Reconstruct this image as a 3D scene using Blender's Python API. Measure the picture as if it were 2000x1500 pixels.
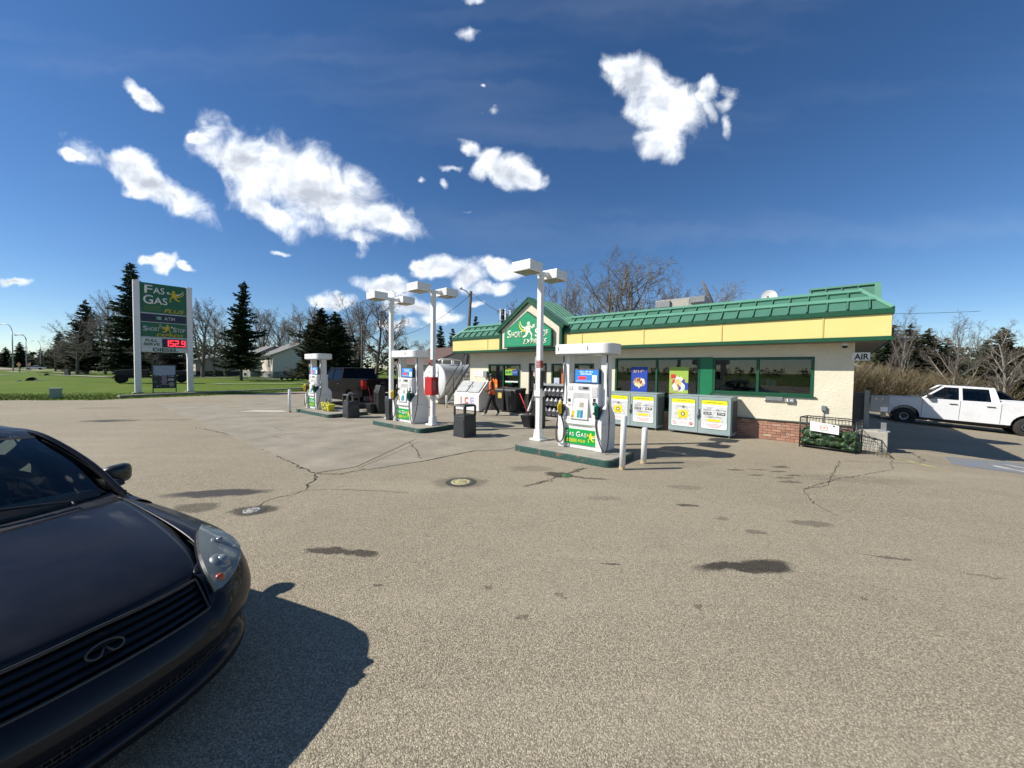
import bpy, bmesh, math, random
from mathutils import Vector, Matrix, noise as mnoise

sc = bpy.context.scene
for o in list(bpy.data.objects):
    bpy.data.objects.remove(o)
R_ = math.radians

# ---------------------------------------------------------------- camera
CAM_H = 1.9
cam_d = bpy.data.cameras.new('camera')
cam_d.sensor_width = 36.0
cam_d.lens = 13.5
cam_d.clip_start = 0.05
cam_d.clip_end = 3000
cam = bpy.data.objects.new('camera', cam_d)
sc.collection.objects.link(cam)
sc.camera = cam
cam.location = (0, 0, CAM_H)
PITCH = math.atan(26.5 / 750)
cam.rotation_euler = (Matrix.Rotation(R_(90) - PITCH, 4, 'X') @ Matrix.Rotation(-0.012 * -1.0, 4, 'Z')).to_euler()

# ---------------------------------------------------------------- sun, sky, exposure
SUN_EL, SUN_AZ = R_(41.0), R_(8.5)          # direction in which the light travels: +x, slightly +y
sun_d = bpy.data.lights.new('sun', 'SUN')
sun_d.energy = 4.6
sun_d.angle = R_(0.53)
sun_d.color = (1.0, 0.945, 0.86)
sun = bpy.data.objects.new('sun', sun_d)
sc.collection.objects.link(sun)
trav = Vector((math.cos(SUN_AZ) * math.cos(SUN_EL), math.sin(SUN_AZ) * math.cos(SUN_EL), -math.sin(SUN_EL)))
sun.rotation_euler = trav.to_track_quat('-Z', 'Y').to_euler()
sun.location = (-40, -10, 40)

sc.view_settings.view_transform = 'Standard'
sc.view_settings.look = 'None'
sc.view_settings.exposure = 0.55
sc.view_settings.gamma = 1.0
sc.view_settings.use_curve_mapping = False
sc.render.engine = 'CYCLES'

world = bpy.data.worlds.new('World')
sc.world = world
world.use_nodes = True
wn, wl = world.node_tree.nodes, world.node_tree.links
wn.clear()
w_out = wn.new('ShaderNodeOutputWorld')
w_bg = wn.new('ShaderNodeBackground')
wl.new(w_bg.outputs[0], w_out.inputs[0])
w_bg.inputs['Strength'].default_value = 0.079
sky = wn.new('ShaderNodeTexSky')
sky.sky_type = 'NISHITA'
sky.sun_disc = False
sky.sun_elevation = SUN_EL
sky.sun_rotation = R_(261.5)
sky.altitude = 1500
sky.air_density = 1.0
sky.dust_density = 0.15
sky.ozone_density = 3.0
hs = wn.new('ShaderNodeHueSaturation')
hs.inputs['Saturation'].default_value = 1.2; hs.inputs['Hue'].default_value = .504
wl.new(sky.outputs[0], hs.inputs['Color'])

def wmath(op, a, b=None, c=None):
    n = wn.new('ShaderNodeMath'); n.operation = op
    for i, v in enumerate((a, b, c)):
        if v is None: continue
        if isinstance(v, (int, float)): n.inputs[i].default_value = v
        else: wl.new(v, n.inputs[i])
    return n.outputs[0]
tc = wn.new('ShaderNodeTexCoord')
sep = wn.new('ShaderNodeSeparateXYZ'); wl.new(tc.outputs['Generated'], sep.inputs[0])
yabs = wmath('MAXIMUM', wmath('ABSOLUTE', sep.outputs[1]), 0.02)
ga = wmath('DIVIDE', sep.outputs[0], yabs)
gb = wmath('DIVIDE', sep.outputs[2], yabs)
comb = wn.new('ShaderNodeCombineXYZ'); wl.new(ga, comb.inputs[0]); wl.new(gb, comb.inputs[1])
# clouds: the flat cloud field on a high plane, its shapes listed as (azimuth tangent, elevation tangent, half sizes, tilt, weight)
CLOUDS = [
 (-0.547, 0.467, 0.300, 0.104, -24, 1.00), (-0.700, 0.526, 0.127, 0.064, -12, 1.00), (-0.587, 0.517, 0.147, 0.064, -20, 0.90), (-0.327, 0.389, 0.113, 0.045, -24, 0.95),
 (-0.400, 0.339, 0.073, 0.020, -6, 0.70), (-0.640, 0.403, 0.127, 0.043, -32, 0.80), (-0.467, 0.398, 0.147, 0.053, -15, 0.80), (-0.953, 0.477, 0.200, 0.048, -26, 0.95),
 (-1.000, 0.519, 0.104, 0.037, -14, 0.95), (-0.873, 0.436, 0.100, 0.032, -30, 0.85), (-1.120, 0.537, 0.043, 0.017, -12, 0.80), (-0.799, 0.581, 0.040, 0.017, -12, 0.85),
 (-0.936, 0.682, 0.075, 0.019, -40, 0.72), (-0.899, 0.268, 0.043, 0.025, 0, 1.00), (-0.851, 0.255, 0.037, 0.012, -8, 0.85), (-0.940, 0.265, 0.032, 0.012, 0, 0.80),
 (-1.293, 0.212, 0.059, 0.013, -6, 0.85), (-0.597, 0.294, 0.032, 0.008, 4, 0.50), (-0.184, 0.258, 0.069, 0.035, 0, 1.00), (-0.127, 0.240, 0.067, 0.040, 0, 0.95),
 (-0.233, 0.265, 0.037, 0.019, -12, 0.80), (-0.029, 0.264, 0.083, 0.027, -4, 0.95), (-0.067, 0.214, 0.073, 0.020, 4, 0.90), (-0.324, 0.213, 0.083, 0.032, -10, 0.95),
 (-0.460, 0.172, 0.064, 0.024, -4, 0.95), (-0.247, 0.158, 0.099, 0.029, -4, 0.95), (-0.200, 0.132, 0.077, 0.021, 0, 0.95), (-0.293, 0.118, 0.080, 0.019, 0, 0.80),
 (-0.091, 0.174, 0.021, 0.011, 0, 0.70), (-0.020, 0.516, 0.104, 0.045, -28, 1.00), (0.029, 0.490, 0.061, 0.033, -8, 1.00), (-0.113, 0.565, 0.045, 0.020, -28, 0.85),
 (-0.080, 0.516, 0.027, 0.040, -20, 0.70), (-0.157, 0.514, 0.027, 0.011, 5, 0.50), (-0.240, 0.481, 0.013, 0.015, 30, 0.50), (-0.177, 0.465, 0.012, 0.016, 0, 0.50),
 (-0.064, 0.662, 0.024, 0.029, -20, 0.50), (-0.083, 0.719, 0.011, 0.008, 0, 0.40), (-0.125, 0.413, 0.021, 0.005, 0, 0.40), (-0.113, 0.952, 0.045, 0.043, 10, 0.85),
 (-0.117, 0.848, 0.027, 0.020, -30, 0.45), (-0.016, 0.953, 0.024, 0.016, 0, 0.40), (0.309, 0.744, 0.101, 0.067, -28, 1.00), (0.380, 0.669, 0.107, 0.088, 0, 1.00),
 (0.367, 0.582, 0.067, 0.053, 0, 0.85), (0.240, 0.760, 0.040, 0.043, 0, 0.70), (0.447, 0.649, 0.053, 0.067, 0, 0.50), (0.487, 0.717, 0.029, 0.040, -20, 0.72),
 (0.531, 0.684, 0.029, 0.043, -40, 0.66), (0.533, 0.630, 0.019, 0.040, 15, 0.60), (0.500, 0.657, 0.016, 0.040, 10, 0.55),
]
dist_n = wn.new('ShaderNodeTexNoise'); dist_n.noise_dimensions = '2D'
dist_n.inputs['Scale'].default_value = 11; dist_n.inputs['Detail'].default_value = 4; dist_n.inputs['Roughness'].default_value = .55
wl.new(comb.outputs[0], dist_n.inputs['Vector'])
vs = wn.new('ShaderNodeVectorMath'); vs.operation = 'SUBTRACT'; wl.new(dist_n.outputs['Color'], vs.inputs[0]); vs.inputs[1].default_value = (.5, .5, .5)
vsc = wn.new('ShaderNodeVectorMath'); vsc.operation = 'SCALE'; wl.new(vs.outputs[0], vsc.inputs[0]); vsc.inputs['Scale'].default_value = .055
va = wn.new('ShaderNodeVectorMath'); va.operation = 'ADD'; wl.new(comb.outputs[0], va.inputs[0]); wl.new(vsc.outputs[0], va.inputs[1])
cur = None
for (a, b, ra, rb, rot, wgt) in CLOUDS:
    mp = wn.new('ShaderNodeMapping'); mp.vector_type = 'TEXTURE'
    mp.inputs['Location'].default_value = (a, b, 0)
    mp.inputs['Rotation'].default_value = (0, 0, R_(rot))
    mp.inputs['Scale'].default_value = (ra * 1.12, rb * 1.12, 1)
    wl.new(va.outputs[0], mp.inputs['Vector'])
    ln = wn.new('ShaderNodeVectorMath'); ln.operation = 'LENGTH'; wl.new(mp.outputs[0], ln.inputs[0])
    d = wmath('MULTIPLY_ADD', ln.outputs['Value'], -wgt, wgt)
    cur = d if cur is None else wmath('MAXIMUM', cur, d)
cn = wn.new('ShaderNodeTexNoise'); cn.noise_dimensions = '2D'
cn.inputs['Scale'].default_value = 11; cn.inputs['Detail'].default_value = 9; cn.inputs['Roughness'].default_value = .54
cn.inputs['Distortion'].default_value = .25
wl.new(comb.outputs[0], cn.inputs['Vector'])
dens = wmath('ADD', wmath('MULTIPLY', cur, 1.25), wmath('MULTIPLY', wmath('SUBTRACT', cn.outputs['Fac'], .5), 1.35))
mr = wn.new('ShaderNodeMapRange'); mr.interpolation_type = 'SMOOTHSTEP'
wl.new(dens, mr.inputs['Value']); mr.inputs['From Min'].default_value = .05; mr.inputs['From Max'].default_value = .80
inreg = wn.new('ShaderNodeMapRange'); wl.new(cur, inreg.inputs['Value']); inreg.inputs['From Min'].default_value = -.55; inreg.inputs['From Max'].default_value = .05
mask = wmath('MULTIPLY', mr.outputs[0], inreg.outputs[0])
# thin cirrus streaks
cm = wn.new('ShaderNodeMapping'); cm.vector_type = 'POINT'; cm.inputs['Rotation'].default_value = (0, 0, R_(-35)); cm.inputs['Scale'].default_value = (.5, 4, 1)
wl.new(va.outputs[0], cm.inputs['Vector'])
cir = wn.new('ShaderNodeTexNoise'); cir.noise_dimensions = '2D'; cir.inputs['Scale'].default_value = 1.6; cir.inputs['Detail'].default_value = 3
wl.new(cm.outputs[0], cir.inputs['Vector'])
cmr = wn.new('ShaderNodeMapRange'); cmr.interpolation_type = 'SMOOTHSTEP'; wl.new(cir.outputs['Fac'], cmr.inputs['Value'])
cmr.inputs['From Min'].default_value = .5; cmr.inputs['From Max'].default_value = .8; cmr.inputs['To Max'].default_value = .035
mask2 = wmath('MAXIMUM', mask, cmr.outputs[0])
# body of the clouds: thicker parts are greyer
gn = wn.new('ShaderNodeTexNoise'); gn.noise_dimensions = '2D'; gn.inputs['Scale'].default_value = 9; gn.inputs['Detail'].default_value = 5
gm = wn.new('ShaderNodeMapping'); gm.inputs['Location'].default_value = (3.1, 1.7, 0); gm.inputs['Scale'].default_value = (1, 1.6, 1)
wl.new(va.outputs[0], gm.inputs['Vector']); wl.new(gm.outputs[0], gn.inputs['Vector'])
thick = wn.new('ShaderNodeMapRange'); wl.new(wmath('ADD', wmath('MULTIPLY', cur, .9), wmath('MULTIPLY', gn.outputs['Fac'], 1.3)), thick.inputs['Value'])
thick.inputs['From Min'].default_value = .80; thick.inputs['From Max'].default_value = 1.55
ccol = wn.new('ShaderNodeMix'); ccol.data_type = 'RGBA'
cn2 = wn.new('ShaderNodeTexNoise'); cn2.noise_dimensions = '2D'
for k_ in ('Scale', 'Detail', 'Roughness', 'Distortion'): cn2.inputs[k_].default_value = cn.inputs[k_].default_value
cn2.inputs['Detail'].default_value = 5
off_ = wn.new('ShaderNodeVectorMath'); off_.operation = 'ADD'; wl.new(comb.outputs[0], off_.inputs[0]); off_.inputs[1].default_value = (-.014, .016, 0); wl.new(off_.outputs[0], cn2.inputs['Vector'])
fac_ = wn.new('ShaderNodeMath'); fac_.operation = 'ADD'; fac_.use_clamp = True
wl.new(wmath('MULTIPLY', wmath('SUBTRACT', cn2.outputs['Fac'], cn.outputs['Fac']), 1.35), fac_.inputs[0]); wl.new(wmath('MULTIPLY_ADD', thick.outputs[0], .85, -.03), fac_.inputs[1])
wl.new(fac_.outputs[0], ccol.inputs['Factor'])
ccol.inputs[6].default_value = (11.2, 11.7, 12.2, 1)
ccol.inputs[7].default_value = (5.0, 5.4, 6.2, 1)
cmix = wn.new('ShaderNodeMix'); cmix.data_type = 'RGBA'
wl.new(mask2, cmix.inputs['Factor']); wl.new(hs.outputs[0], cmix.inputs[6]); wl.new(ccol.outputs[2], cmix.inputs[7])
wl.new(cmix.outputs[2], w_bg.inputs['Color'])

# ---------------------------------------------------------------- frames
OX, OY = 8.77, 9.86                       # front right corner of the shop
TH = math.atan2(-.650, .760)
EU = Vector((math.cos(TH), math.sin(TH), 0)); EV = Vector((math.sin(TH), -math.cos(TH), 0))
def W(u, v, z=0.0):
    p = Vector((OX, OY, 0)) + EU * u + EV * v
    return Vector((p.x, p.y, z))
def loc_uv(x, y):
    d = Vector((x - OX, y - OY, 0)); return d.dot(EU), d.dot(EV)
def sstep(a, b, x):
    t = min(1, max(0, (x - a) / (b - a))); return t * t * (3 - 2 * t)
def gz(x, y):
    """height of the ground: flat lot that drops away to the right of and behind the shop"""
    u, v = loc_uv(x, y)
    du = max(u - .4, 0.0); dv = max(-v, 0.0)
    z = -(.067 * min(du, 14) * (1 - sstep(0, 5, v)) + .0165 * min(dv, 22) * sstep(-1.5, 2.5, u))
    return z

# ================================================================ materials
MATS = {}
def srgb(r, g, b):
    f = lambda c: (c / 12.92 if c <= .04045 else ((c + .055) / 1.055) ** 2.4)
    return (f(r / 255), f(g / 255), f(b / 255))
class NT:
    """small helper round a material's node tree"""
    def __init__(s, name):
        s.m = bpy.data.materials.new(name); s.m.use_nodes = True
        s.t = s.m.node_tree; s.n = s.t.nodes; s.l = s.t.links
        s.b = s.n['Principled BSDF']
    def new(s, ty, **kw):
        x = s.n.new(ty)
        for k, v in kw.items(): setattr(x, k, v)
        return x
    def put(s, sock, v):
        if isinstance(v, bpy.types.NodeSocket): s.l.new(v, sock)
        elif isinstance(v, tuple) and len(v) == 3 and sock.type == 'RGBA': sock.default_value = (*v, 1)
        else: sock.default_value = v
    def math(s, op, a, b=0., c=None, clamp=False):
        x = s.new('ShaderNodeMath', operation=op); x.use_clamp = clamp
        s.put(x.inputs[0], a); s.put(x.inputs[1], b)
        if c is not None: s.put(x.inputs[2], c)
        return x.outputs[0]
    def co(s, kind='Object', scale=None, rot=None, loc=None):
        x = s.new('ShaderNodeTexCoord').outputs[kind]
        if scale is not None or rot is not None or loc is not None:
            mp = s.new('ShaderNodeMapping'); s.l.new(x, mp.inputs[0])
            if scale is not None: mp.inputs['Scale'].default_value = scale
            if rot is not None: mp.inputs['Rotation'].default_value = rot
            if loc is not None: mp.inputs['Location'].default_value = loc
            x = mp.outputs[0]
        return x
    def noise(s, vec, scale, detail=3, rough=.55, dist=0.):
        x = s.new('ShaderNodeTexNoise'); s.l.new(vec, x.inputs['Vector'])
        x.inputs['Scale'].default_value = scale; x.inputs['Detail'].default_value = detail
        x.inputs['Roughness'].default_value = rough; x.inputs['Distortion'].default_value = dist
        return x.outputs['Fac']
    def vor(s, vec, scale, feature='F1', out='Distance', rnd=1.0):
        x = s.new('ShaderNodeTexVoronoi', feature=feature); s.l.new(vec, x.inputs['Vector'])
        x.inputs['Scale'].default_value = scale; x.inputs['Randomness'].default_value = rnd
        return x.outputs[out]
    def ramp(s, v, a, b, lo=0., hi=1., smooth=False):
        x = s.new('ShaderNodeMapRange'); x.interpolation_type = 'SMOOTHSTEP' if smooth else 'LINEAR'
        s.put(x.inputs['Value'], v); x.inputs['From Min'].default_value = a; x.inputs['From Max'].default_value = b
        x.inputs['To Min'].default_value = lo; x.inputs['To Max'].default_value = hi
        return x.outputs[0]
    def mix(s, f, a, b, mode='MIX'):
        x = s.new('ShaderNodeMix', data_type='RGBA', blend_type=mode)
        s.put(x.inputs[0], f); s.put(x.inputs[6], a); s.put(x.inputs[7], b)
        return x.outputs[2]
    def bump(s, h, strength=.3, dist=.01):
        x = s.new('ShaderNodeBump'); s.put(x.inputs['Height'], h)
        x.inputs['Strength'].default_value = strength; x.inputs['Distance'].default_value = dist
        s.l.new(x.outputs[0], s.b.inputs['Normal']); return x
    def set(s, **kw):
        names = dict(col='Base Color', rough='Roughness', metal='Metallic', spec='Specular IOR Level', coat='Coat Weight', alpha='Alpha',
                     emi='Emission Color', emis='Emission Strength', trans='Transmission Weight', sss='Subsurface Weight', coatr='Coat Roughness', ior='IOR')
        for k, v in kw.items(): s.put(s.b.inputs[names[k]], v)
        return s

def plain(name, col, rough=.5, metal=0., var=.12, scale=6., bump=0., bscale=60., dirt=0., dirtcol=(.12, .10, .075), spec=.5, coat=0., det=4):
    """a slightly uneven, worn version of one colour"""
    if name in MATS: return MATS[name]
    t = NT(name); c = t.co('Object')
    n1 = t.noise(c, scale, det)
    dark = tuple(x * (1 - var) for x in col); lite = tuple(min(1, x * (1 + var)) for x in col)
    cc = t.mix(t.ramp(n1, .3, .7), dark, lite)
    if dirt > 0:
        n2 = t.noise(c, scale * .6 + 1.3, 6, .65)
        cc = t.mix(t.ramp(n2, .5, .75, 0, dirt), cc, dirtcol)
    t.set(col=cc, metal=metal, spec=spec, coat=coat)
    t.put(t.b.inputs['Roughness'], t.ramp(t.noise(c, scale * 2.3, 3), .3, .7, max(0, rough - .08), min(1, rough + .08)))
    if bump > 0: t.bump(t.noise(c, bscale, 3), bump, .004)
    MATS[name] = t.m
    return t.m

# ================================================================ mesh helpers
class MB:
    def __init__(s): s.v = []; s.f = []; s.mi = []; s.sm = []; s.cur = 0; s.M = None
    def mat(s, i): s.cur = i; return s
    def av(s, p):
        p = Vector(p)
        if s.M is not None: p = s.M @ p
        s.v.append((p.x, p.y, p.z)); return len(s.v) - 1
    def af(s, idx, smooth=False): s.f.append(tuple(idx)); s.mi.append(s.cur); s.sm.append(smooth)
    def quad(s, a, b, c, d, smooth=False): s.af([s.av(a), s.av(b), s.av(c), s.av(d)], smooth)
    def poly(s, pts): s.af([s.av(p) for p in pts])
    def box(s, x0, x1, y0, y1, z0, z1):
        if x0 > x1: x0, x1 = x1, x0
        if y0 > y1: y0, y1 = y1, y0
        if z0 > z1: z0, z1 = z1, z0
        i = [s.av(p) for p in ((x0,y0,z0),(x1,y0,z0),(x1,y1,z0),(x0,y1,z0),(x0,y0,z1),(x1,y0,z1),(x1,y1,z1),(x0,y1,z1))]
        for q in ((0,3,2,1),(4,5,6,7),(0,1,5,4),(1,2,6,5),(2,3,7,6),(3,0,4,7)): s.af([i[k] for k in q])
        return s
    def hexa(s, b, t):
        """b, t: four bottom and four top points, ccw seen from above"""
        i = [s.av(p) for p in (*b, *t)]
        for q in ((0,3,2,1),(4,5,6,7),(0,1,5,4),(1,2,6,5),(2,3,7,6),(3,0,4,7)): s.af([i[k] for k in q])
        return s
    def prism(s, pts, h, axis='z', z0=0.0, smooth=False, caps=True):
        """extrude a closed ccw polygon; axis z: pts (x,y); axis y: pts (x,z) extruded along y; axis x: pts (y,z) along x"""
        def mk(p, t):
            if axis == 'z': return (p[0], p[1], t)
            if axis == 'y': return (p[0], t, p[1])
            return (t, p[0], p[1])
        a = [s.av(mk(p, z0)) for p in pts]; b = [s.av(mk(p, z0 + h)) for p in pts]
        n = len(pts)
        for k in range(n): s.af([a[k], a[(k+1) % n], b[(k+1) % n], b[k]], smooth)
        if caps: s.af(a[::-1]); s.af(b)
        return s
    def tube(s, pts, r, n=8, caps=True, smooth=True):
        pts = [Vector(p) for p in pts]
        rr = r if isinstance(r, (list, tuple)) else [r] * len(pts)
        rings = []
        up = None
        for k, p in enumerate(pts):
            t = (pts[min(k+1, len(pts)-1)] - pts[max(k-1, 0)])
            if t.length < 1e-9: t = Vector((0, 0, 1))
            t.normalize()
            if up is None:
                up = Vector((0, 0, 1)) if abs(t.z) < .9 else Vector((1, 0, 0))
            a = t.cross(up)
            if a.length < 1e-6: a = t.cross(Vector((0, 1, 0)))
            a.normalize(); b = a.cross(t).normalized(); up = b
            rings.append([s.av(p + (a * math.cos(2*math.pi*j/n) + b * math.sin(2*math.pi*j/n)) * rr[k]) for j in range(n)])
        for k in range(len(rings)-1):
            for j in range(n):
                s.af([rings[k][j], rings[k][(j+1) % n], rings[k+1][(j+1) % n], rings[k+1][j]], smooth)
        if caps and n > 2:
            s.af(rings[0][::-1]); s.af(rings[-1])
        return s
    def cyl(s, x, y, z0, z1, r, n=16, r2=None, smooth=True):
        return s.tube([(x, y, z0), (x, y, z1)], [r, r if r2 is None else r2], n, True, smooth)
    def lathe(s, prof, n=24, cx=0, cy=0, smooth=True):
        rings = []
        for (r, z) in prof:
            rings.append([s.av((cx + r*math.cos(2*math.pi*j/n), cy + r*math.sin(2*math.pi*j/n), z)) for j in range(n)])
        for k in range(len(rings)-1):
            for j in range(n): s.af([rings[k][j], rings[k][(j+1) % n], rings[k+1][(j+1) % n], rings[k+1][j]], smooth)
        return s
    def grid(s, rows, smooth=True, flip=False):
        """rows: list of equally long lists of points"""
        idx = [[s.av(p) for p in r] for r in rows]
        for i in range(len(idx)-1):
            for j in range(len(idx[0])-1):
                q = [idx[i][j], idx[i][j+1], idx[i+1][j+1], idx[i+1][j]]
                s.af(q[::-1] if flip else q, smooth)
        return s
    def mesh(s, name):
        me = bpy.data.meshes.new(name)
        me.from_pydata(s.v, [], s.f)
        me.polygons.foreach_set('material_index', s.mi)
        me.polygons.foreach_set('use_smooth', s.sm)
        me.update()
        return me
def rrect(x0, x1, y0, y1, r, n=4):
    pts = []
    for cx, cy, a0 in ((x1-r, y0+r, -90), (x1-r, y1-r, 0), (x0+r, y1-r, 90), (x0+r, y0+r, 180)):
        for k in range(n+1):
            a = R_(a0 + 90*k/n); pts.append((cx + r*math.cos(a), cy + r*math.sin(a)))
    return pts
def obj(name, mb, mats, parent=None, bevel=0., seg=2, loc=None, rot=None, recalc=True, sub=0, kind=None, angle=35):
    me = mb if isinstance(mb, bpy.types.Mesh) else mb.mesh(name)
    if not isinstance(mb, bpy.types.Mesh) and recalc:
        bm = bmesh.new(); bm.from_mesh(me); bmesh.ops.recalc_face_normals(bm, faces=bm.faces); bm.to_mesh(me); bm.free()
    if not me.materials:
        for m in (mats if isinstance(mats, (list, tuple)) else [mats]): me.materials.append(m)
    o = bpy.data.objects.new(name, me); sc.collection.objects.link(o)
    if parent is not None: o.parent = parent
    if loc is not None: o.location = loc
    if rot is not None: o.rotation_euler = rot
    if bevel > 0:
        b = o.modifiers.new('bevel', 'BEVEL'); b.width = bevel; b.segments = seg; b.limit_method = 'ANGLE'; b.angle_limit = R_(angle)
    if sub:
        m_ = o.modifiers.new('subsurf', 'SUBSURF'); m_.levels = sub; m_.render_levels = sub
    if kind: o['kind'] = kind
    return o
def thing(name, label, cat, loc=(0, 0, 0), rotz=0.0, group=None):
    o = bpy.data.objects.new(name, None); sc.collection.objects.link(o)
    o.empty_display_size = .2
    o.location = loc; o.rotation_euler = (0, 0, rotz)
    o['label'] = label; o['category'] = cat
    if group: o['group'] = group
    return o
def tag(o, label, cat, group=None):
    o['label'] = label; o['category'] = cat
    if group: o['group'] = group
    return o
def struct(name, mb, mats, **kw):
    return obj(name, mb, mats, kind='structure', **kw)
def kids(o): return [c for c in bpy.data.objects if c.parent == o]
CH = {}
def dup(root, loc, rotz=None, label=None, group=None, scale=None):
    if root.name not in CH:
        CH[root.name] = [(c, kids(c)) for c in kids(root)]
    r = root.copy(); sc.collection.objects.link(r); r.location = loc
    if rotz is not None: r.rotation_euler = (0, 0, rotz)
    if scale is not None: r.scale = scale if isinstance(scale, (tuple, list)) else (scale,)*3
    if label: r['label'] = label
    if group: r['group'] = group
    for c, gs in CH[root.name]:
        k = c.copy(); sc.collection.objects.link(k); k.parent = r
        for g in gs:
            h = g.copy(); sc.collection.objects.link(h); h.parent = k
    return r

TXT = {}
def text_mesh(s, bold=0.0, shear=0.0, ext=0.0, spacing=1.0):
    key = (s, bold, shear, ext, spacing)
    if key in TXT: return TXT[key]
    cu = bpy.data.curves.new('lettering', 'FONT'); cu.body = s; cu.size = 1; cu.offset = bold; cu.shear = shear; cu.extrude = ext
    cu.align_x = 'CENTER'; cu.align_y = 'CENTER'; cu.space_character = spacing; cu.resolution_u = 3
    o = bpy.data.objects.new('lettering', cu); sc.collection.objects.link(o)
    me = bpy.data.meshes.new_from_object(o)
    bpy.data.objects.remove(o); bpy.data.curves.remove(cu)
    me.name = 'lettering'
    TXT[key] = me
    return me
def text(parent, s, x, z, h, m, y=0., bold=0., shear=0., w=None, ext=0.0, rotx=90, rotz=0., spacing=1.0, name='lettering', roty=0.):
    """upright lettering facing local -y; h = cap height, w = optional total width"""
    me = text_mesh(s, bold, shear, 0.0, spacing).copy()
    me.materials.clear(); me.materials.append(m)
    xs = [v.co.x for v in me.vertices]; ys = [v.co.y for v in me.vertices]
    x0, x1, y0, y1 = min(xs), max(xs), min(ys), max(ys)
    sy = h / (y1 - y0); sx = sy if w is None else w / (x1 - x0)
    for v in me.vertices:
        v.co.x = (v.co.x - (x0+x1)/2) * sx; v.co.y = (v.co.y - (y0+y1)/2) * sy
    if ext > 0:
        bm = bmesh.new(); bm.from_mesh(me)
        g = bmesh.ops.extrude_face_region(bm, geom=bm.faces[:])
        for e in g['geom']:
            if isinstance(e, bmesh.types.BMVert): e.co.z += ext
        bmesh.ops.recalc_face_normals(bm, faces=bm.faces); bm.to_mesh(me); bm.free()
    o = bpy.data.objects.new(name, me); sc.collection.objects.link(o); o.parent = parent
    o.location = (x, y, z)
    o.rotation_euler = (R_(rotx), R_(roty), rotz)
    return o
def flat(parent, name, x0, x1, z0, z1, m, y=0., t=.004):
    """thin printed panel facing local -y, its back at y"""
    mb = MB().box(x0, x1, y - t, y, z0, z1)
    return obj(name, mb, m, parent)

# ================================================================ common materials
M_white = plain('white_paint', (.72, .72, .70), .38, var=.04, dirt=.25, dirtcol=(.38, .36, .31), scale=3)
M_whitep = plain('white_plastic', (.72, .72, .70), .35, var=.04, dirt=.2, dirtcol=(.42, .41, .37), scale=5)
M_black = plain('black_plastic', (.018, .019, .021), .5, var=.2)
M_blackm = plain('black_metal', (.012, .012, .013), .45, var=.2)
M_rubber = plain('black_rubber', (.014, .014, .014), .7, var=.2)
M_dgreen = plain('dark_green_trim', (.003, .066, .028), .42, var=.12, scale=4, dirt=.12)
M_green = plain('green_steel_panel', (.064, .175, .12), .42, var=.07, scale=2.5, dirt=.12, dirtcol=(.10, .22, .15))
M_green2 = plain('pale_green_band', (.105, .27, .185), .40, var=.06, scale=2.5, dirt=.10, dirtcol=(.12, .25, .18))
M_yellow = plain('pale_yellow_panel', (.70, .60, .22), .5, var=.025, scale=1.2, dirt=.10, dirtcol=(.6, .5, .22))
M_grey = plain('grey_metal', (.22, .23, .23), .45, metal=.3, var=.1)
M_lgrey = plain('light_grey_metal', (.42, .43, .43), .4, metal=.4, var=.08)
M_cage = plain('grey_green_enamel', (.27, .34, .34), .45, var=.05, scale=2, dirt=.2, dirtcol=(.2, .2, .17))
M_red = plain('red_paint', (.45, .012, .014), .4, var=.1)
M_yel = plain('bright_yellow', (.78, .62, .02), .45, var=.05)
M_blk = plain('print_black', (.012, .012, .014), .6, var=.05)
M_pw = plain('print_white', (.76, .76, .74), .5, var=.03)
M_conc = None
M_chrome = plain('chrome', (.62, .62, .62), .16, metal=1., var=.03)
M_pgreen = plain('brand_green', (.0, .32, .055), .4, var=.05)
M_sgreen = plain('sign_green', (.004, .105, .042), .4, var=.05)
M_gold = plain('golden_yellow', (.62, .42, .01), .45, var=.05)
M_pred = plain('print_red', (.55, .03, .035), .5, var=.05)
M_pblue = plain('print_blue', (.02, .06, .36), .5, var=.08)
M_navy = plain('print_navy', (.006, .010, .035), .4, var=.08)
M_hub = plain('alloy_grey', (.30, .30, .31), .3, metal=.8, var=.1)
M_dark = plain('dark_recess', (.02, .02, .02), .7, var=.1)
M_orange = plain('hi_vis_orange', (.95, .16, .01), .7, var=.1, scale=20)

def mk_concrete(name, col=(.34, .315, .265), sc_=3.):
    t = NT(name); c = t.co('Object')
    n = t.noise(c, sc_, 6, .6); n2 = t.noise(c, sc_ * 12, 4, .7)
    cc = t.mix(t.ramp(n, .3, .72), tuple(x*.72 for x in col), tuple(x*1.15 for x in col))
    cc = t.mix(t.ramp(n2, .35, .7, 0, .35), cc, tuple(x*.5 for x in col))
    t.set(col=cc, rough=.85, spec=.3); t.bump(n2, .25, .006); MATS[name] = t.m
    return t.m
M_conc = mk_concrete('worn_concrete')
def mk_curb():
    t = NT('green_painted_kerb'); c = t.co('Object')
    n = t.noise(c, 5, 6, .7); n2 = t.noise(c, 22, 4, .7); n3 = t.noise(c, 2.5, 4, .6)
    cc = t.mix(t.ramp(n2, .35, .65), (.010, .052, .042), (.028, .088, .070))
    cc = t.mix(t.ramp(n, .56, .62, 0, .9), cc, (.20, .11, .075))
    cc = t.mix(t.ramp(n3, .62, .7, 0, .7), cc, (.28, .25, .2))
    t.set(col=cc, rough=.75); t.bump(n2, .5, .008)
    return t.m
M_curb = mk_curb()
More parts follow.
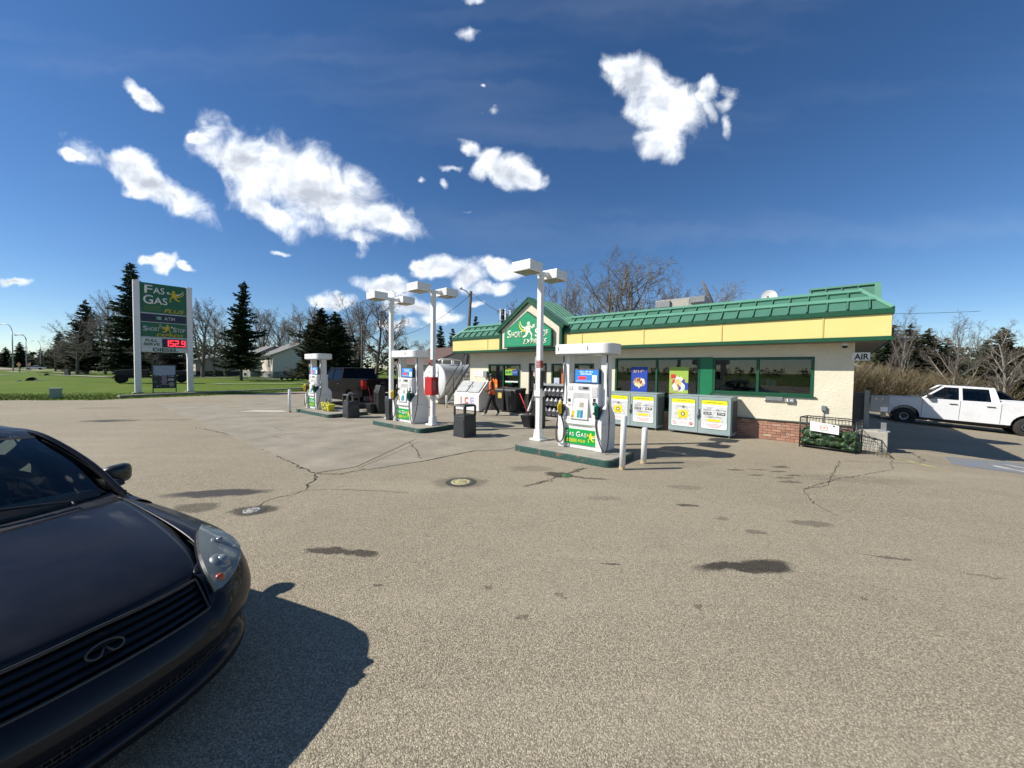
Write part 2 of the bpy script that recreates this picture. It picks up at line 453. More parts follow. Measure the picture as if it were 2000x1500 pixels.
def mk_glass(name, tint=(.50, .55, .53), ior=1.82, rough=.0):
    """a window pane: part see-through, part mirror, by the Fresnel law"""
    t = NT(name)
    fr = t.new('ShaderNodeFresnel'); fr.inputs['IOR'].default_value = ior
    tr = t.new('ShaderNodeBsdfTransparent'); tr.inputs[0].default_value = (*tint, 1)
    gl = t.new('ShaderNodeBsdfGlossy'); gl.inputs['Roughness'].default_value = rough; gl.inputs[0].default_value = (.9, .95, .95, 1)
    mx = t.new('ShaderNodeMixShader'); t.l.new(fr.outputs[0], mx.inputs[0]); t.l.new(tr.outputs[0], mx.inputs[1]); t.l.new(gl.outputs[0], mx.inputs[2])
    t.l.new(mx.outputs[0], t.n['Material Output'].inputs[0]); t.n.remove(t.b)
    return t.m
M_glass = mk_glass('window_glass')
M_cglass = mk_glass('car_glass', (.72, .80, .74), 1.5)
M_tint = mk_glass('tinted_car_glass', (.05, .055, .06), 1.33)

def mk_stucco():
    t = NT('cream_stucco'); c = t.co('Object')
    n = t.noise(c, 1.4, 5, .6); n2 = t.noise(c, 38, 4, .7, .6); n3 = t.noise(c, 14, 3, .6)
    cc = t.mix(t.ramp(n, .3, .7), (.68, .63, .48), (.77, .71, .56))
    cc = t.mix(t.ramp(n2, .25, .45, .45, 0), cc, (.42, .36, .24))
    t.set(col=cc, rough=.9, spec=.2); t.bump(t.math('ADD', n2, t.math('MULTIPLY', n3, .6)), .8, .02)
    return t.m
M_stucco = mk_stucco()
def mk_brick():
    t = NT('red_brown_brick'); c = t.co('Object')
    oi = t.new('ShaderNodeObjectInfo').outputs['Random']
    cr = t.new('ShaderNodeValToRGB'); t.l.new(oi, cr.inputs[0])
    e = cr.color_ramp.elements; e[0].color = (.22, .095, .06, 1); e[1].color = (.40, .22, .15, 1)
    for p, col in ((.3, (.34, .15, .095, 1)), (.55, (.42, .23, .155, 1)), (.8, (.29, .13, .085, 1)), (.93, (.46, .33, .25, 1))):
        q = e.new(p); q.color = col
    n = t.noise(c, 30, 4, .7); n4 = t.noise(t.co('Generated'), 5, 3)
    cc = t.mix(t.ramp(n, .35, .7, 0, .5), cr.outputs[0], (.42, .30, .23))
    cc = t.mix(t.ramp(n4, .62, .75, 0, .6), cc, (.5, .42, .35))
    t.set(col=cc, rough=.9, spec=.2); t.bump(n, .5, .006)
    return t.m
M_brick = mk_brick()
M_mortar = plain('grey_mortar', (.46, .41, .35), .95, var=.15, scale=20, bump=.4, bscale=80)
M_led = NT('red_led').set(col=(.3, .0, .0), emi=(1.0, .03, .05), emis=1.9).m
M_screen = NT('pump_screen').set(col=(.01, .02, .1), emi=(.03, .24, .66), emis=.9, rough=.2).m
M_screenw = NT('pump_screen_white').set(col=(.4, .4, .4), emi=(.55, .7, .9), emis=.9, rough=.2).m
M_screenr = NT('pump_screen_red').set(col=(.4, .02, .02), emi=(.7, .03, .05), emis=.9, rough=.2).m

# ================================================================ ground
def lot_edge(x):
    """far edge of the paved lot (y) for a given x"""
    pts = [(-60, 13.5), (-40, 17.0), (-27, 20.2), (-24.7, 20.5), (-22.6, 21.0), (-21.6, 22.9), (-20.1, 25.1), (-17.5, 29.8), (-15.5, 33), (-12, 40), (0, 46), (10, 44), (14, 31), (20, 27.5), (30, 27), (60, 30)]
    for k in range(len(pts) - 1):
        if x <= pts[k+1][0]:
            t = (x - pts[k][0]) / (pts[k+1][0] - pts[k][0]); t = max(t, 0)
            return pts[k][1] + t * (pts[k+1][1] - pts[k][1])
    return pts[-1][1]

def mk_asphalt():
    t = NT('worn_asphalt'); c = t.co('Object')
    flatc = c
    vcol = t.vor(c, 125, 'F1', 'Color')
    spd = t.new('ShaderNodeSeparateColor'); t.l.new(vcol, spd.inputs[0])
    vd = t.vor(c, 125, 'F1', 'Distance')
    st = t.ramp(spd.outputs[0], .0, 1.0)
    cr = t.new('ShaderNodeValToRGB'); t.l.new(st, cr.inputs[0]); e = cr.color_ramp.elements
    e[0].color = (0.154, 0.138, 0.098, 1); e[1].color = (0.618, 0.562, 0.397, 1)
    for p, col in ((.22, (0.247, 0.223, 0.157, 1)), (.5, (0.355, 0.321, 0.229, 1)), (.8, (0.443, 0.401, 0.288, 1))):
        q = e.new(p); q.color = col
    gap = t.ramp(vd, .35, .75)                        # tar between the stones
    cc = t.mix(t.math('MULTIPLY', gap, .62), cr.outputs[0], (0.097, 0.087, 0.063))
    # the finer stones average out far away: broad tone
    big = t.noise(c, .22, 4, .55); mid = t.noise(c, 1.7, 5, .6); pat = t.noise(c, .75, 3, .5, .5)
    cc = t.mix(t.ramp(big, .35, .68, 0, .30), cc, (0.408, 0.373, 0.275))
    cc = t.mix(t.ramp(mid, .52, .78, 0, .30), cc, (0.173, 0.158, 0.117))
    cc = t.mix(t.ramp(pat, .58, .75, 0, .22), cc, (0.204, 0.187, 0.141))
    lane = t.noise(t.co('Object', rot=(0, 0, R_(40)), scale=(.10, .9, 1)), 1.0, 4, .6)
    cc = t.mix(t.ramp(lane, .54, .70, 0, .30), cc, (0.194, 0.176, 0.133)); cc = t.mix(t.ramp(lane, .44, .30, 0, .22), cc, (0.469, 0.430, 0.316))
    # oil and damp stains, each with its own place and outline: x, y, half sizes, turn, strength, seed
    dn = t.new('ShaderNodeTexNoise'); t.l.new(c, dn.inputs['Vector']); dn.inputs['Scale'].default_value = 3.2; dn.inputs['Detail'].default_value = 5; dn.inputs['Roughness'].default_value = .65
    sb = t.new('ShaderNodeVectorMath', operation='SUBTRACT'); t.l.new(dn.outputs['Color'], sb.inputs[0]); sb.inputs[1].default_value = (.5, .5, .5)
    sl = t.new('ShaderNodeVectorMath', operation='SCALE'); t.l.new(sb.outputs[0], sl.inputs[0]); sl.inputs['Scale'].default_value = .32
    wc = t.new('ShaderNodeVectorMath', operation='ADD'); t.l.new(c, wc.inputs[0]); t.l.new(sl.outputs[0], wc.inputs[1])
    cur = None; wet = None
    for (x, y, a, b, r, w, iswet) in STAINS:
        mp = t.new('ShaderNodeMapping', vector_type='TEXTURE'); t.l.new(wc.outputs[0], mp.inputs[0])
        mp.inputs['Location'].default_value = (x, y, 0); mp.inputs['Rotation'].default_value = (0, 0, R_(r)); mp.inputs['Scale'].default_value = (a, b, 50)
        ln = t.new('ShaderNodeVectorMath', operation='LENGTH'); t.l.new(mp.outputs[0], ln.inputs[0])
        d = t.ramp(ln.outputs['Value'], .66, 1.08, w, 0, True)
        cur = d if cur is None else t.math('MAXIMUM', cur, d)
        if iswet: wet = d if wet is None else t.math('MAXIMUM', wet, d)
    fine = t.noise(c, 26, 3, .6)
    cur2 = t.math('MULTIPLY', cur, t.ramp(t.math('ADD', t.math('MULTIPLY', fine, .6), t.math('MULTIPLY', spd.outputs[2], .5)), .25, .75, 1.0, .85))
    cc = t.mix(cur2, cc, (.016, .014, .012))
    cc = t.mix(1.0, cc, (1.0, .955, .955), 'MULTIPLY')
    t.set(col=cc, spec=.25)
    t.put(t.b.inputs['Roughness'], t.ramp(wet, .3, .9, .88, .35))
    hh = t.math('SUBTRACT', t.math('MULTIPLY', vd, -1.0), 0.0)
    hh = t.math('ADD', hh, t.math('MULTIPLY', spd.outputs[1], .35))
    t.bump(hh, .75, .006)
    return t.m
STAINS = [  # x, y, half length, half width, turn, strength, wet
 (-4.40, 5.72, .80, .20, 10, .85, 1), (-4.25, 5.12, .36, .22, 0, .6, 0), (-3.42, 5.02, .32, .20, 5, .8, 0),
 (-1.85, 3.92, .30, .085, -6, .85, 0), (-1.52, 3.86, .22, .085, 0, .85, 0), (2.30, 3.72, .55, .10, 4, .95, 1), (2.50, 3.72, .30, .14, 0, .95, 0),
 (1.0, 3.73, .09, .03, 0, .8, 0), (.88, 6.98, .30, .20, -20, .9, 0), (1.25, 6.82, .55, .06, -14, .75, 0), (.45, 6.45, .35, .06, 42, .6, 0), (1.25, 7.3, .35, .06, 50, .6, 0),
 (2.55, 5.41, .16, .06, -8, .8, 0), (2.94, 4.52, .16, .08, 0, .45, 0), (3.85, 4.83, .30, .10, -10, .45, 0), (2.75, 4.95, .12, .06, 0, .4, 0),
 (-13.8, 13.2, 1.0, .38, 10, .6, 1), (-13.9, 13.1, .5, .2, 0, .9, 1), (-18.4, 17.1, 1.0, .2, 12, .5, 0), (-12.2, 13.6, .9, .12, 10, .6, 0),
 (-.84, 6.43, .52, .36, 0, .40, 0), (3.95, 3.92, .28, .03, -18, .6, 0), (4.5, 3.6, .2, .02, -20, .4, 0),
 (4.4, 7.5, .16, .09, 0, .6, 0), (4.9, 7.55, .22, .07, -10, .5, 0), (4.6, 7.1, .18, .06, 10, .55, 0), (5.2, 7.4, .16, .08, 0, .65, 0), (5.0, 6.95, .20, .06, 0, .6, 0), (4.9, 6.7, .24, .08, 0, .6, 0), (5.5, 7.75, .2, .08, 0, .7, 0), (5.3, 7.1, .2, .07, 0, .6, 0),
 (-1.15, 3.28, .06, .03, 0, .6, 0), (.12, 2.9, .05, .03, 0, .5, 0), (-.2, 3.35, .05, .03, 0, .5, 0), (1.55, 3.05, .05, .03, 0, .45, 0), (3.0, 3.2, .05, .03, 0, .4, 0), (.45, 3.15, .06, .02, 0, .4, 0),
 (.4, 7.4, .5, .25, 0, .28, 0), (2.9, 6.3, .3, .15, 0, .3, 0), (1.4, 5.7, .3, .12, 0, .28, 0), (-2.6, 8.2, .3, .10, 0, .3, 0),
 (-4.2, 3.9, .8, .5, 0, .22, 0), (3.4, 7.9, 1.0, .35, 10, .18, 0), (-8.2, 12.9, 1.2, .4, 0, .2, 0), (6.3, 6.9, 1.2, .3, -10, .15, 0),
]
M_asph = mk_asphalt()

def mk_grassland():
    t = NT('grass_ground'); c = t.co('Object')
    n = t.noise(c, .12, 5, .6); n2 = t.noise(t.co('Object', scale=(.5, 1, 1)), .45, 6, .75); n3 = t.noise(c, 14, 4, .8)
    cc = t.mix(t.ramp(n, .35, .65), (.080, .150, .011), (.125, .195, .018))
    cc = t.mix(t.ramp(n2, .46, .72, 0, .85), cc, (.20, .19, .06))
    cc = t.mix(t.ramp(n3, .3, .7, 0, .7), cc, (.045, .080, .010))
    sx = t.new('ShaderNodeSeparateXYZ'); t.l.new(c, sx.inputs[0])
    dry = t.ramp(sx.outputs[0], 6, 18)               # dry grass to the right, round the brush
    cc = t.mix(dry, cc, t.mix(t.ramp(n2, .3, .7), (.17, .145, .085), (.24, .21, .13)))
    t.set(col=cc, rough=.95, spec=.15); t.bump(n3, .9, .04)
    return t.m
M_grassland = mk_grassland()

# terrain: one sheet to the horizon, graded finer near the place, a little below the paved lot
def spaced(a, b, n, p=1.0): return [a + (b - a) * (k / n) ** p for k in range(n + 1)]
gx = [-1500, -700, -350, -200, -130] + spaced(-90, 60, 75) + [80, 110, 160, 300, 700, 1500]
gy = [-1500, -600, -250, -120, -60, -30, -10, 0, 6, 10] + spaced(12, 80, 68) + [90, 105, 125, 160, 220, 350, 700, 1500]
def terr_z(x, y):
    z = gz(x, y)
    e = lot_edge(x)
    d = y - e
    if -32 < y and d < .25 and -62 < x < 62: return z - .10
    z += .05 * sstep(.25, 1.2, d)
    if x < -14:                                       # shallow ditch in the verge and a slight rise beyond
        z += .10 * math.sin(x * .23) * sstep(2, 10, d)
        z -= .55 * math.exp(-((y + .25 * x - 24) / 3.2) ** 2) * sstep(-24, -34, x) * sstep(1, 4, d)
    return z
mb = MB()
mb.grid([[(x, y, terr_z(x, y)) for x in gx] for y in gy])
struct('ground', mb, M_grassland, recalc=False)

# paved lot
mb = MB()
lx = [-60, -50, -44, -38, -33] + spaced(-30, 30, 120) + [36, 44, 52, 60]
rows = []
fr_ = [-30, -15, -6, -3, 0, 2, 4, 6, 8]
for k in range(len(fr_) + 37):
    row = []
    for x in lx:
        e = lot_edge(x) + .12 * math.sin(x * 3.1) + .08 * math.sin(x * 7.7)
        if k < len(fr_): y = fr_[k]
        else: y = 8 + (e - 8) * (k - len(fr_) + 1) / 37
        row.append((x, y, gz(x, y)))
    rows.append(row)
mb.grid(rows)
struct('asphalt_lot', mb, M_asph, recalc=False)

def drape(name, poly, m, h=.004, step=.5, kind='structure'):
    """thin sheet following the ground inside a polygon (world x, y)"""
    bm = bmesh.new()
    f = bm.faces.new([bm.verts.new((x, y, 0)) for x, y in poly])
    xs = [p[0] for p in poly]; ys = [p[1] for p in poly]
    for k in range(1, int((max(xs)-min(xs)) / step)):
        bmesh.ops.bisect_plane(bm, geom=bm.verts[:] + bm.edges[:] + bm.faces[:], plane_co=(min(xs)+k*step, 0, 0), plane_no=(1, 0, 0))
    for k in range(1, int((max(ys)-min(ys)) / step)):
        bmesh.ops.bisect_plane(bm, geom=bm.verts[:] + bm.edges[:] + bm.faces[:], plane_co=(0, min(ys)+k*step, 0), plane_no=(0, 1, 0))
    for v in bm.verts: v.co.z = gz(v.co.x, v.co.y) + h
    bmesh.ops.recalc_face_normals(bm, faces=bm.faces)
    if sum(f.normal.z for f in bm.faces) < 0: bmesh.ops.reverse_faces(bm, faces=bm.faces[:])
    me = bpy.data.meshes.new(name); bm.to_mesh(me); bm.free(); me.materials.append(m)
    o = bpy.data.objects.new(name, me); sc.collection.objects.link(o); o['kind'] = kind
    return o

# concrete apron round the pump islands: slabs with open joints
M_slab = mk_concrete('apron_concrete', (.305, .272, .208), 1.1)
apron = thing('concrete_apron', 'pale concrete apron slabs under the pump islands', 'pavement')
del apron['label']; del apron['category']; apron['kind'] = 'structure'
def slab(pts):
    pts = [W(u, v) for u, v in pts]
    c = sum(pts, Vector()) / len(pts)
    q = [p + (c - p).normalized() * .012 for p in pts]
    mb = MB(); mb.prism([(p.x, p.y) for p in q], .058, 'z', -.05)
    obj('slab', mb, M_slab, apron)
us = [-27, -22.2, -17.4, -12.5]
for a, b in zip(us, us[1:]):
    for v0, v1 in ((.95, 3.5), (3.5, 6.95)): slab([(a, v0), (b, v0), (b, v1), (a, v1)][::-1])
slab([(-24, 6.95), (-17.4, 6.95), (-17.4, 10.2), (-26.6, 10.2)][::-1]); slab([(-17.4, 6.95), (-12.5, 6.95), (-11.9, 10.2), (-17.4, 10.2)][::-1])
slab([(-12.5, 6.95), (-9.0, 6.95), (-7.3, 9.55), (-7.4, 10.25), (-11.9, 10.2)][::-1])
slab([(-9.0, 6.95), (-6.75, 6.95), (-6.75, 8.35), (-6.95, 9.5), (-7.22, 9.45)][::-1])
slab([(-12.5, .95), (-6.3, .95), (-6.3, 3.5), (-12.5, 3.5)][::-1]); slab([(-12.5, 3.5), (-6.3, 3.5), (-6.3, 6.45), (-6.75, 6.95), (-12.5, 6.95)][::-1])

# cracks: flat ribbons with ragged edges, gap shadow and dirt put into their colour
M_crack = plain('crack_shadow_dirt', (.030, .026, .020), .95, var=.3, scale=30)
def crack(pts, w=.02, jit=.03, seed=0, h=.003):
    rnd = random.Random(seed); P = []
    for a, b in zip(pts, pts[1:]):
        a = Vector(a); b = Vector(b); n = max(2, int((b - a).length / .07))
        for k in range(n): P.append(a.lerp(b, k / n) + Vector((rnd.gauss(0, jit * .5), rnd.gauss(0, jit * .5))))
    P.append(Vector(pts[-1]))
    L = []; Rr = []
    for k, p in enumerate(P):
        t = (P[min(k+1, len(P)-1)] - P[max(0, k-1)]).normalized(); nn = Vector((-t.y, t.x))
        ww = w * rnd.uniform(.35, 1.3) * (1 if 0 < k < len(P)-1 else .2)
        zz = gz(p.x, p.y) + h
        L.append((*(p + nn * ww / 2), zz)); Rr.append((*(p - nn * ww / 2), zz))
    mb = MB(); mb.grid([L, Rr], smooth=False, flip=True)
    o = struct('pavement_crack', mb, M_crack, recalc=False)
def UV(u, v): p = W(u, v); return (p.x, p.y)
crack([(-9.9, 11.95), (-7.16, 10.29), (-5.6, 8.75), (-4.58, 7.78), (-3.53, 6.86)], .035, .06, 1)
crack([(-3.53, 6.86), (-3.11, 6.84), (-2.7, 7.22), (-1.79, 7.92), (-.83, 9.0)], .04, .03, 2)
crack([(-3.50, 6.84), (-3.33, 6.4), (-3.18, 5.89)], .03, .06, 3)
crack([(-3.18, 5.89), (-3.5, 5.4), (-3.42, 5.15)], .016, .05, 4)
crack([(-3.18, 5.89), (-2.88, 5.98), (-1.56, 5.86)], .010, .02, 5)
crack([(-2.90, 7.25), (-2.62, 8.6), (-2.4, 9.9)], .014, .01, 6, .0105)
crack([(-2.62, 9.85), (-2.2, 8.9), (-1.9, 8.05)], .022, .05, 7, .0105)
crack([(-13.2, 17.0), (-10.2, 17.38)], .02, .04, 8)
crack([(-17.6, 20.5), (-13.2, 17.03)], .02, .04, 9)
crack([(-7.4, 8.8), (-6.9, 8.75), (-5.9, 8.9)], .010, .03, 10, .0105)
crack([(4.39, 5.05), (4.45, 5.6), (4.84, 6.28), (5.4, 6.5), (7.23, 8.38)], .012, .03, 11)
crack([(4.84, 6.28), (5.9, 6.9), (7.6, 7.6), (8.6, 8.6)], .012, .03, 12)
crack([(8.9, 8.3), (9.6, 8.9), (10.1, 9.63)], .02, .05, 13)
crack([(7.2, 8.35), (8.3, 8.3), (9.0, 8.35)], .012, .02, 14)
crack([(.45, 6.4), (.9, 6.9), (1.5, 7.5)], .03, .05, 15)
crack([(-3.6, 12.9), (-2.6, 12.0), (-1.2, 10.6)], .010, .02, 16, .0105)
crack([(-7.6, 12.2), (-6.8, 11.4)], .012, .04, 17, .0105)
crack([(-6.6, 10.6), (-5.9, 10.0)], .012, .04, 18, .0105)

# painted markings
def mk_paint(name, col, cover=.5):
    t = NT(name); c = t.co('Object')
    n = t.noise(c, 5, 6, .75)
    t.set(col=t.mix(t.ramp(n, cover - .1, cover + .12), col, (.22, .195, .155)), rough=.8)
    return t.m
M_ylw = mk_paint('worn_yellow_paint', (.52, .42, .13), .5)
M_blue = mk_paint('worn_blue_paint', (.145, .20, .28), .47)
M_wpt = mk_paint('worn_white_paint', (.6, .6, .58), .52)
drape('yellow_line', [(8.85, 9.30), (8.94, 8.3), (8.86, 6.7), (8.95, 6.7), (9.04, 8.3), (8.96, 9.30)], M_ylw)
drape('blue_bay_paint', [(10.75, 9.45), (9.9, 8.55), (10.6, 8.15), (11.3, 7.75), (13.6, 9.0), (12.3, 9.3)], M_blue)
drape('white_symbol_paint', [(10.9, 8.7), (11.05, 8.05), (11.25, 8.05), (11.1, 8.75)], M_wpt, .008)
drape('white_symbol_paint', [(11.3, 8.35), (11.9, 8.05), (12.0, 8.2), (11.4, 8.5)], M_wpt, .008)
drape('white_symbol_paint', [(11.5, 8.9), (11.7, 8.2), (11.85, 8.2), (11.65, 8.95)], M_wpt, .012)
drape('yellow_line', [(-13.9, 18.6), (-12.9, 18.4), (-12.9, 18.6), (-13.9, 18.8)], M_ylw, .012)
M_patch = mk_concrete('white_patch', (.52, .50, .42), 2.)
drape('concrete_patch', [(-11.6, 16.3), (-10.4, 16.2), (-9.6, 16.4), (-10.1, 16.9), (-11.3, 16.9)], M_patch, .0125)

# concrete paths and road across the verge
M_path = mk_concrete('path_concrete', (.36, .345, .30), 2.)
def strip(name, pts, w, m, h=.09):
    mb = MB(); L = []; Rr = []
    for k in range(len(pts) - 1):
        for j in range(8):
            t = j / 8; x = pts[k][0] + (pts[k+1][0] - pts[k][0]) * t; y = pts[k][1] + (pts[k+1][1] - pts[k][1]) * t
            d = (Vector(pts[k+1]) - Vector(pts[k])).normalized(); n = Vector((-d.y, d.x)) * w / 2
            L.append((x + n.x, y + n.y, terr_z(x, y) + h)); Rr.append((x - n.x, y - n.y, terr_z(x, y) + h))
    mb.grid([L, Rr], flip=True)
    struct(name, mb, m, recalc=False)

# loose grit and small stones lying on the lot
rnd = random.Random(77); mb = MB()
for k in range(2600):
    d = rnd.uniform(1.6, 9)**1.0; a = rnd.uniform(-.95, 1.25); x = d*a; y = d
    if rnd.random() < .35: u_, v_ = rnd.uniform(-12, -2), rnd.choice((6.5, 7.2, 10.3)) + rnd.gauss(0, .25); p_ = W(u_, v_); x, y = p_.x, p_.y
    s = rnd.uniform(.0025, .0065); z = gz(x, y) + .003; r0 = rnd.random()*6.28
    q = [mb.av((x + s*math.cos(r0 + k_*2.094)*rnd.uniform(.7, 1.3), y + s*math.sin(r0 + k_*2.094)*rnd.uniform(.7, 1.3), z - .002)) for k_ in range(3)]; t_ = mb.av((x, y, z + s*rnd.uniform(.5, 1)))
    for k_ in range(3): mb.af([q[k_], q[(k_+1) % 3], t_])
obj('grit', mb, plain('grit_stone', (.22, .19, .15), .9, var=.6, scale=9), kind='stuff', recalc=False)

# ================================================================ the shop
O3 = (OX, OY, 0)
LEN = 14.3; ZS = 2.72                          # facade length, soffit height
shop = thing('gas_station_shop', 'long cream stucco shop with pale yellow fascia, green metal roof and brick base', 'building', O3, TH)
def sobj(name, mb, m, **kw): return obj(name, mb, m, shop, **kw)
OPEN = [(-13.03, -11.05, .62, 2.18), (-10.59, -9.63, .10, 2.22), (-9.40, -7.43, .30, 2.20), (-6.56, -3.30, .58, 2.39), (-3.30, -.80, 1.28, 2.37)]
def wall_grid(mb, u0, u1, z0, z1, opens, y=0., t=.22):
    us = sorted({u0, u1, *[o[0] for o in opens], *[o[1] for o in opens]}); zs = sorted({z0, z1, *[o[2] for o in opens], *[o[3] for o in opens]})
    nu, nz = len(us)-1, len(zs)-1
    def solid(i, j):
        if not (0 <= i < nu and 0 <= j < nz): return False
        cu, cz = (us[i]+us[i+1])/2, (zs[j]+zs[j+1])/2
        return not any(o[0] < cu < o[1] and o[2] < cz < o[3] for o in opens)
    for i in range(nu):
        for j in range(nz):
            if not solid(i, j): continue
            a, b, c, d = us[i], us[i+1], zs[j], zs[j+1]
            mb.quad((a, y, c), (b, y, c), (b, y, d), (a, y, d)); mb.quad((a, y+t, c), (a, y+t, d), (b, y+t, d), (b, y+t, c))
            if not solid(i-1, j): mb.quad((a, y, c), (a, y, d), (a, y+t, d), (a, y+t, c))
            if not solid(i+1, j): mb.quad((b, y, c), (b, y+t, c), (b, y+t, d), (b, y, d))
            if not solid(i, j-1): mb.quad((a, y, c), (a, y+t, c), (b, y+t, c), (b, y, c))
            if not solid(i, j+1): mb.quad((a, y, d), (b, y, d), (b, y+t, d), (a, y+t, d))
mb = MB(); wall_grid(mb, -LEN, 0, -.4, 2.9, OPEN); sobj('front_wall', mb, M_stucco)
mb = MB(); mb.box(-.22, 0, .223, 12, -.8, 2.9); sobj('side_wall', mb, M_stucco)
mb = MB(); mb.box(-LEN, -LEN+.22, .223, 12, -.8, 2.9); sobj('side_wall', mb, M_stucco)
mb = MB(); mb.box(-LEN, 0, 12.003, 12.2, -1, 2.9); sobj('back_wall', mb, M_stucco)
mb = MB(); mb.box(-LEN+.23, -.23, .23, 11.99, .02, .12); sobj('floor', mb, plain('vinyl_floor', (.25, .24, .22), .4))
mb = MB(); mb.box(-LEN+.23, -.23, .23, 11.99, 2.5, 2.6); sobj('ceiling', mb, plain('ceiling_tile', (.5, .5, .48), .8))
mb = MB(); mb.box(-LEN+.23, -.23, 4.6, 4.8, .13, 2.49); sobj('partition', mb, plain('inner_wall', (.16, .15, .13), .8))
# roof deck, soffit, fascia all round
OV = .61; OS = .62
mb = MB(); mb.box(-LEN-OS+.03, OS-.03, -OV+.03, 12.6, 2.905, 2.98); sobj('roof_deck', mb, M_grey)
M_soffit = plain('brown_grey_soffit', (.16, .14, .12), .6, var=.1)
mb = MB()
n = 60
for k in range(n):                              # soffit boards along the right end and front
    pass
mb.box(-LEN-OS+.04, OS-.04, -OV+.04, -.004, ZS, ZS+.05); sobj('soffit', mb, M_soffit)
for k in range(24):
    mb = MB(); y0 = .5 * k + .0; mb.box(.004, OS-.04, y0+.01, y0+.49, ZS-.004*(k % 2), ZS+.05); sobj('soffit_board', mb, M_soffit)
mb = MB(); mb.box(-LEN-OS+.04, -LEN-.004, 0, 12.5, ZS, ZS+.05); sobj('soffit', mb, M_soffit)
# yellow panels
ZF0, ZF1 = 2.815, 3.335
seams = [-LEN-OS, -12.50, -11.60] ; ry = [-8.40, -7.61, -5.28, -2.95, -.64, OS]
def panel(a, b):
    mb = MB(); mb.box(a+.006, b-.006, -OV, -OV+.02, ZF0, ZF1); sobj('fascia_panel', mb, M_yellow, bevel=.004, seg=1)
panel(seams[0], seams[1]); panel(seams[1], seams[2])
for a, b in zip(ry, ry[1:]): panel(a, b)
for s_ in (-12.50, -7.61, -5.28, -2.95, -.64):
    mb = MB(); mb.box(s_-.018, s_+.018, -OV-.014, -OV-.001, ZF0+.004, ZF1-.004); sobj('fascia_joiner', mb, plain('ochre_joiner', (.62, .47, .16), .5))
mb = MB(); mb.box(-LEN-OS, OS, -OV+.022, -OV+.04, ZF0-.05, ZF1); sobj('fascia_backing', mb, M_dgreen)
for x in (OS-.02, -LEN-OS):
    mb = MB(); mb.box(x, x+.02, -OV+.041, 12.6, ZF0, ZF1); sobj('fascia_panel', mb, M_yellow)
def trim(a, b, y0, y1, z0, z1, name='green_trim', m=M_dgreen):
    mb = MB(); mb.box(a, b, y0, y1, z0, z1); sobj(name, mb, m, bevel=.006, seg=1)
DL, DR = -11.66, -8.40                          # dormer
for a, b in ((-LEN-OS-.03, DL), (DR, OS+.03)):
    trim(a, b, -OV-.025, -OV+.039, ZF0-.10, ZF0-.002)
    trim(a, b, -OV-.045, -OV+.039, ZF1+.002, ZF1+.125)
for x in (OS-.005, -LEN-OS-.03):
    trim(x, x+.035, -OV+.041, 12.6, ZF0-.10, ZF0-.002); trim(x, x+.035, -OV+.041, 12.6, ZF1+.002, ZF1+.125)
# mansard: sloping sheets, bands and standing ribs
ZM0, ZM1, RUN = 3.46, 4.02, .60
mb = MB()
f0 = [(-LEN-OS, -OV, ZM0), (OS, -OV, ZM0), (OS, 12.6, ZM0), (-LEN-OS, 12.6, ZM0)]
f1 = [(-LEN-OS+RUN, -OV+RUN, ZM1), (OS-RUN, -OV+RUN, ZM1), (OS-RUN, 12.0, ZM1), (-LEN-OS+RUN, 12.0, ZM1)]
for k in range(4): mb.quad(f0[k], f0[(k+1) % 4], f1[(k+1) % 4], f1[k])
sobj('mansard_sheet', mb, M_green, recalc=True)
mb = MB(); mb.box(-LEN, 0, .0, 12.0, 3.70, 3.98); sobj('flat_roof', mb, plain('roof_membrane', (.25, .26, .25), .8))
def on_slope(u, s, h, inset=0):
    """point on the front slope: s 0..1 up the slope, h above it"""
    nrm = Vector((0, -(ZM1-ZM0), RUN)).normalized()
    p = Vector((u, -OV + RUN*s, ZM0 + (ZM1-ZM0)*s)) + nrm*h
    return p
def slope_bar(a0, a1, s0, s1, h, name, m):
    """bar on the front slope between u = a0.. at s0 and a1.. at s1"""
    mb = MB(); b = [on_slope(a0[0], s0, 0), on_slope(a0[1], s0, 0), on_slope(a1[1], s1, 0), on_slope(a1[0], s1, 0)]
    t = [on_slope(a0[0], s0, h), on_slope(a0[1], s0, h), on_slope(a1[1], s1, h), on_slope(a1[0], s1, h)]
    mb.hexa(b, t); return sobj(name, mb, m)
def ulim(s): return (-LEN-OS+RUN*s, OS-RUN*s)
for (s0, s1, h) in ((.42, .585, .05), (.86, 1.0, .06)):
    for seg_ in ((None, DL), (DR, None)):
        a0 = [ulim(s0)[0] if seg_[0] is None else seg_[0], ulim(s0)[1] if seg_[1] is None else seg_[1]]
        a1 = [ulim(s1)[0] if seg_[0] is None else seg_[0], ulim(s1)[1] if seg_[1] is None else seg_[1]]
        slope_bar(a0, a1, s0, s1, h, 'roof_band', M_green2)
u = .22
ribs = []
while u > -LEN-.5:
    ribs.append(u); u -= .40
for u in ribs:
    if DL-.05 < u < DR+.05: continue
    for s0, s1 in ((.0, .418), (.588, .857)):
        if not (ulim(s1)[0]+.02 < u < ulim(s1)[1]-.02): continue
        slope_bar((u-.013, u+.013), (u-.013, u+.013), s0, s1, .055, 'roof_rib', M_green)
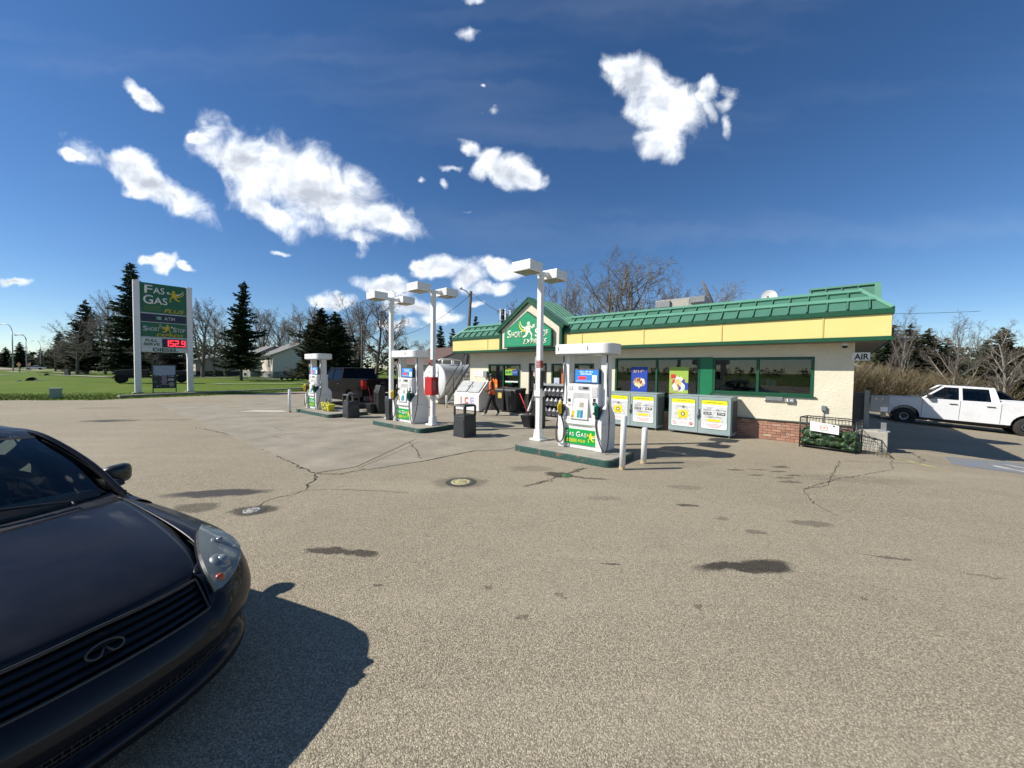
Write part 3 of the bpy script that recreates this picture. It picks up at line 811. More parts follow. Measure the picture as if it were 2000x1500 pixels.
# tray between the ribs: each sheet a piece of its own, very slightly uneven
rr = random.Random(5)
for k in range(len(ribs)-1):
    b, a = ribs[k], ribs[k+1]
    if a < DR+.02 and b > DL-.02: continue
    for s0, s1 in ((.012, .41), (.595, .85)):
        if not (ulim(s1)[0] < a and b < ulim(s1)[1]): continue
        mb = MB(); h0 = .006 + rr.random()*.006; h1 = .006 + rr.random()*.006
        mb.hexa([on_slope(a+.02, s0, 0), on_slope(b-.02, s0, 0), on_slope(b-.02, s1, 0), on_slope(a+.02, s1, 0)],
                [on_slope(a+.02, s0, h0), on_slope(b-.02, s0, h1), on_slope(b-.02, s1, h0), on_slope(a+.02, s1, h1)])
        sobj('roof_sheet', mb, M_green)
# hip caps
for sx, uu in ((1, OS), (-1, -LEN-OS)):
    mb = MB(); p0 = Vector((uu, -OV, ZM0+.01)); p1 = Vector((uu - sx*RUN, -OV+RUN, ZM1+.03))
    mb.tube([p0, p1], .055, 4, smooth=False); sobj('hip_cap', mb, M_green2)
mb = MB(); mb.box(-LEN-.02, .03, -.01, .22, ZM1+.0, ZM1+.05); sobj('ridge_cap', mb, M_green2)
# end slopes: ribs
for k in range(14):
    mb = MB(); y = .2 + k*.85; mb.hexa([(OS, y, ZM0), (OS, y+.03, ZM0), (OS-RUN, y+.03, ZM1), (OS-RUN, y, ZM1)], [(OS+.04, y, ZM0+.03), (OS+.04, y+.03, ZM0+.03), (OS-RUN+.04, y+.03, ZM1+.03), (OS-RUN+.04, y, ZM1+.03)])
    sobj('roof_rib', mb, M_green)
# rear mansard screen showing above the right end
PV = 3.2
mb = MB(); mb.hexa([(-1.12, PV-.0, 3.98), (.60, PV-.0, 3.98), (.60, PV+.6, 3.98), (-1.12, PV+.6, 3.98)], [(-1.12, PV+.16, 4.72), (.55, PV+.16, 4.72), (.55, PV+.6, 4.72), (-1.12, PV+.6, 4.72)]); sobj('roof_screen', mb, M_green)
mb = MB(); mb.box(-1.16, .59, PV+.10, PV+.62, 4.725, 4.78); sobj('ridge_cap', mb, M_green2)
for u in (-1.12, -.72, -.32, .08):
    mb = MB(); mb.hexa([(u-.015, PV-.055, 3.98), (u+.015, PV-.055, 3.98), (u+.015, PV, 3.98), (u-.015, PV, 3.98)], [(u-.015, PV+.105, 4.72), (u+.015, PV+.105, 4.72), (u+.015, PV+.158, 4.72), (u-.015, PV+.158, 4.72)]); sobj('roof_rib', mb, M_green)
mb = MB(); mb.hexa([(.46, PV-.07, 3.7), (.66, PV-.07, 3.7), (.66, PV+.6, 3.7), (.46, PV+.6, 3.7)], [(.46, PV+.09, 4.75), (.60, PV+.09, 4.75), (.60, PV+.6, 4.75), (.46, PV+.6, 4.75)]); sobj('corner_cap', mb, M_green2)

# gabled dormer over the door
YD = -.74
UC = (DL + DR) / 2
ZE, ZA = 3.66, 4.78                             # eave and apex heights of the gable face
prof = [(DL+.13, ZF0-.10+.12), (DR-.13, ZF0-.10+.12), (DR-.13, ZE), (UC, ZA-.10), (DL+.13, ZE)]
mb = MB(); mb.prism(prof, .6, 'y', YD+.012); sobj('gable_face', mb, M_stucco)
def gtrim(a, b, w, y0, y1, m=M_dgreen, name='gable_trim'):
    a = Vector((a[0], 0, a[1])); b = Vector((b[0], 0, b[1])); d = (b-a).normalized(); n = Vector((-d.z, 0, d.x)) * w
    mb = MB(); q = [a, b, b+n, a+n]
    mb.prism([(p.x, p.z) for p in q], y1-y0, 'y', y0); sobj(name, mb, m, bevel=.005, seg=1)
gtrim((DL+.13, ZF0-.098), (DL+.13, ZE+.03), .12, YD-.03, .2)
gtrim((DR-.13, ZE+.03), (DR-.13, ZF0-.098), .12, YD-.03, .2)
trim(DL+.01, DR-.01, YD-.026, YD+.55, ZF0-.10, ZF0+.02)
# roof planes of the dormer with overhang and ribs, running back over the mansard
for sgn in (-1, 1):
    e = Vector((UC + sgn*1.74, 0, ZE-.05)); a = Vector((UC, 0, ZA+.06)); 
    d = (a - e).normalized(); n = Vector((-d.z, 0, d.x)) * (.06 if sgn < 0 else -.06)
    if n.z < 0: n = -n
    mb = MB(); mb.prism([(e.x, e.z), (a.x, a.z), (a.x+n.x*0, a.z+abs(n.z)*1.2), (e.x+n.x, e.z+n.z)], 2.2, 'y', YD+.02); sobj('gable_roof', mb, M_green)
    dn = -n*1.9
    mb = MB(); mb.prism([(e.x, e.z), (a.x, a.z), (a.x+dn.x*0, a.z-.15), (e.x+dn.x, e.z+dn.z)], .10, 'y', YD-.10); sobj('gable_trim', mb, M_dgreen, bevel=.004, seg=1)
    mb = MB(); mb.prism([(e.x, e.z), (a.x, a.z), (a.x, a.z+abs(n.z)*1.25), (e.x+n.x*1.05, e.z+n.z*1.05)], .13, 'y', YD-.113); sobj('gable_trim', mb, M_dgreen)
    for k in range(1, 6):
        y = YD + .1 + k*.36
        mb = MB(); m2 = n * 1.0
        q = [e+m2, a+Vector((0, 0, abs(n.z)*1.2)), a+Vector((0, 0, abs(n.z)*1.2+.05)), e+m2*1.7]
        mb.prism([(p.x, p.z) for p in q], .03, 'y', y); sobj('roof_rib', mb, M_green2)
# valleys / side cheeks
for x in (DL+.0, DR-.12):
    mb = MB(); mb.box(x, x+.12, YD+.55, .35, 3.0, ZE+.02); sobj('cheek', mb, M_dgreen)

# windows and door
def frame(name, u0, u1, z0, z1, mulls=(), trans=(), w=.075, y0=-.012, y1=.10, parent=shop, m=M_dgreen, sill=True):
    mb = MB()
    mb.box(u0, u0+w, y0, y1, z0, z1); mb.box(u1-w, u1, y0, y1, z0, z1)
    mb.box(u0+w, u1-w, y0, y1, z1-w, z1); mb.box(u0+w, u1-w, y0, y1, z0, z0+w)
    for q in mulls: mb.box(q-.035, q+.035, y0+.004, y1-.004, z0+w, z1-w)
    for q in trans: mb.box(u0+w, u1-w, y0+.008, y1-.008, q-.03, q+.03)
    f = obj(name, mb, m, parent, bevel=.004, seg=1)
    cuts = [u0+w] + sorted(mulls) + [u1-w]; zc = [z0+w] + sorted(trans) + [z1-w]
    for a, b in zip(cuts, cuts[1:]):
        for c, d in zip(zc, zc[1:]):
            aa = a + (.036 if a in mulls else 0); bb = b - (.036 if b in mulls else 0)
            g = MB(); g.quad((aa, .04, c), (bb, .04, c), (bb, .04, d), (aa, .04, d)); obj('pane', g, M_glass, f, recalc=False)
    return f
frame('window', -13.03, -11.05, .62, 2.18, (-12.08,))
frame('window', -9.40, -7.43, .30, 2.20, (-8.42,))
f4 = frame('window', -6.56, -3.652, .58, 2.39, (-5.045,), (1.09,))
f5 = frame('window', -3.298, -.80, 1.28, 2.37, (-2.10,))
mb = MB(); mb.box(-3.65, -3.30, -.016, .15, .92, 2.39); sobj('green_panel', mb, plain('mid_green_panel', (.006, .15, .06), .4, var=.06))
mb = MB(); mb.box(-3.65, -3.30, -.01, .2, .58, .915); sobj('green_panel', mb, M_dgreen)
mb = MB(); mb.box(-3.36, -.74, -.045, -.013, 1.245, 1.282); sobj('window_sill', mb, M_dgreen)
# blinds half drawn in the right-hand windows
M_blind = plain('pale_blind', (.30, .31, .30), .6)
for a, b in ((-3.2, -2.16), (-2.04, -.9)):
    mb = MB()
    for k in range(2): mb.box(a, b, .13, .145, 1.36+k*.02, 1.372+k*.02)
    sobj('inner_ledge', mb, M_blind)
door = MB()
f = frame('door', -10.59, -9.63, .11, 2.22, (), (1.05,), w=.09, y0=.0, y1=.08, m=M_black)
mb = MB(); mb.tube([(-9.80, -.06, .95), (-9.80, -.06, 1.35)], .015, 8); mb.tube([(-9.80, -.06, .97), (-9.80, .01, .97)], .01, 6); mb.tube([(-9.80, -.06, 1.33), (-9.80, .01, 1.33)], .01, 6)
obj('handle', mb, M_chrome, f)
# drive-through tray, vent, meter, conduit
mb = MB(); mb.box(-1.88, -1.47, -.06, .0, 1.13, 1.24); mb.box(-1.91, -1.44, -.05, .0, 1.11, 1.13)
sobj('transaction_drawer', mb, M_grey, bevel=.006, seg=1)
mb = MB(); mb.box(-1.41, -1.20, -.07, .0, 1.09, 1.22); s_ = sobj('intercom_box', mb, M_grey, bevel=.008, seg=1)
mb = MB(); mb.box(-1.38, -1.35, -.075, -.071, 1.12, 1.2); mb.box(-1.3, -1.24, -.075, -.071, 1.14, 1.16); mb.box(-1.3, -1.24, -.075, -.071, 1.17, 1.185); obj('mark', mb, M_pw, s_)
mb = MB(); mb.box(-.62, -.52, -.08, .0, .92, 1.06); sobj('outlet_box', mb, M_grey, bevel=.006, seg=1)
mb = MB(); mb.tube([(-.57, -.03, .92), (-.58, -.03, .7), (-.56, -.03, .45)], .010, 6); sobj('conduit', mb, M_grey)
# brick base
mb = MB(); mb.box(-6.56, .03, -.022, -.002, -.35, .555); sobj('brick_bed', mb, M_mortar)
mb = MB(); mb.box(-3.3, .045, -.075, -.0, .556, .585); sobj('brick_ledge', mb, plain('green_grey_ledge', (.05, .07, .05), .6))
mb = MB(); mb.box(-3.65, -3.31, -.055, -.0, .556, .575); sobj('brick_ledge', mb, M_dgreen)
bl, bh, gap = .205, .066, .012
meshes = []
for k in range(4):
    q = MB(); q.box(-bl/2, bl/2, -.012, .012, 0, bh)
    me = q.mesh('brick')
    for v in me.vertices: v.co += Vector((rr.uniform(-.0025, .0025), rr.uniform(-.003, .003), rr.uniform(-.002, .002)))
    meshes.append(me)
cnt = 0
for row in range(8):
    z = .548 - (row+1)*(bh+gap) + gap
    u = .03 - (bl/2 if row % 2 else bl)/1.0 + (bl/2 if not row % 2 else 0)
    u = .025 - bl/2 - (0 if row % 2 else (bl+gap)/2)
    while u - bl/2 > -6.55:
        o = obj('brick', meshes[rr.randrange(4)], M_brick, shop, loc=(u, -.030 + rr.uniform(-.003, .003), z)); cnt += 1
        u -= bl + gap
# half bricks finishing the corner
for row in range(0, 8, 2):
    z = .548 - (row+1)*(bh+gap) + gap
    q = MB(); q.box(-.075, .025, -.042, -.018, z, z+bh); obj('brick', q, M_brick, shop); cnt += 1
# sidewalk in front of the shop's left part
mb = MB(); mb.box(-LEN+.1, -6.9, -.92, -.003, -.05, .10)
o = obj('sidewalk', mb, M_conc, None, bevel=.015); o.location = O3; o.rotation_euler = (0, 0, TH); o['kind'] = 'structure'

# rooftop machines
ac = thing('rooftop_unit', 'beige rooftop air unit on the flat roof behind the green ridge', 'air conditioner', W(-5.55, -4.3, 3.98), TH)
mb = MB(); mb.box(-1.0, 1.0, -.5, .5, .25, 1.05); obj('casing', mb, plain('beige_casing', (.30, .28, .24), .6), ac, bevel=.02)
mb = MB(); mb.box(-.95, -.35, -.62, -.503, .72, .98); obj('air_hood', mb, M_grey, ac); mb = MB(); mb.box(.45, 1.02, -.62, -.503, .8, 1.04); obj('air_hood', mb, M_grey, ac)
mb = MB(); mb.box(-.3, .4, -.52, -.501, .65, .98); obj('access_panel', mb, plain('pale_beige', (.36, .34, .29), .6), ac)
mb = MB(); mb.box(-.9, .9, -.4, .4, -.01, .26); obj('curb', mb, M_grey, ac)
dish = thing('satellite_dish', 'small white satellite dish above the green roof edge', 'satellite dish', W(-2.25, -3.0, 3.98), TH)
mb = MB(); mb.tube([(0, 0, 0), (0, 0, .55)], .025, 8); obj('mast', mb, M_grey, dish)
mb = MB()
for k in range(5):
    pass
rows = []
for k in range(7):
    r = .24*k/6
    rows.append([(r*math.cos(2*math.pi*j/20), -.10 - .0 + .9*r*r*-1 + .09, .60 + r*math.sin(2*math.pi*j/20)) for j in range(21)])
mb.grid(rows); obj('reflector', mb, M_white, dish, recalc=False)
mb = MB(); mb.tube([(0, 0, .45), (0, -.35, .55)], .01, 6); mb.box(-.03, .03, -.40, -.34, .53, .59); obj('feed_arm', mb, M_grey, dish)
for (u, h, q) in ((-13.66, 1.0, 'leftmost'), (-13.32, .95, 'middle'), (-12.99, .86, 'rightmost')):
    o = obj('vent_pipe', MB().tube([(0, 0, 0), (0, 0, h)], .035, 10).tube([(0, 0, h), (0, 0, h+.08)], .05, 10), M_white)
    tag(o, 'white fuel vent pipe above the roof left of the gable, %s of three' % q, 'vent pipe'); o.location = W(u, -1.5, 3.98)
# the AIR sign, camera dome
air = thing('air_sign', 'white AIR sign with black letters at the shop corner', 'sign', W(.03, .03, 2.36), TH)
mb = MB(); mb.box(-.09, .26, -.012, .012, -.10, .10); obj('board', mb, M_pw, air)
text(air, 'AIR', .10, -.005, .15, M_blk, y=-.0145, bold=.03, w=.28)
mb = MB(); mb.box(.0, .02, .013, .2, -.1, .1); obj('bracket', mb, M_grey, air)
dome = thing('security_camera', 'white dome security camera under the eave at the right corner', 'camera', W(-.20, .22, 2.72), TH)
mb = MB(); mb.lathe([(.001, -.0), (.07, -.0), (.075, -.04), (.075, -.09)], 18); obj('housing', mb, M_whitep, dome)
mb = MB(); mb.lathe([(.066, -.085), (.06, -.12), (.035, -.15), (.001, -.16)], 18); obj('lens_dome', mb, M_black, dome)

# ================================================================ signs and logos
def shape(parent, name, polys, m, x, z, s, y, t=.004, mir=1):
    mb = MB()
    for p in polys:
        q = [(x + px*s*mir, z + pz*s) for px, pz in p]
        mb.prism(q, t, 'y', y - t)
    return obj(name, mb, m, parent)
def circ(cx, cz, r, n=14): return [(cx + r*math.cos(2*math.pi*k/n), cz + r*math.sin(2*math.pi*k/n)) for k in range(n)]
def arcband(pts, w0, w1):
    P = [Vector(p) for p in pts]; L = []; R = []
    for k, p in enumerate(P):
        d = (P[min(k+1, len(P)-1)] - P[max(k-1, 0)]).normalized(); n = Vector((-d.y, d.x)); w = w0 + (w1-w0)*k/(len(P)-1)
        L.append(tuple(p + n*w/2)); R.append(tuple(p - n*w/2))
    return [[L[k], L[k+1], R[k+1], R[k]] for k in range(len(P)-1)]
def runner(parent, x, z, s, y, mbody, mswoosh, mwhite, mir=1):
    """running figure (head, body, legs, arm with a bag) trailing a swoosh; unit height 1"""
    body = [circ(.05, .42, .105),
            [(-.12, .30), (.16, .30), (.20, .12), (.10, -.10), (-.10, -.10), (-.16, .10)],
            [(.12, .27), (.32, .12), (.42, .20), (.38, .26), (.31, .21), (.16, .31)],
            [(.02, -.12), (.12, -.08), (.26, -.26), (.22, -.50), (.36, -.50), (.36, -.45), (.30, -.46), (.33, -.22), (.16, .02)],
            [(-.10, -.12), (.06, -.10), (-.10, -.32), (-.34, -.40), (-.40, -.30), (-.34, -.30), (-.18, -.24), (-.14, 0)],
            [(-.14, .26), (-.08, .30), (-.16, .10), (-.30, .02), (-.28, .10), (-.2, .16)]]
    shape(parent, 'running_figure', body, mbody, x, z, s, y, .005, mir)
    sw = [(-.62, .52), (-.60, .36), (-.50, .22), (-.36, .14), (-.18, .12)]
    sw2 = [(-.58, .58), (-.66, .44), (-.62, .26), (-.48, .10), (-.26, .0), (-.10, .02)]
    shape(parent, 'swoosh', arcband(sw2, .02, .11) , mswoosh, x, z, s, y, .004, mir)
    shape(parent, 'swoosh', arcband([(p[0]+.05, p[1]+.06) for p in sw], .02, .10), mwhite if mswoosh is not mwhite else mbody, x, z, s, y - .001, .004, mir)
    shape(parent, 'bag', [[(.34, .34), (.50, .36), (.48, .18), (.34, .16)]], mwhite, x, z, s, y, .005, mir)

# gable sign
gs = thing('shop_sign', 'green house-shaped SHORT STOP EXPRESS sign on the cream gable over the door', 'sign', W(UC, -YD + .012, 0), TH)
M_face = plain('sign_face_green', (.015, .27, .12), .4, var=.04)
mb = MB(); pr = [(-1.23, 2.86), (1.23, 2.86), (1.23, 3.53), (0, 4.32), (-1.23, 3.53)]
mb.prism(pr, .105, 'y', -.125); obj('sign_cabinet', mb, M_dgreen, gs, bevel=.008, seg=1)
mb = MB(); pr2 = [(-1.19, 2.90), (1.19, 2.90), (1.19, 3.51), (0, 4.275), (-1.19, 3.51)]
mb.prism(pr2, .006, 'y', -.132); obj('sign_face', mb, M_face, gs)
M_ivory = plain('ivory_lettering', (.80, .78, .62), .5, var=.02)
def fancy(parent, big, rest, x0, z, h, m, y, w, bold=.014, ext=.006):
    """large first letter and small capitals, like the shop's lettering; x0 left edge, w total width"""
    wb = w * (1.15 / (1.15 + len(rest) * .82))
    text(parent, big, x0 + wb/2, z + h*.5, h, m, y=y, bold=bold, w=wb*.96, ext=ext)
    text(parent, rest, x0 + wb + (w-wb)/2, z + h*.42, h*.78, m, y=y, bold=bold*.6, w=(w-wb)*.95, ext=ext)
fancy(gs, 'S', 'HORT', -1.04, 3.25, .33, M_ivory, -.134, .86)
fancy(gs, 'S', 'TOP', .42, 3.25, .33, M_ivory, -.134, .66)
runner(gs, .06, 3.52, .70, -.134, M_ivory, M_yel, M_ivory)
text(gs, 'EXPRESS', .42, 3.08, .20, M_ivory, y=-.135, bold=.012, shear=.35, w=1.20, ext=.008)
mb = MB()
for k in range(5): mb.box(-1.04, -.25 - .03*k, -.137, -.1325, 2.98+.05*k, 2.992+.05*k)
obj('speed_line', mb, plain('light_green_line', (.10, .42, .25), .5), gs)

# tall price sign at the roadside
SX0, SY0, SX1, SY1 = -25.10, 25.75, -23.35, 27.85
sang = math.atan2(SY1 - SY0, SX1 - SX0); SW = math.hypot(SX1-SX0, SY1-SY0)
zb = terr_z(SX0, SY0)
ps = thing('price_sign', 'tall roadside price sign with white posts, green panels and red digits', 'sign', (SX0, SY0, zb), sang)
for x in (0, SW):
    mb = MB(); mb.box(x-.16, x+.16, -.16, .16, -.3, 7.55 if x == 0 else 7.5); o = obj('post', mb, M_white, ps, bevel=.01)
    mb = MB(); mb.box(x-.28, x+.28, -.28, .28, -.3, .07); obj('footing', mb, M_conc, ps, bevel=.02)
M_pgrey = plain('panel_grey_white', (.55, .57, .55), .5, var=.03)
xl, xr = .18, SW - .18; xm = (xl+xr)/2; pw = xr-xl
def ppanel(z0, z1, m, nm='sign_panel'):
    mb = MB(); mb.box(xl, xr, -.13, .13, z0, z1); obj(nm, mb, m, ps, bevel=.008, seg=1)
ppanel(5.47, 7.45, M_sgreen); ppanel(4.86, 5.38, M_navy); ppanel(3.85, 4.80, M_sgreen); ppanel(2.80, 3.76, M_pgrey)
mb = MB(); mb.box(xl, xr, -.10, .10, 5.385, 5.465); mb.box(xl, xr, -.10, .10, 4.805, 4.855); mb.box(xl, xr, -.10, .10, 3.765, 3.845); obj('divider', mb, M_lgrey, ps)
Y = -.132
fancy(ps, 'F', 'AS', xl+.20, 6.76, .56, M_pw, Y, 1.04)
fancy(ps, 'G', 'AS', xl+.13, 6.04, .62, M_pw, Y, 1.26)
runner(ps, xl+1.74, 6.70, .78, Y, M_gold, M_gold, M_pw, -1)
text(ps, 'PLUS', xl+1.72, 5.68, .27, M_gold, y=Y, bold=.012, shear=.35, w=1.10, ext=.004)
mb = MB()
for k in range(6): mb.box(xl+.1+.02*k, xl+1.05, Y-.003, Y+.002, 5.6+.06*k, 5.615+.06*k)
obj('speed_line', mb, plain('gold_green_line', (.16, .22, .03), .5), ps)
text(ps, 'ATM', xm+.28, 5.12, .22, M_pgrey, y=Y, bold=.012, w=.58, ext=.003)
mb = MB(); mb.box(xm-.42, xm-.12, Y-.003, Y+.002, 4.99, 5.26); obj('bank_badge', mb, plain('badge_green', (.01, .17, .10), .5), ps)
text(ps, 'TD', xm-.27, 5.12, .17, M_pgrey, y=Y-.004, bold=.04, w=.22, ext=.002)
fancy(ps, 'S', 'HORT', xl+.10, 4.22, .34, M_pgrey, Y, .86)
fancy(ps, 'S', 'TOP', xl+1.62, 4.22, .34, M_pgrey, Y, .68)
runner(ps, xl+1.32, 4.40, .60, Y, M_gold, M_gold, M_pgrey, 1)
text(ps, 'EXPRESS', xl+1.48, 3.98, .19, M_gold, y=Y, bold=.012, shear=.3, w=1.45, ext=.004)
M_tg = plain('sign_dark_green_text', (.015, .09, .045), .5)
text(ps, 'FULL', xl+.52, 3.58, .19, M_tg, y=Y, bold=.035, w=.62, ext=.003)
text(ps, 'SERVE', xl+.52, 3.33, .19, M_tg, y=Y, bold=.035, w=.82, ext=.003)
text(ps, 'DIESEL', xm+.05, 2.96, .24, M_tg, y=Y, bold=.035, w=1.32, ext=.003)
mb = MB(); mb.box(xl, xr, Y-.003, Y+.002, 3.105, 3.12); obj('divider', mb, M_grey, ps)
mb = MB(); mb.box(xl+1.05, xr-.06, Y-.03, Y, 3.15, 3.73); obj('display', mb, M_navy, ps)
SEG = {'0': 'abcdef', '1': 'bc', '5': 'afgcd', '2': 'abged', '9': 'abcdfg'}
def seg7(parent, s, x, z, h, y, m, adv=None):
    w = h*.52; t = h*.13; adv = adv or w*1.32; r = []
    for ch in s:
        if ch == '.':
            mb = MB(); mb.box(x-t*.2, x+t*.8, y-.012, y, z, z+t); obj('digit_dot', mb, m, parent); x += t*1.5; continue
        if ch == '1':
            mb = MB(); mb.box(x+w-t, x+w, y-.012, y, z, z+h); obj('digit', mb, m, parent); x += adv; continue
        mb = MB(); L = SEG[ch]; g = t*.08
        if 'a' in L: mb.box(x+g, x+w-g, y-.012, y, z+h-t, z+h)
        if 'g' in L: mb.box(x+g, x+w-g, y-.012, y, z+h/2-t/2, z+h/2+t/2)
        if 'd' in L: mb.box(x+g, x+w-g, y-.012, y, z, z+t)
        e = t + g; mid = h/2
        if 'f' in L: mb.box(x, x+t, y-.010, y, mid+t/2+g, z*0+h-e if 0 else mid+h/2-e) if 0 else mb.box(x, x+t, y-.010, y, z+mid+t/2+g, z+h-e)
        if 'b' in L: mb.box(x+w-t, x+w, y-.010, y, z+mid+t/2+g, z+h-e)
        if 'e' in L: mb.box(x, x+t, y-.010, y, z+e, z+mid-t/2-g)
        if 'c' in L: mb.box(x+w-t, x+w, y-.010, y, z+e, z+mid-t/2-g)
        obj('digit', mb, m, parent); x += adv
seg7(ps, '152.9', xl+1.18, 3.22, .43, Y-.031, M_led, .265)

# board sign at its foot
def frame_img(parent, x0, x1, z0, z1, y, nm, m): return flat(parent, nm, x0, x1, z0, z1, m, y)
def mk_poster_landscape():
    t = NT('poster_mountain_print'); c = t.co('Generated')
    sx = t.new('ShaderNodeSeparateXYZ'); t.l.new(c, sx.inputs[0])
    n = t.noise(c, 6, 4, .6)
    edge = t.math('ADD', t.math('MULTIPLY', n, .25), .42)
    msk = t.ramp(t.math('SUBTRACT', sx.outputs[2], edge), -.02, .02)
    cc = t.mix(msk, (.02, .022, .026), (.30, .35, .44))
    n2 = t.ramp(t.noise(c, 11, 3), .55, .62, 0, .8)
    low = t.ramp(sx.outputs[2], .62, .5)
    cc = t.mix(t.math('MULTIPLY', n2, low), cc, (.35, .37, .42))
    t.set(col=cc, rough=.5); return t.m
af = thing('board_sign', 'black framed pavement board with a drinks advert under the price sign', 'sign', (-23.95, 26.45, terr_z(-24, 26.45)), sang + R_(2))
mb = MB(); 
for x in (-.62, .58): mb.box(x, x+.05, -.04, .04, -.05, 1.95)
mb.box(-.57, .58, -.03, .03, 1.86, 1.95); mb.box(-.57, .58, -.03, .03, .30, .40); obj('frame', mb, M_blackm, af)
flat(af, 'poster', -.569, .579, .401, 1.859, mk_poster_landscape(), -.005)
mb = MB(); mb.box(-.42, -.20, -.014, -.0095, .60, 1.12); obj('can_picture', mb, plain('can_dark_green', (.02, .035, .02), .5), af)
mb = MB(); mb.box(-.14, .10, -.014, -.0095, .55, 1.16); obj('can_picture', mb, plain('can_mauve', (.26, .17, .26), .5), af)
mb = MB(); mb.prism(circ(.36, .58, .15, 18), .005, 'y', -.0145); obj('badge', mb, plain('badge_beige', (.33, .29, .2), .5), af)
text(af, '3/8', .33, .90, .15, M_pw, y=-.010, bold=.012, w=.32)
text(af, 'ICE CAPP', .0, 1.66, .04, M_blk, y=-.010, w=.30)
mb = MB(); mb.box(-.6, .6, -.12, .25, -.03, .02); obj('foot', mb, M_blackm, af)

# ================================================================ posters inside the shop windows
def poster_base(name, label, u0, u1, z0, z1, m, y=.075):
    t = thing(name, label, 'poster', W(0, .045, 0), TH)
    mb = MB(); mb.box(u0, u1, y, y+.006, z0, z1); obj('sheet', mb, m, t)
    return t
def mk_spots(name, base, cols, scale, thr=.5, zlo=0., zhi=1.):
    t = NT(name); c = t.co('Generated')
    v = t.vor(c, scale, 'F1', 'Color'); s = t.new('ShaderNodeSeparateColor'); t.l.new(v, s.inputs[0])
    cr = t.new('ShaderNodeValToRGB'); cr.color_ramp.interpolation = 'CONSTANT'; t.l.new(s.outputs[0], cr.inputs[0])
    e = cr.color_ramp.elements; e[0].color = (*cols[0], 1); e[1].position = .999; e[1].color = (*cols[-1], 1)
    for k, q in enumerate(cols[1:]): x = e.new((k+1)/len(cols)); x.color = (*q, 1)
    sx = t.new('ShaderNodeSeparateXYZ'); t.l.new(c, sx.inputs[0])
    dx = t.math('ABSOLUTE', t.math('SUBTRACT', sx.outputs[0], .5)); dz = t.math('ABSOLUTE', t.math('SUBTRACT', sx.outputs[2], (zlo+zhi)/2))
    r = t.math('SQRT', t.math('ADD', t.math('POWER', t.math('MULTIPLY', dx, 2.2), 2.), t.math('POWER', t.math('MULTIPLY', dz, 2/(zhi-zlo)), 2.)))
    n = t.noise(c, 8, 2)
    msk = t.ramp(t.math('ADD', r, t.math('MULTIPLY', n, .4)), 1.05, 1.0)
    t.set(col=t.mix(msk, base, cr.outputs[0]), rough=.5); return t.m
p1 = poster_base('window_poster', 'royal blue food poster reading 2/11 in the left shop window', -5.95, -5.37, 1.16, 2.08,
    mk_spots('blue_food_print', (.012, .05, .36), [(.5, .35, .15), (.35, .05, .02), (.7, .6, .35), (.25, .08, .03), (.75, .72, .62)], 9, .5, .2, .62))
text(p1, '2/11', -5.73, 1.93, .10, M_gold, y=.070, bold=.02, w=.30)
text(p1, '99', -5.52, 1.955, .05, M_gold, y=.070, bold=.02, w=.07)
mb = MB(); mb.prism([(-5.74, 1.45), (-5.66, 1.31), (-5.58, 1.45), (-5.66, 1.52)], .004, 'y', .068); obj('cone_picture', mb, plain('waffle_cream', (.75, .62, .32), .5), p1)
p2 = poster_base('window_poster', 'lime green and white snack poster in the middle shop window', -4.62, -4.02, 1.16, 2.08,
    mk_spots('green_food_print', (.30, .45, .06), [(.7, .7, .6), (.55, .05, .10), (.7, .5, .2), (.02, .05, .3), (.75, .73, .68), (.3, .12, .05)], 6, .5, .05, .72))
mb = MB(); mb.box(-4.57, -4.42, .069, .0745, 1.70, 1.84); obj('red_badge', mb, M_pred, p2)
mb = MB(); mb.box(-4.12, -4.02, .069, .0745, 1.33, 1.56); obj('blue_box', mb, M_pblue, p2)
mb = MB(); mb.box(-4.62, -4.02, .069, .0745, 1.16, 1.22); obj('brown_band', mb, plain('print_brown', (.2, .10, .05), .5), p2)
# banner, hours and stickers in the left window
b1 = poster_base('lottery_banner', 'green and blue lottery sign with small figures hung in the left front window', -11.98, -11.55, 1.68, 1.93, plain('lotto_green', (.22, .48, .05), .5))
text(b1, '6/49', -11.77, 1.81, .11, M_blk, y=.070, bold=.012, w=.34)
b2 = poster_base('lottery_banner', 'small blue lottery sign beside the green one in the left front window', -11.53, -11.24, 1.68, 1.93, M_pblue)
text(b2, 'LOTTO', -11.385, 1.81, .06, M_pw, y=.070, w=.22)
b3 = poster_base('window_strip_sign', 'low white and green strip sign in the left front window', -11.98, -11.22, 1.36, 1.42, M_pw)
mb = MB(); mb.box(-11.98, -11.6, .069, .0745, 1.32, 1.35); obj('green_band', mb, M_pgreen, b3)
b4 = poster_base('window_poster', 'brown and gold arched sign high in the left front window', -11.85, -11.35, 1.94, 2.02, M_gold)
b5 = poster_base('window_poster', 'orange and white coffee poster in the window right of the door', -8.92, -8.50, 1.28, 2.02,
    mk_spots('orange_poster', (.55, .12, .03), [(.6, .15, .04), (.5, .08, .03), (.7, .6, .5), (.6, .3, .1)], 7, .5, .1, .8))
b6 = poster_base('window_poster', 'narrow white and blue notice left of the orange poster', -9.28, -9.02, 1.05, 1.62,
    mk_spots('notice_blue', (.5, .55, .62), [(.02, .08, .3), (.6, .6, .6), (.03, .1, .4)], 6, .5, .0, .7))
b7 = poster_base('window_poster', 'wide blue notice low in the window right of the door', -8.98, -8.52, .98, 1.24,
    mk_spots('notice_blue_wide', (.03, .14, .38), [(.5, .55, .6), (.02, .08, .3), (.03, .12, .4)], 5))
b8 = poster_base('window_poster', 'purple notice low on the shop door glass', -9.95, -9.75, 1.15, 1.42, plain('print_purple', (.25, .12, .35), .5), y=.06)
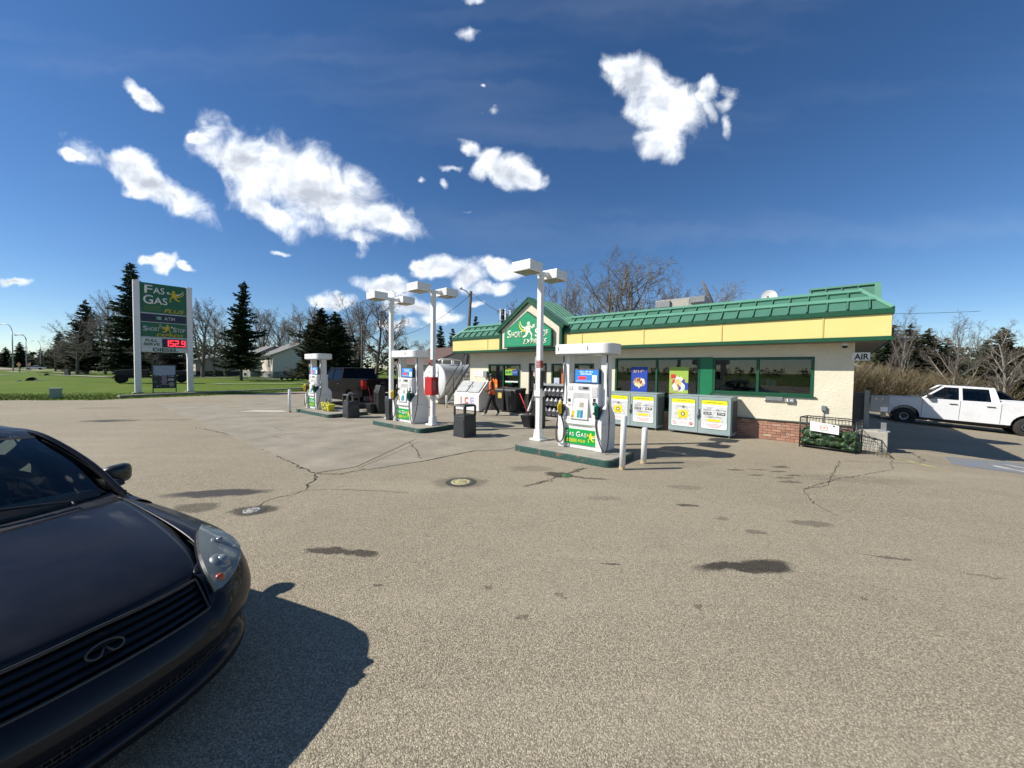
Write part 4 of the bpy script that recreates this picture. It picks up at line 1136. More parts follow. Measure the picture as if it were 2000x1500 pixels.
b9 = poster_base('window_poster', 'white and red pennant notice high on the shop door glass', -10.35, -10.12, 1.66, 1.98, plain('print_pinkwhite', (.6, .35, .35), .5), y=.06)
# orange vests and white things seen through the left windows
for (u, z, w, h, lab) in ((-12.6, 1.0, .36, .52, 'orange safety vest hanging in the left front window'), (-11.9, .86, .28, .3, 'orange safety gloves on display low in the left front window')):
    t = thing('safety_vest', lab, 'vest', W(u, 0, 0), TH)
    mb = MB(); mb.prism([(-w/2, z), (w/2, z), (w/2, z+h*.8), (w*.2, z+h), (w*.08, z+h*.85), (-w*.08, z+h*.85), (-w*.2, z+h), (-w/2, z+h*.8)], .02, 'y', -.03 if h > .4 else -.03)
    obj('fabric', mb, M_orange, t)
    mb = MB(); mb.box(-w/2-.001, w/2+.001, -.034, -.006, z+h*.3, z+h*.42); obj('tape', mb, plain('reflective_tape', (.5, .5, .2), .4), t)
# shop interior: shelves
for k, (u, y, w) in enumerate(((-6.0, 1.8, 1.6), (-3.9, 2.2, 1.4), (-2.0, 1.9, 1.2), (-8.6, 2.2, 1.6), (-12.0, 2.1, 1.4))):
    t = thing('shop_shelf', ['low grey goods shelf behind the blue poster window', 'low grey goods shelf behind the green poster window', 'counter shelf behind the right-hand window', 'goods shelf inside, right of the door', 'goods shelf inside, behind the lottery signs'][k], 'shelf', W(u, -y, .12), TH)
    mb = MB()
    for j in range(4): mb.box(-w/2, w/2, -.25, .25, .15+.4*j, .18+.4*j)
    mb.box(-w/2, w/2, .22, .25, 0, 1.5); obj('rack', mb, M_grey, t)
    rnd = random.Random(k)
    for j in range(4):
        x = -w/2 + .05
        while x < w/2 - .15:
            ww = rnd.uniform(.08, .18); hh = rnd.uniform(.12, .28)
            mb = MB(); mb.box(x, x+ww*.9, -.2, .1, .182+.4*j, .182+.4*j+hh)
            obj('goods', mb, rnd.choice([M_pred, M_pblue, M_pw, M_yel, M_grey, M_pgreen]), t); x += ww

# ================================================================ pump islands
def island(u0, u1, v0, v1, label):
    c = W((u0+u1)/2, (v0+v1)/2); a = (u1-u0)/2; b = (v1-v0)/2
    t = thing('pump_island', label, 'pump island', c, TH, 'raised pump islands with green kerbs')
    mb = MB(); mb.prism(rrect(-a, a, -b, b, .16, 5), .20, 'z', -.06); obj('kerb', mb, M_curb, t, bevel=.018)
    mb = MB(); mb.prism(rrect(-a+.03, a-.03, -b+.03, b-.03, .14, 5), .02, 'z', .132); obj('top_slab', mb, mk_concrete('island_concrete', (.33, .305, .25), 2.5) if 'island_concrete' not in MATS else MATS['island_concrete'], t, bevel=.006, seg=1)
    return t
island(-6.14, -3.62, 5.02, 6.28, 'raised concrete island with chipped green kerb nearest the camera, under the pump numbered 1')
island(-12.38, -9.58, 5.00, 6.40, 'raised island with green kerb under the middle pump, number 3')
island(-18.15, -14.9, 5.05, 6.70, 'farthest raised island with green kerb, under the left pump')
ISL = .155

# ================================================================ fuel pumps
def make_pump(label, num, num2=None, detail=True):
    t = thing('fuel_pump', label, 'fuel pump', (0, 0, 0), TH, 'white canopy-topped fuel pumps')
    # lower housing with gently bowed front
    def ring(w, d, z, k=.05):
        pts = []
        for j in range(9):
            x = -w/2 + w*j/8; pts.append((x, -d/2 - k*(1-(2*x/w)**2), z))
        for j in range(9):
            x = w/2 - w*j/8; pts.append((x, d/2 + k*(1-(2*x/w)**2), z))
        return pts
    mb = MB(); R = [ring(1.10, .46, 0, .0), ring(1.09, .46, .05, .0), ring(1.08, .47, .50, .01), ring(1.0, .50, .56, .05), ring(.98, .50, .60, .05)]
    idx = [[mb.av(p) for p in r] for r in R]
    for i in range(len(R)-1):
        for j in range(18): mb.af([idx[i][j], idx[i][(j+1) % 18], idx[i+1][(j+1) % 18], idx[i+1][j]], False)
    mb.af(idx[-1]); mb.af(idx[0][::-1])
    obj('lower_housing', mb, M_whitep, t, bevel=.006, seg=1)
    # upper cabinet
    mb = MB(); mb.prism(rrect(-.37, .43, -.235, .235, .025, 3), .86, 'z', .602); cab = obj('cabinet', mb, M_whitep, t, bevel=.006, seg=1)
    mb = MB(); mb.prism([(-.43, .58), (.43, .58), (.46, .66), (.40, .72), (-.36, .72), (-.46, .66)], .02, 'y', -.285); obj('tray_lip', mb, M_whitep, t, bevel=.008)
    # end columns with a flared foot, seen from the side as a bottle outline
    prof = [(-.30, 0), (.30, 0), (.33, .30), (.33, .62)]
    for k in range(9):
        a = k/8; s = a*a*(3-2*a); prof.append((.33 - .215*s, .70 + .32*a))
    prof += [(.115, 2.14), (-.115, 2.14)]
    for k in range(9):
        a = 1 - k/8; s = a*a*(3-2*a); prof.append((-.33 + .215*s, .70 + .32*a))
    prof += [(-.33, .62), (-.33, .30)]
    for (x0, nm) in ((-.545, 'l'), (.415, 'r')):
        mb = MB(); mb.prism(prof, .15, 'x', x0); obj('side_column', mb, M_whitep, t, bevel=.012, angle=30)
    # shallow creases on the sides
    mb = MB(); mb.box(.5655, .5675, -.30, .30, .60, .606); mb.box(-.5475, -.5455, -.30, .30, .60, .606); obj('side_seam', mb, M_grey, t)
    # canopy with rounded ends
    mb = MB(); mb.prism(rrect(-.73, .73, -.34, .34, .20, 7), .225, 'z', 2.13); obj('canopy', mb, M_whitep, t, bevel=.018, seg=3, angle=50)
    mb = MB(); mb.prism(rrect(-.68, .68, -.29, .29, .16, 5), .03, 'z', 2.105); obj('canopy_underside', mb, M_lgrey, t)
    text(t, num, .20, 2.245, .085, M_blk, y=-.343, bold=.02)
    if num2: text(t, num2, -.56, 2.245, .085, M_blk, y=-.343, bold=.02)
    # topper screen between the columns
    mb = MB(); mb.box(-.20, .42, -.20, -.10, 1.47, 1.80); sc_ = obj('topper_screen', mb, M_black, t, bevel=.01)
    mb = MB(); mb.box(-.18, .40, -.2045, -.201, 1.495, 1.775); obj('display', mb, M_screen, sc_)
    mb = MB(); mb.box(-.09, .10, -.2085, -.205, 1.56, 1.63); obj('red_panel', mb, M_screenr, sc_)
    mb = MB(); mb.box(.25, .36, -.2085, -.205, 1.51, 1.66); mb.box(-.16, .22, -.2085, -.205, 1.525, 1.532); obj('white_panel', mb, M_screenw, sc_)
    text(sc_, 'FILL UP ON', .10, 1.735, .035, M_screenw, y=-.2055, bold=.012, w=.32); text(sc_, 'REWARDS', .10, 1.685, .035, M_screenw, y=-.2055, bold=.012, w=.28)
    mb = MB(); mb.box(-.03, .03, -.16, -.12, 1.44, 1.48); obj('screen_foot', mb, M_grey, t)
    # face of the cabinet
    Y = -.2355
    mb = MB(); mb.box(-.07, .20, Y-.008, Y, 1.33, 1.41); d = obj('meter_window', mb, M_lgrey, t)
    mb = MB(); mb.box(.05, .18, Y-.0095, Y-.0082, 1.345, 1.395); obj('readout', mb, M_dark, d)
    # flat quad on the cabinet front, a niche's shade put into its grey
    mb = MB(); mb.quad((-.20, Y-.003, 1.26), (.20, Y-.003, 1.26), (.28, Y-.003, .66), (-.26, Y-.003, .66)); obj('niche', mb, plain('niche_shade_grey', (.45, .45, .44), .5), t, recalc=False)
    mb = MB(); mb.hexa([(-.245, -.32, .68), (.21, -.32, .68), (.25, Y-.004, .68), (-.25, Y-.004, .68)], [(-.13, -.25, 1.13), (.18, -.25, 1.13), (.19, Y-.004, 1.13), (-.16, Y-.004, 1.13)]); con = obj('console', mb, M_whitep, t, bevel=.014)
    def con_pt(x, z, o=.003):   # on the sloping console face
        a = (z - .68) / .45; return (x, -.32 + .07*a - o, z)
    def sticker(x0, x1, z0, z1, m, nm):
        mb = MB(); a = [con_pt(x0, z0), con_pt(x1, z0), con_pt(x1, z1), con_pt(x0, z1)]
        mb.quad(*a); obj(nm, mb, m, con, recalc=False)
    sticker(-.02, .09, .94, 1.05, plain('beige_screen', (.32, .28, .2), .4), 'small_screen')
    sticker(-.20, -.13, .70, .86, M_gold, 'price_sticker'); sticker(-.205, -.15, .705, .76, plain('brown_octane', (.35, .16, .04), .5), 'octane_sticker')
    sticker(-.06, .01, .71, .88, plain('grade_green', (.01, .30, .22), .5), 'grade_button'); sticker(.02, .09, .71, .88, plain('grade_blue', (.02, .16, .38), .5), 'grade_button'); sticker(.11, .16, .73, .82, plain('grade_cyan', (.45, .60, .68), .5), 'grade_button')
    for (x0, x1, z0, z1, nm, m) in ((-.335, -.275, 1.05, 1.12, 'card_slot', M_dark), (.30, .36, 1.08, 1.15, 'card_slot', M_dark), (.29, .385, 1.0, 1.065, 'receipt_slot', M_black), (.30, .375, .80, .84, 'receipt_slot', M_dark), (.27, .40, 1.18, 1.40, 'panel_label', plain('faint_grey_print', (.52, .52, .51), .6)), (-.34, -.22, 1.32, 1.41, 'panel_label', plain('faint_grey_print', (.52, .52, .51), .6))):
        mb = MB(); mb.box(x0, x1, Y-.008, Y, z0, z1); obj(nm, mb, m, t)
    mb = MB(); mb.box(-.34, -.26, Y-.0035, Y, .965, .99); mb.box(.27, .39, Y-.0035, Y, 1.455, 1.458); obj('red_notice', mb, plain('pale_red_print', (.55, .25, .22), .5), t)
    # brand panel
    Yp = -.252
    mb = MB(); mb.box(-.42, .42, Yp-.004, Yp+.02, .10, .44); br = obj('brand_panel', mb, M_pgreen, t)
    wb = .0
    fancy(br, 'F', 'AS', -.39, .265, .125, M_pw, Yp-.006, .24, .014, .002)
    fancy(br, 'G', 'AS', -.10, .265, .125, M_pw, Yp-.006, .27, .014, .002)
    text(br, 'PLUS', .04, .185, .06, M_yel, y=Yp-.006, bold=.012, shear=.3, w=.19)
    mb = MB()
    for k in range(5): mb.box(-.36, -.08, Yp-.0065, Yp-.005, .145+.016*k, .152+.016*k)
    obj('speed_line', mb, M_yel, br)
    runner(br, .28, .275, .21, Yp-.005, M_yel, M_pw, M_yel, -1)
    # nozzles and hoses
    for sx, mcol, px in ((-1, plain('nozzle_yellow', (.62, .45, .01), .5), -.475), (1, plain('nozzle_green', (.0, .15, .075), .5), .455)):
        mb = MB(); mb.box(px-.06, px+.06, -.33, -.20, .70, .98); bt = obj('nozzle_boot', mb, M_black, t, bevel=.015)
        mb = MB(); mb.tube([(px-.02*sx, -.36, 1.04), (px, -.38, .96), (px, -.37, .84), (px+.01, -.355, .76)], [.035, .05, .045, .028], 10)
        mb.tube([(px, -.42, 1.0), (px, -.45, .92), (px, -.42, .80)], .014, 6); obj('nozzle', mb, mcol, t)
        mb = MB()
        if sx < 0: pts = [(px, -.355, .77), (px+.06, -.34, .62), (px+.10, -.34, .42), (px+.09, -.35, .22), (px+.02, -.36, .12), (px-.07, -.35, .14), (px-.12, -.33, .30), (px-.12, -.28, .60), (px-.06, -.22, .95), (-.50, -.17, 1.3), (-.52, -.15, 1.75), (-.53, -.15, 2.13)]
        else: pts = [(px, -.355, .77), (px-.02, -.35, .60), (px+.03, -.36, .36), (px+.14, -.38, .12), (px+.22, -.40, .04), (px+.26, -.36, .12), (px+.24, -.26, .40), (px+.20, -.17, .80), (px+.15, -.15, 1.3), (px+.12, -.14, 1.8), (px+.12, -.14, 2.13)]
        # smooth it
        P = [Vector(p) for p in pts]; Q = []
        for k in range(len(P)-1):
            p0, p1, p2, p3 = P[max(k-1, 0)], P[k], P[k+1], P[min(k+2, len(P)-1)]
            for j in range(5):
                a = j/5; Q.append(.5*((2*p1) + (p2-p0)*a + (2*p0-5*p1+4*p2-p3)*a*a + (3*p1-p0-3*p2+p3)*a**3))
        Q.append(P[-1]); mb.tube(Q, .0135, 8); hs_ = obj('hose', mb, M_rubber, t)
        mb = MB(); q = Q[-9]; mb.tube([q, q + (Q[-4]-q)*1.0], .022, 8); mb.tube([Q[-14], Q[-12]], .020, 8); obj('breakaway', mb, M_grey, hs_)
    return t
pump = make_pump('white fuel pump with canopy numbered 1 nearest the camera, yellow and green nozzles', '1', '1')
pump.location = W(-4.66, 5.42, ISL)
def relabel_num(p, s):
    for c in list(bpy.data.objects):
        if c.parent == p and c.name.startswith('lettering'): bpy.data.objects.remove(c)
    text(p, s, .20, 2.245, .085, M_blk, y=-.343, bold=.02)
p3 = dup(pump, W(-11.17, 5.66, ISL), label='white fuel pump with canopy numbered 3, between the two middle lamp posts'); relabel_num(p3, '3')
p5 = dup(pump, W(-17.52, 5.98, ISL), label='white fuel pump with canopy numbered 5, farthest left beside the dark pickup'); relabel_num(p5, '5')
# yellow caution basket by pump 5
cb = thing('flower_basket', 'small yellow striped caution bag standing on the far island beside pump 5', 'bag', W(-16.2, 6.15, ISL), TH)
mb = MB(); mb.hexa([(-.30, -.12, 0), (.30, -.12, 0), (.28, .12, 0), (-.28, .12, 0)], [(-.36, -.15, .34), (.34, -.15, .26), (.32, .15, .28), (-.34, .15, .36)]); obj('bag', mb, mk_spots('yellow_caution_print', (.62, .58, .03), [(.02, .02, .02), (.62, .58, .03), (.05, .04, .02), (.62, .6, .05)], 13, .5, -1, 2), cb, bevel=.03)
cb.name = 'caution_bag'
mb = MB(); mb.tube([(-.2, 0, .3), (-.1, 0, .48), (.1, 0, .46), (.2, 0, .28)], .018, 6); obj('handle', mb, M_black, cb)

# ================================================================ twin-headed lamps
def make_lamp(label, z=4.14):
    t = thing('lamp_post', label, 'lamp post', (0, 0, 0), TH, 'white twin-headed lamp posts')
    mb = MB(); mb.box(-.062, .062, -.062, .062, .05, z); obj('pole', mb, M_white, t, bevel=.008)
    mb = MB(); mb.prism(rrect(-.17, .17, -.17, .17, .02, 2), .05, 'z', 0); mb.hexa([(-.10, -.10, .05), (.10, -.10, .05), (.10, .10, .05), (-.10, .10, .05)], [(-.085, -.085, .27), (.085, -.085, .27), (.085, .085, .27), (-.085, .085, .27)]); obj('base_plate', mb, M_white, t, bevel=.006)
    mb = MB(); mb.box(-.05, .05, -.34, .34, z-.02, z+.07); obj('cross_arm', mb, M_white, t, bevel=.006)
    for s in (-1, 1):
        y0, y1 = (s*.30, s*.78)
        mb = MB(); a, b = min(y0, y1), max(y0, y1)
        mb.hexa([(-.27, a, z-.06), (.27, a, z-.06), (.27, b, z-.06), (-.27, b, z-.06)], [(-.28, a-.01, z+.17), (.28, a-.01, z+.17), (.28, b+.01, z+.17), (-.28, b+.01, z+.17)])
        h = obj('lamp_head', mb, M_white, t, bevel=.012)
        mb = MB(); mb.box(-.22, .22, a+.04, b-.04, z-.075, z-.061); obj('lens', mb, plain('lamp_lens', (.22, .20, .15), .3), h)
        mb = MB(); mb.tube([(0, s*.30, z+.06), (0, s*.27, z+.06)], .05, 10); obj('knuckle', mb, M_grey, h)
    return t
lamp = make_lamp('white twin-headed lamp post nearest the camera, left of pump 1')
lamp.location = W(-6.0, 5.42, ISL)
l2 = dup(lamp, W(-9.96, 5.66, ISL), label='white twin-headed lamp post with the red cabinet, right of pump 3')
l3 = dup(lamp, W(-12.22, 5.72, ISL), label='white twin-headed lamp post left of pump 3 beside a black bin')
mb = MB(); mb.box(-.09, .10, -.10, .10, 1.10, 1.24); obj('junction_box', mb, M_white, lamp, bevel=.01)
mb = MB(); mb.tube([(-.085, -.03, .25), (-.085, -.03, 1.9)], .012, 6); mb.box(-.11, -.065, -.05, .0, 1.55, 2.1); mb.box(-.13, -.065, -.06, .04, 1.18, 1.42); obj('conduit', mb, M_lgrey, lamp)
mb = MB(); mb.box(-.055, .055, -.0655, -.0625, 1.82, 2.0); n_ = obj('red_notice', mb, plain('dull_red_notice', (.32, .03, .035), .5), lamp)
for k, s in enumerate(('TURN OFF', 'ENGINE', 'NO SMOKING')): text(n_, s, 0, 1.97-.055*k, .03, M_pw, y=-.067, w=.10)
mb = MB(); mb.box(.0625, .0655, -.055, .055, 1.82, 2.0); obj('red_notice', mb, plain('dull_red_notice', (.32, .03, .035), .5), lamp)
mb = MB(); mb.box(.063, .10, -.05, .05, 1.30, 1.75); obj('black_box', mb, M_black, lamp, bevel=.01)
mb = MB(); mb.tube([(-.085, -.03, .3), (-.085, -.03, 1.6)], .012, 6); obj('conduit', mb, M_lgrey, l3)
mb = MB(); mb.box(-.064, .064, -.0655, -.0625, 1.85, 2.05); obj('red_notice', mb, plain('maroon_notice', (.16, .03, .03), .5), l2)
fx = thing('extinguisher_cabinet', 'bright red cabinet strapped to the lamp post right of pump 3', 'cabinet', W(-9.96, 5.66, ISL), TH)
mb = MB(); mb.prism(rrect(-.14, .24, -.23, -.063, .04, 4), .56, 'z', .95); obj('cabinet', mb, M_red, fx, bevel=.01)
mb = MB(); mb.box(.2405, .2425, -.20, -.09, 1.10, 1.40); obj('instructions', mb, plain('pink_print', (.40, .12, .12), .5), fx)
mb = MB(); mb.prism(rrect(.07, .235, -.19, .06, .06, 4), .55, 'z', .96); obj('side_case', mb, plain('deep_red_case', (.16, .008, .012), .35), fx, bevel=.01)

# ================================================================ bollards
def make_bollard(label, h, lean=(0, 0), r=.057):
    t = thing('bollard', label, 'bollard', (0, 0, 0), TH, 'white steel bollards')
    mb = MB(); mb.tube([(0, 0, -.1), (lean[0], lean[1], h-.02), (lean[0], lean[1], h)], [r, r, r*.72], 20); obj('post', mb, M_white, t)
    mb = MB(); mb.tube([(0, 0, -.02), (lean[0]*.07, 0, .07)], [r*1.03, r*1.02], 20, caps=False); obj('chipped_foot', mb, plain('chipped_cream', (.45, .35, .2), .8, var=.4, scale=25), t)
    return t
b = make_bollard('white bollard nearest the camera, with rusty foot, off the corner of the front island', 1.06, (.02, 0)); b.location = W(-3.43, 6.16)
b = make_bollard('shorter white bollard just behind the front one at the front island', .75, (.02, 0)); b.location = W(-3.32, 5.38)
b = make_bollard('white bollard at the left tip of the far pump island', .98); b.location = W(-17.95, 6.98)
b = make_bollard('thin cream bollard beside the ice chest and stairs', .62, r=.05); b.location = W(-15.2, .75)
b = make_bollard('cream bollard between the fuel tank and its stairs', .8, r=.05); b.location = W(-16.9, 1.4)

# ================================================================ litter bins
def make_bin(label):
    t = thing('litter_bin', label, 'litter bin', (0, 0, 0), TH, 'square dark grey litter bins')
    m = plain('charcoal_plastic', (.028, .031, .034), .55, var=.15, dirt=.25, dirtcol=(.07, .065, .055), scale=7)
    w = .235
    mb = MB(); mb.hexa([(-w, -w, .0), (w, -w, .0), (w, w, .0), (-w, w, .0)], [(-w+.012, -w+.012, .60), (w-.012, -w+.012, .60), (w-.012, w-.012, .60), (-w+.012, w-.012, .60)]); obj('body', mb, m, t, bevel=.012)
    mb = MB()
    for sx in (-1, 1):
        for sy in (-1, 1): mb.box(sx*(w-.03)-.025, sx*(w-.03)+.025, sy*(w-.03)-.025, sy*(w-.03)+.025, .60, .87)
    mb.box(-w+.02, w-.02, -w+.02, w-.02, .60, .635); obj('hood_frame', mb, m, t, bevel=.005, seg=1)
    mb = MB(); mb.hexa([(-w, -w, .865), (w, -w, .865), (w, w, .865), (-w, w, .865)], [(-w+.03, -w+.03, .92), (w-.03, -w+.03, .92), (w-.03, w-.03, .92), (-w+.03, w-.03, .92)]); obj('lid', mb, m, t, bevel=.01)
    mb = MB(); mb.box(-w+.04, w-.04, -w-.002, -w+.02, .10, .50); mb.box(w-.02, w+.002, -w+.04, w-.04, .10, .50); obj('side_panel', mb, plain('charcoal_panel', (.034, .037, .040), .5), t, bevel=.004, seg=1)
    return t
bn = make_bin('dark grey litter bin standing on open concrete left of the front lamp post'); bn.location = W(-8.37, 5.76)
bn2 = dup(bn, W(-14.6, 5.98), label='dark grey litter bin between pump 5 and pump 3')

# windscreen service units: black bin with bucket, red squeegee
def make_service(label):
    t = thing('windscreen_service_bin', label, 'squeegee bin', (0, 0, 0), TH, 'black windscreen wash bins with red squeegees')
    mb = MB(); mb.prism([(-.02, 0), (.26, 0), (.28, .50), (.25, 1.18), (.05, 1.22), (-.06, .9), (-.04, .4)], .40, 'x', -.10); obj('cabinet', mb, M_black, t, bevel=.03)
    mb = MB(); mb.hexa([(-.26, -.22, .0), (.04, -.22, .0), (.04, .08, .0), (-.26, .08, .0)], [(-.36, -.30, .42), (.07, -.30, .42), (.07, .10, .42), (-.36, .10, .42)]); obj('bucket', mb, M_blackm, t, bevel=.02)
    mb = MB(); mb.hexa([(-.33, -.27, .422), (.05, -.27, .422), (.05, .07, .422), (-.33, .07, .422)], [(-.30, -.24, .424), (.02, -.24, .424), (.02, .05, .424), (-.30, .05, .424)]); obj('wash_water', mb, M_dark, t)
    mb = MB(); mb.tube([(-.12, -.10, .40), (-.62, .0, 1.12)], .014, 8); sq = obj('squeegee', mb, plain('bright_red_handle', (.62, .03, .03), .4), t)
    mb = MB(); mb.box(-.16, -.02, -.14, -.06, .36, .44); obj('squeegee_head', mb, M_rubber, sq)
    mb = MB(); mb.tube([(.0, -.12, .55), (.06, -.12, 1.0), (.14, -.10, 1.1)], .02, 8); obj('towel_arm', mb, M_rubber, t)
    return t
sv = make_service('black windscreen wash bin with red squeegee standing left of the front lamp post'); sv.location = W(-8.0, 3.0)
dup(sv, W(-15.2, 4.6), label='black windscreen wash bin with red squeegee near the dark pickup tailgate')
# tall slim bin beside pump 3
tb = thing('slim_bin', 'slim black bin standing between the lamp post and pump 3', 'bin', W(-11.98, 5.9, ISL), TH)
mb = MB(); mb.hexa([(-.11, -.12, 0), (.11, -.12, 0), (.11, .12, 0), (-.11, .12, 0)], [(-.14, -.15, .70), (.14, -.15, .70), (.14, .15, .70), (-.14, .15, .70)]); obj('body', mb, plain('charcoal_plastic', (.028, .031, .034), .5), tb, bevel=.015)
mb = MB(); mb.box(-.12, .12, -.13, .13, .7, .72); obj('rim', mb, M_black, tb)

# ================================================================ propane exchange cages
def make_cage(label, prices):
    t = thing('gas_bottle_cage', label, 'propane cage', (0, 0, 0), TH, 'grey two-door propane exchange cages')
    w = 1.80
    mb = MB(); mb.box(0, w, -.0, .62, .06, 1.18); obj('cabinet', mb, M_cage, t, bevel=.01)
    mb = MB()
    for x in (.06, w-.06):
        for y in (.05, .57): mb.tube([(x, y, -.0), (x, y, .07)], .025, 8)
    obj('foot', mb, M_lgrey, t)
    mb = MB(); mb.box(-.01, w+.01, -.02, .64, 1.181, 1.205); obj('top', mb, M_cage, t, bevel=.004, seg=1)
    # mesh side (darker slotted sheet)
    mb = MB()
    for k in range(7): mb.box(w+.001, w+.008, .08+.075*k, .12+.075*k, .16, 1.08)
    obj('side_slot', mb, plain('slot_dark', (.08, .09, .085), .6), t)
    for i, x0 in enumerate((.015, .905)):
        x1 = x0 + .88
        mb = MB(); mb.box(x0, x1, -.032, -.002, .08, 1.17); d = obj('door', mb, M_cage, t, bevel=.008)
        a, b = x0+.09, x1-.09
        Y = -.0325
        mb = MB(); mb.prism([(p[0], p[1]) for p in rrect(a-.012, b+.012, .22, 1.095, .05, 3)], .003, 'y', Y-.003); obj('decal_border', mb, plain('decal_green_edge', (.02, .16, .08), .5), d)
        mb = MB(); mb.prism(rrect(a, b, .235, 1.08, .04, 3), .003, 'y', Y-.0065); obj('decal', mb, M_pw, d)
        mb = MB(); mb.prism(rrect(a, b, .96, 1.08, .035, 3), .002, 'y', Y-.009); obj('decal_header', mb, plain('header_yellow', (.80, .74, .01), .5), d)
        text(d, 'TANK TRADER Program' if i == 0 else 'tanktraders.com', (a+b)/2, 1.02, .038, M_blk, y=Y-.0095, bold=.02, w=.42)
        mb = MB(); mb.box(a+.01, b-.01, Y-.0085, Y-.0068, .43, .90)
        # faint columns of small bottles
        obj('faded_picture', mb, mk_spots('faded_bottles', (.60, .61, .60), [(.45, .47, .48), (.62, .63, .62), (.50, .52, .53), (.66, .66, .65)], 12, .5, -1, 2) if 'faded' not in MATS else MATS['faded'], d)
        if i == 0:
            mb = MB(); mb.prism(rrect((a+b)/2-.15, (a+b)/2+.15, .48, .77, .09, 5), .002, 'y', Y-.0105); obj('bottle_picture', mb, M_yel, d)
            mb = MB(); mb.prism(rrect((a+b)/2-.11, (a+b)/2+.11, .73, .79, .02, 3), .002, 'y', Y-.0112); obj('bottle_picture', mb, plain('bottle_cream', (.72, .68, .45), .5), d)
            mb = MB(); mb.prism(circ((a+b)/2, .62, .066), .002, 'y', Y-.0128); obj('emblem', mb, plain('olive_print', (.16, .16, .05), .5), d)
            mb = MB(); mb.prism(circ((a+b)/2, .62, .032), .002, 'y', Y-.0148); obj('emblem', mb, M_pw, d)
            mb = MB(); mb.box((a+b)/2-.09, (a+b)/2+.10, Y-.0125, Y-.0108, .835, .85); mb.box((a+b)/2-.02, (a+b)/2+.04, Y-.0125, Y-.0108, .80, .88); obj('valve_picture', mb, M_grey, d)
            text(d, 'TANK TRADER', (a+b)/2, .515, .022, M_blk, y=Y-.0115, w=.2)
            # no-smoking roundel and hazard diamond
            for sx, cx in ((0, a+.10), (1, b-.10)):
                if sx == 0:
                    ring = [circ(cx, .335, .058, 18), circ(cx, .335, .044, 18)]
                    mb = MB()
                    for k in range(18):
                        mb.poly([(ring[0][k][0], Y-.008, ring[0][k][1]), (ring[0][(k+1) % 18][0], Y-.008, ring[0][(k+1) % 18][1]), (ring[1][(k+1) % 18][0], Y-.008, ring[1][(k+1) % 18][1]), (ring[1][k][0], Y-.008, ring[1][k][1])])
                    mb.poly([(cx-.04, Y-.0082, .37), (cx-.03, Y-.0082, .38), (cx+.04, Y-.0082, .30), (cx+.03, Y-.0082, .29)])
                    obj('no_smoking_mark', mb, M_pred, d, recalc=False)
                else:
                    mb = MB(); mb.prism([(cx-.065, .335), (cx, .27), (cx+.065, .335), (cx, .40)], .002, 'y', Y-.0085); obj('hazard_diamond', mb, M_pred, d)
                    mb = MB(); mb.box(cx-.03, cx+.03, Y-.010, Y-.0088, .33, .345); obj('mark', mb, M_pw, d)
            for k in range(3): text(d, ['FLAMMABLE GAS', 'NO SMOKING WITHIN', '3 METRES'][k], (a+b)/2, .37-.032*k, .014, M_pred, y=Y-.0085, w=.24)
        else:
            text(d, '20LB Trade', a+.16, .795, .036, M_blk, y=Y-.0095, bold=.02, w=.22); text(d, 'Without Trade', b-.16, .795, .036, M_blk, y=Y-.0095, bold=.02, w=.26)
            for cx, s in ((a+.17, prices[0]), (b-.16, prices[1])):
                mb = MB(); mb.box(cx-.11, cx+.11, Y-.0105, Y-.0088, .655, .735); obj('price_strip', mb, M_blk, d)
                text(d, s, cx, .695, .05, M_pw, y=Y-.0112, bold=.02, w=.17)
            text(d, '3 SIMPLE STEPS', (a+b)/2, .585, .030, M_blk, y=Y-.0095, bold=.02, w=.34)
            mb = MB(); mb.box((a+b)/2-.18, (a+b)/2+.18, Y-.0102, Y-.0088, .455, .53); obj('yellow_strip', mb, M_yel, d)
            for k, s in enumerate(('TRANSPORT CYLINDERS SECURED', 'IN AN UPRIGHT POSITION', 'IN A VENTILATED VEHICLE')): text(d, s, (a+b)/2, .375-.042*k, .022, M_pred, y=Y-.0085, bold=.015, w=.44-.06*k)
    mb = MB()
    for z in (.60, .78): mb.box(.86, .94, -.06, -.033, z-.03, z+.03)
    mb.tube([(.90, -.06, .52), (.915, -.085, .66), (.90, -.06, .82)], .02, 8); obj('latch', mb, M_grey, t)
    return t
cg = make_cage('right-hand grey propane cage with two yellow-topped doors, marked 32.99 and 77.99', ('32.99', '77.99'))
cg.location = W(-4.40, .62); cg.rotation_euler.z = TH - R_(3.0)
cg2 = make_cage('left-hand grey propane cage behind the white bollards, marked 32.99 and 98.99', ('32.99', '98.99'))
cg2.location = W(-6.54, .66); cg2.rotation_euler.z = TH - R_(1.0)

# ================================================================ wire basket of bagged produce
bk = thing('wire_basket', 'black wire basket cage full of green bags at the right corner of the shop', 'basket', W(-1.02, .70), TH - R_(13))
L_, D_, H_ = 1.12, .52, .78
mb = MB()
for a, b in (((0,0,.06),(L_,0,.06)), ((0,D_,.06),(L_,D_,.06)), ((0,0,.06),(0,D_,.06)), ((L_,0,.06),(L_,D_,.06)), ((0,0,H_),(L_,0,H_)), ((0,D_,H_),(L_,D_,H_)), ((0,0,H_),(0,D_,H_)), ((L_,0,H_),(L_,D_,H_)),
             ((0,0,-.05),(0,0,H_)), ((L_,0,-.05),(L_,0,H_)), ((0,D_,-.05),(0,D_,H_)), ((L_,D_,-.05),(L_,D_,H_))): mb.tube([a, b], .014, 6)
obj('frame', mb, M_blackm, bk)
mb = MB()
for k in range(1, 17):
    x = L_*k/17; mb.tube([(x, 0, .06), (x, 0, H_)], .0035, 4); mb.tube([(x, D_, .06), (x, D_, H_)], .0035, 4)
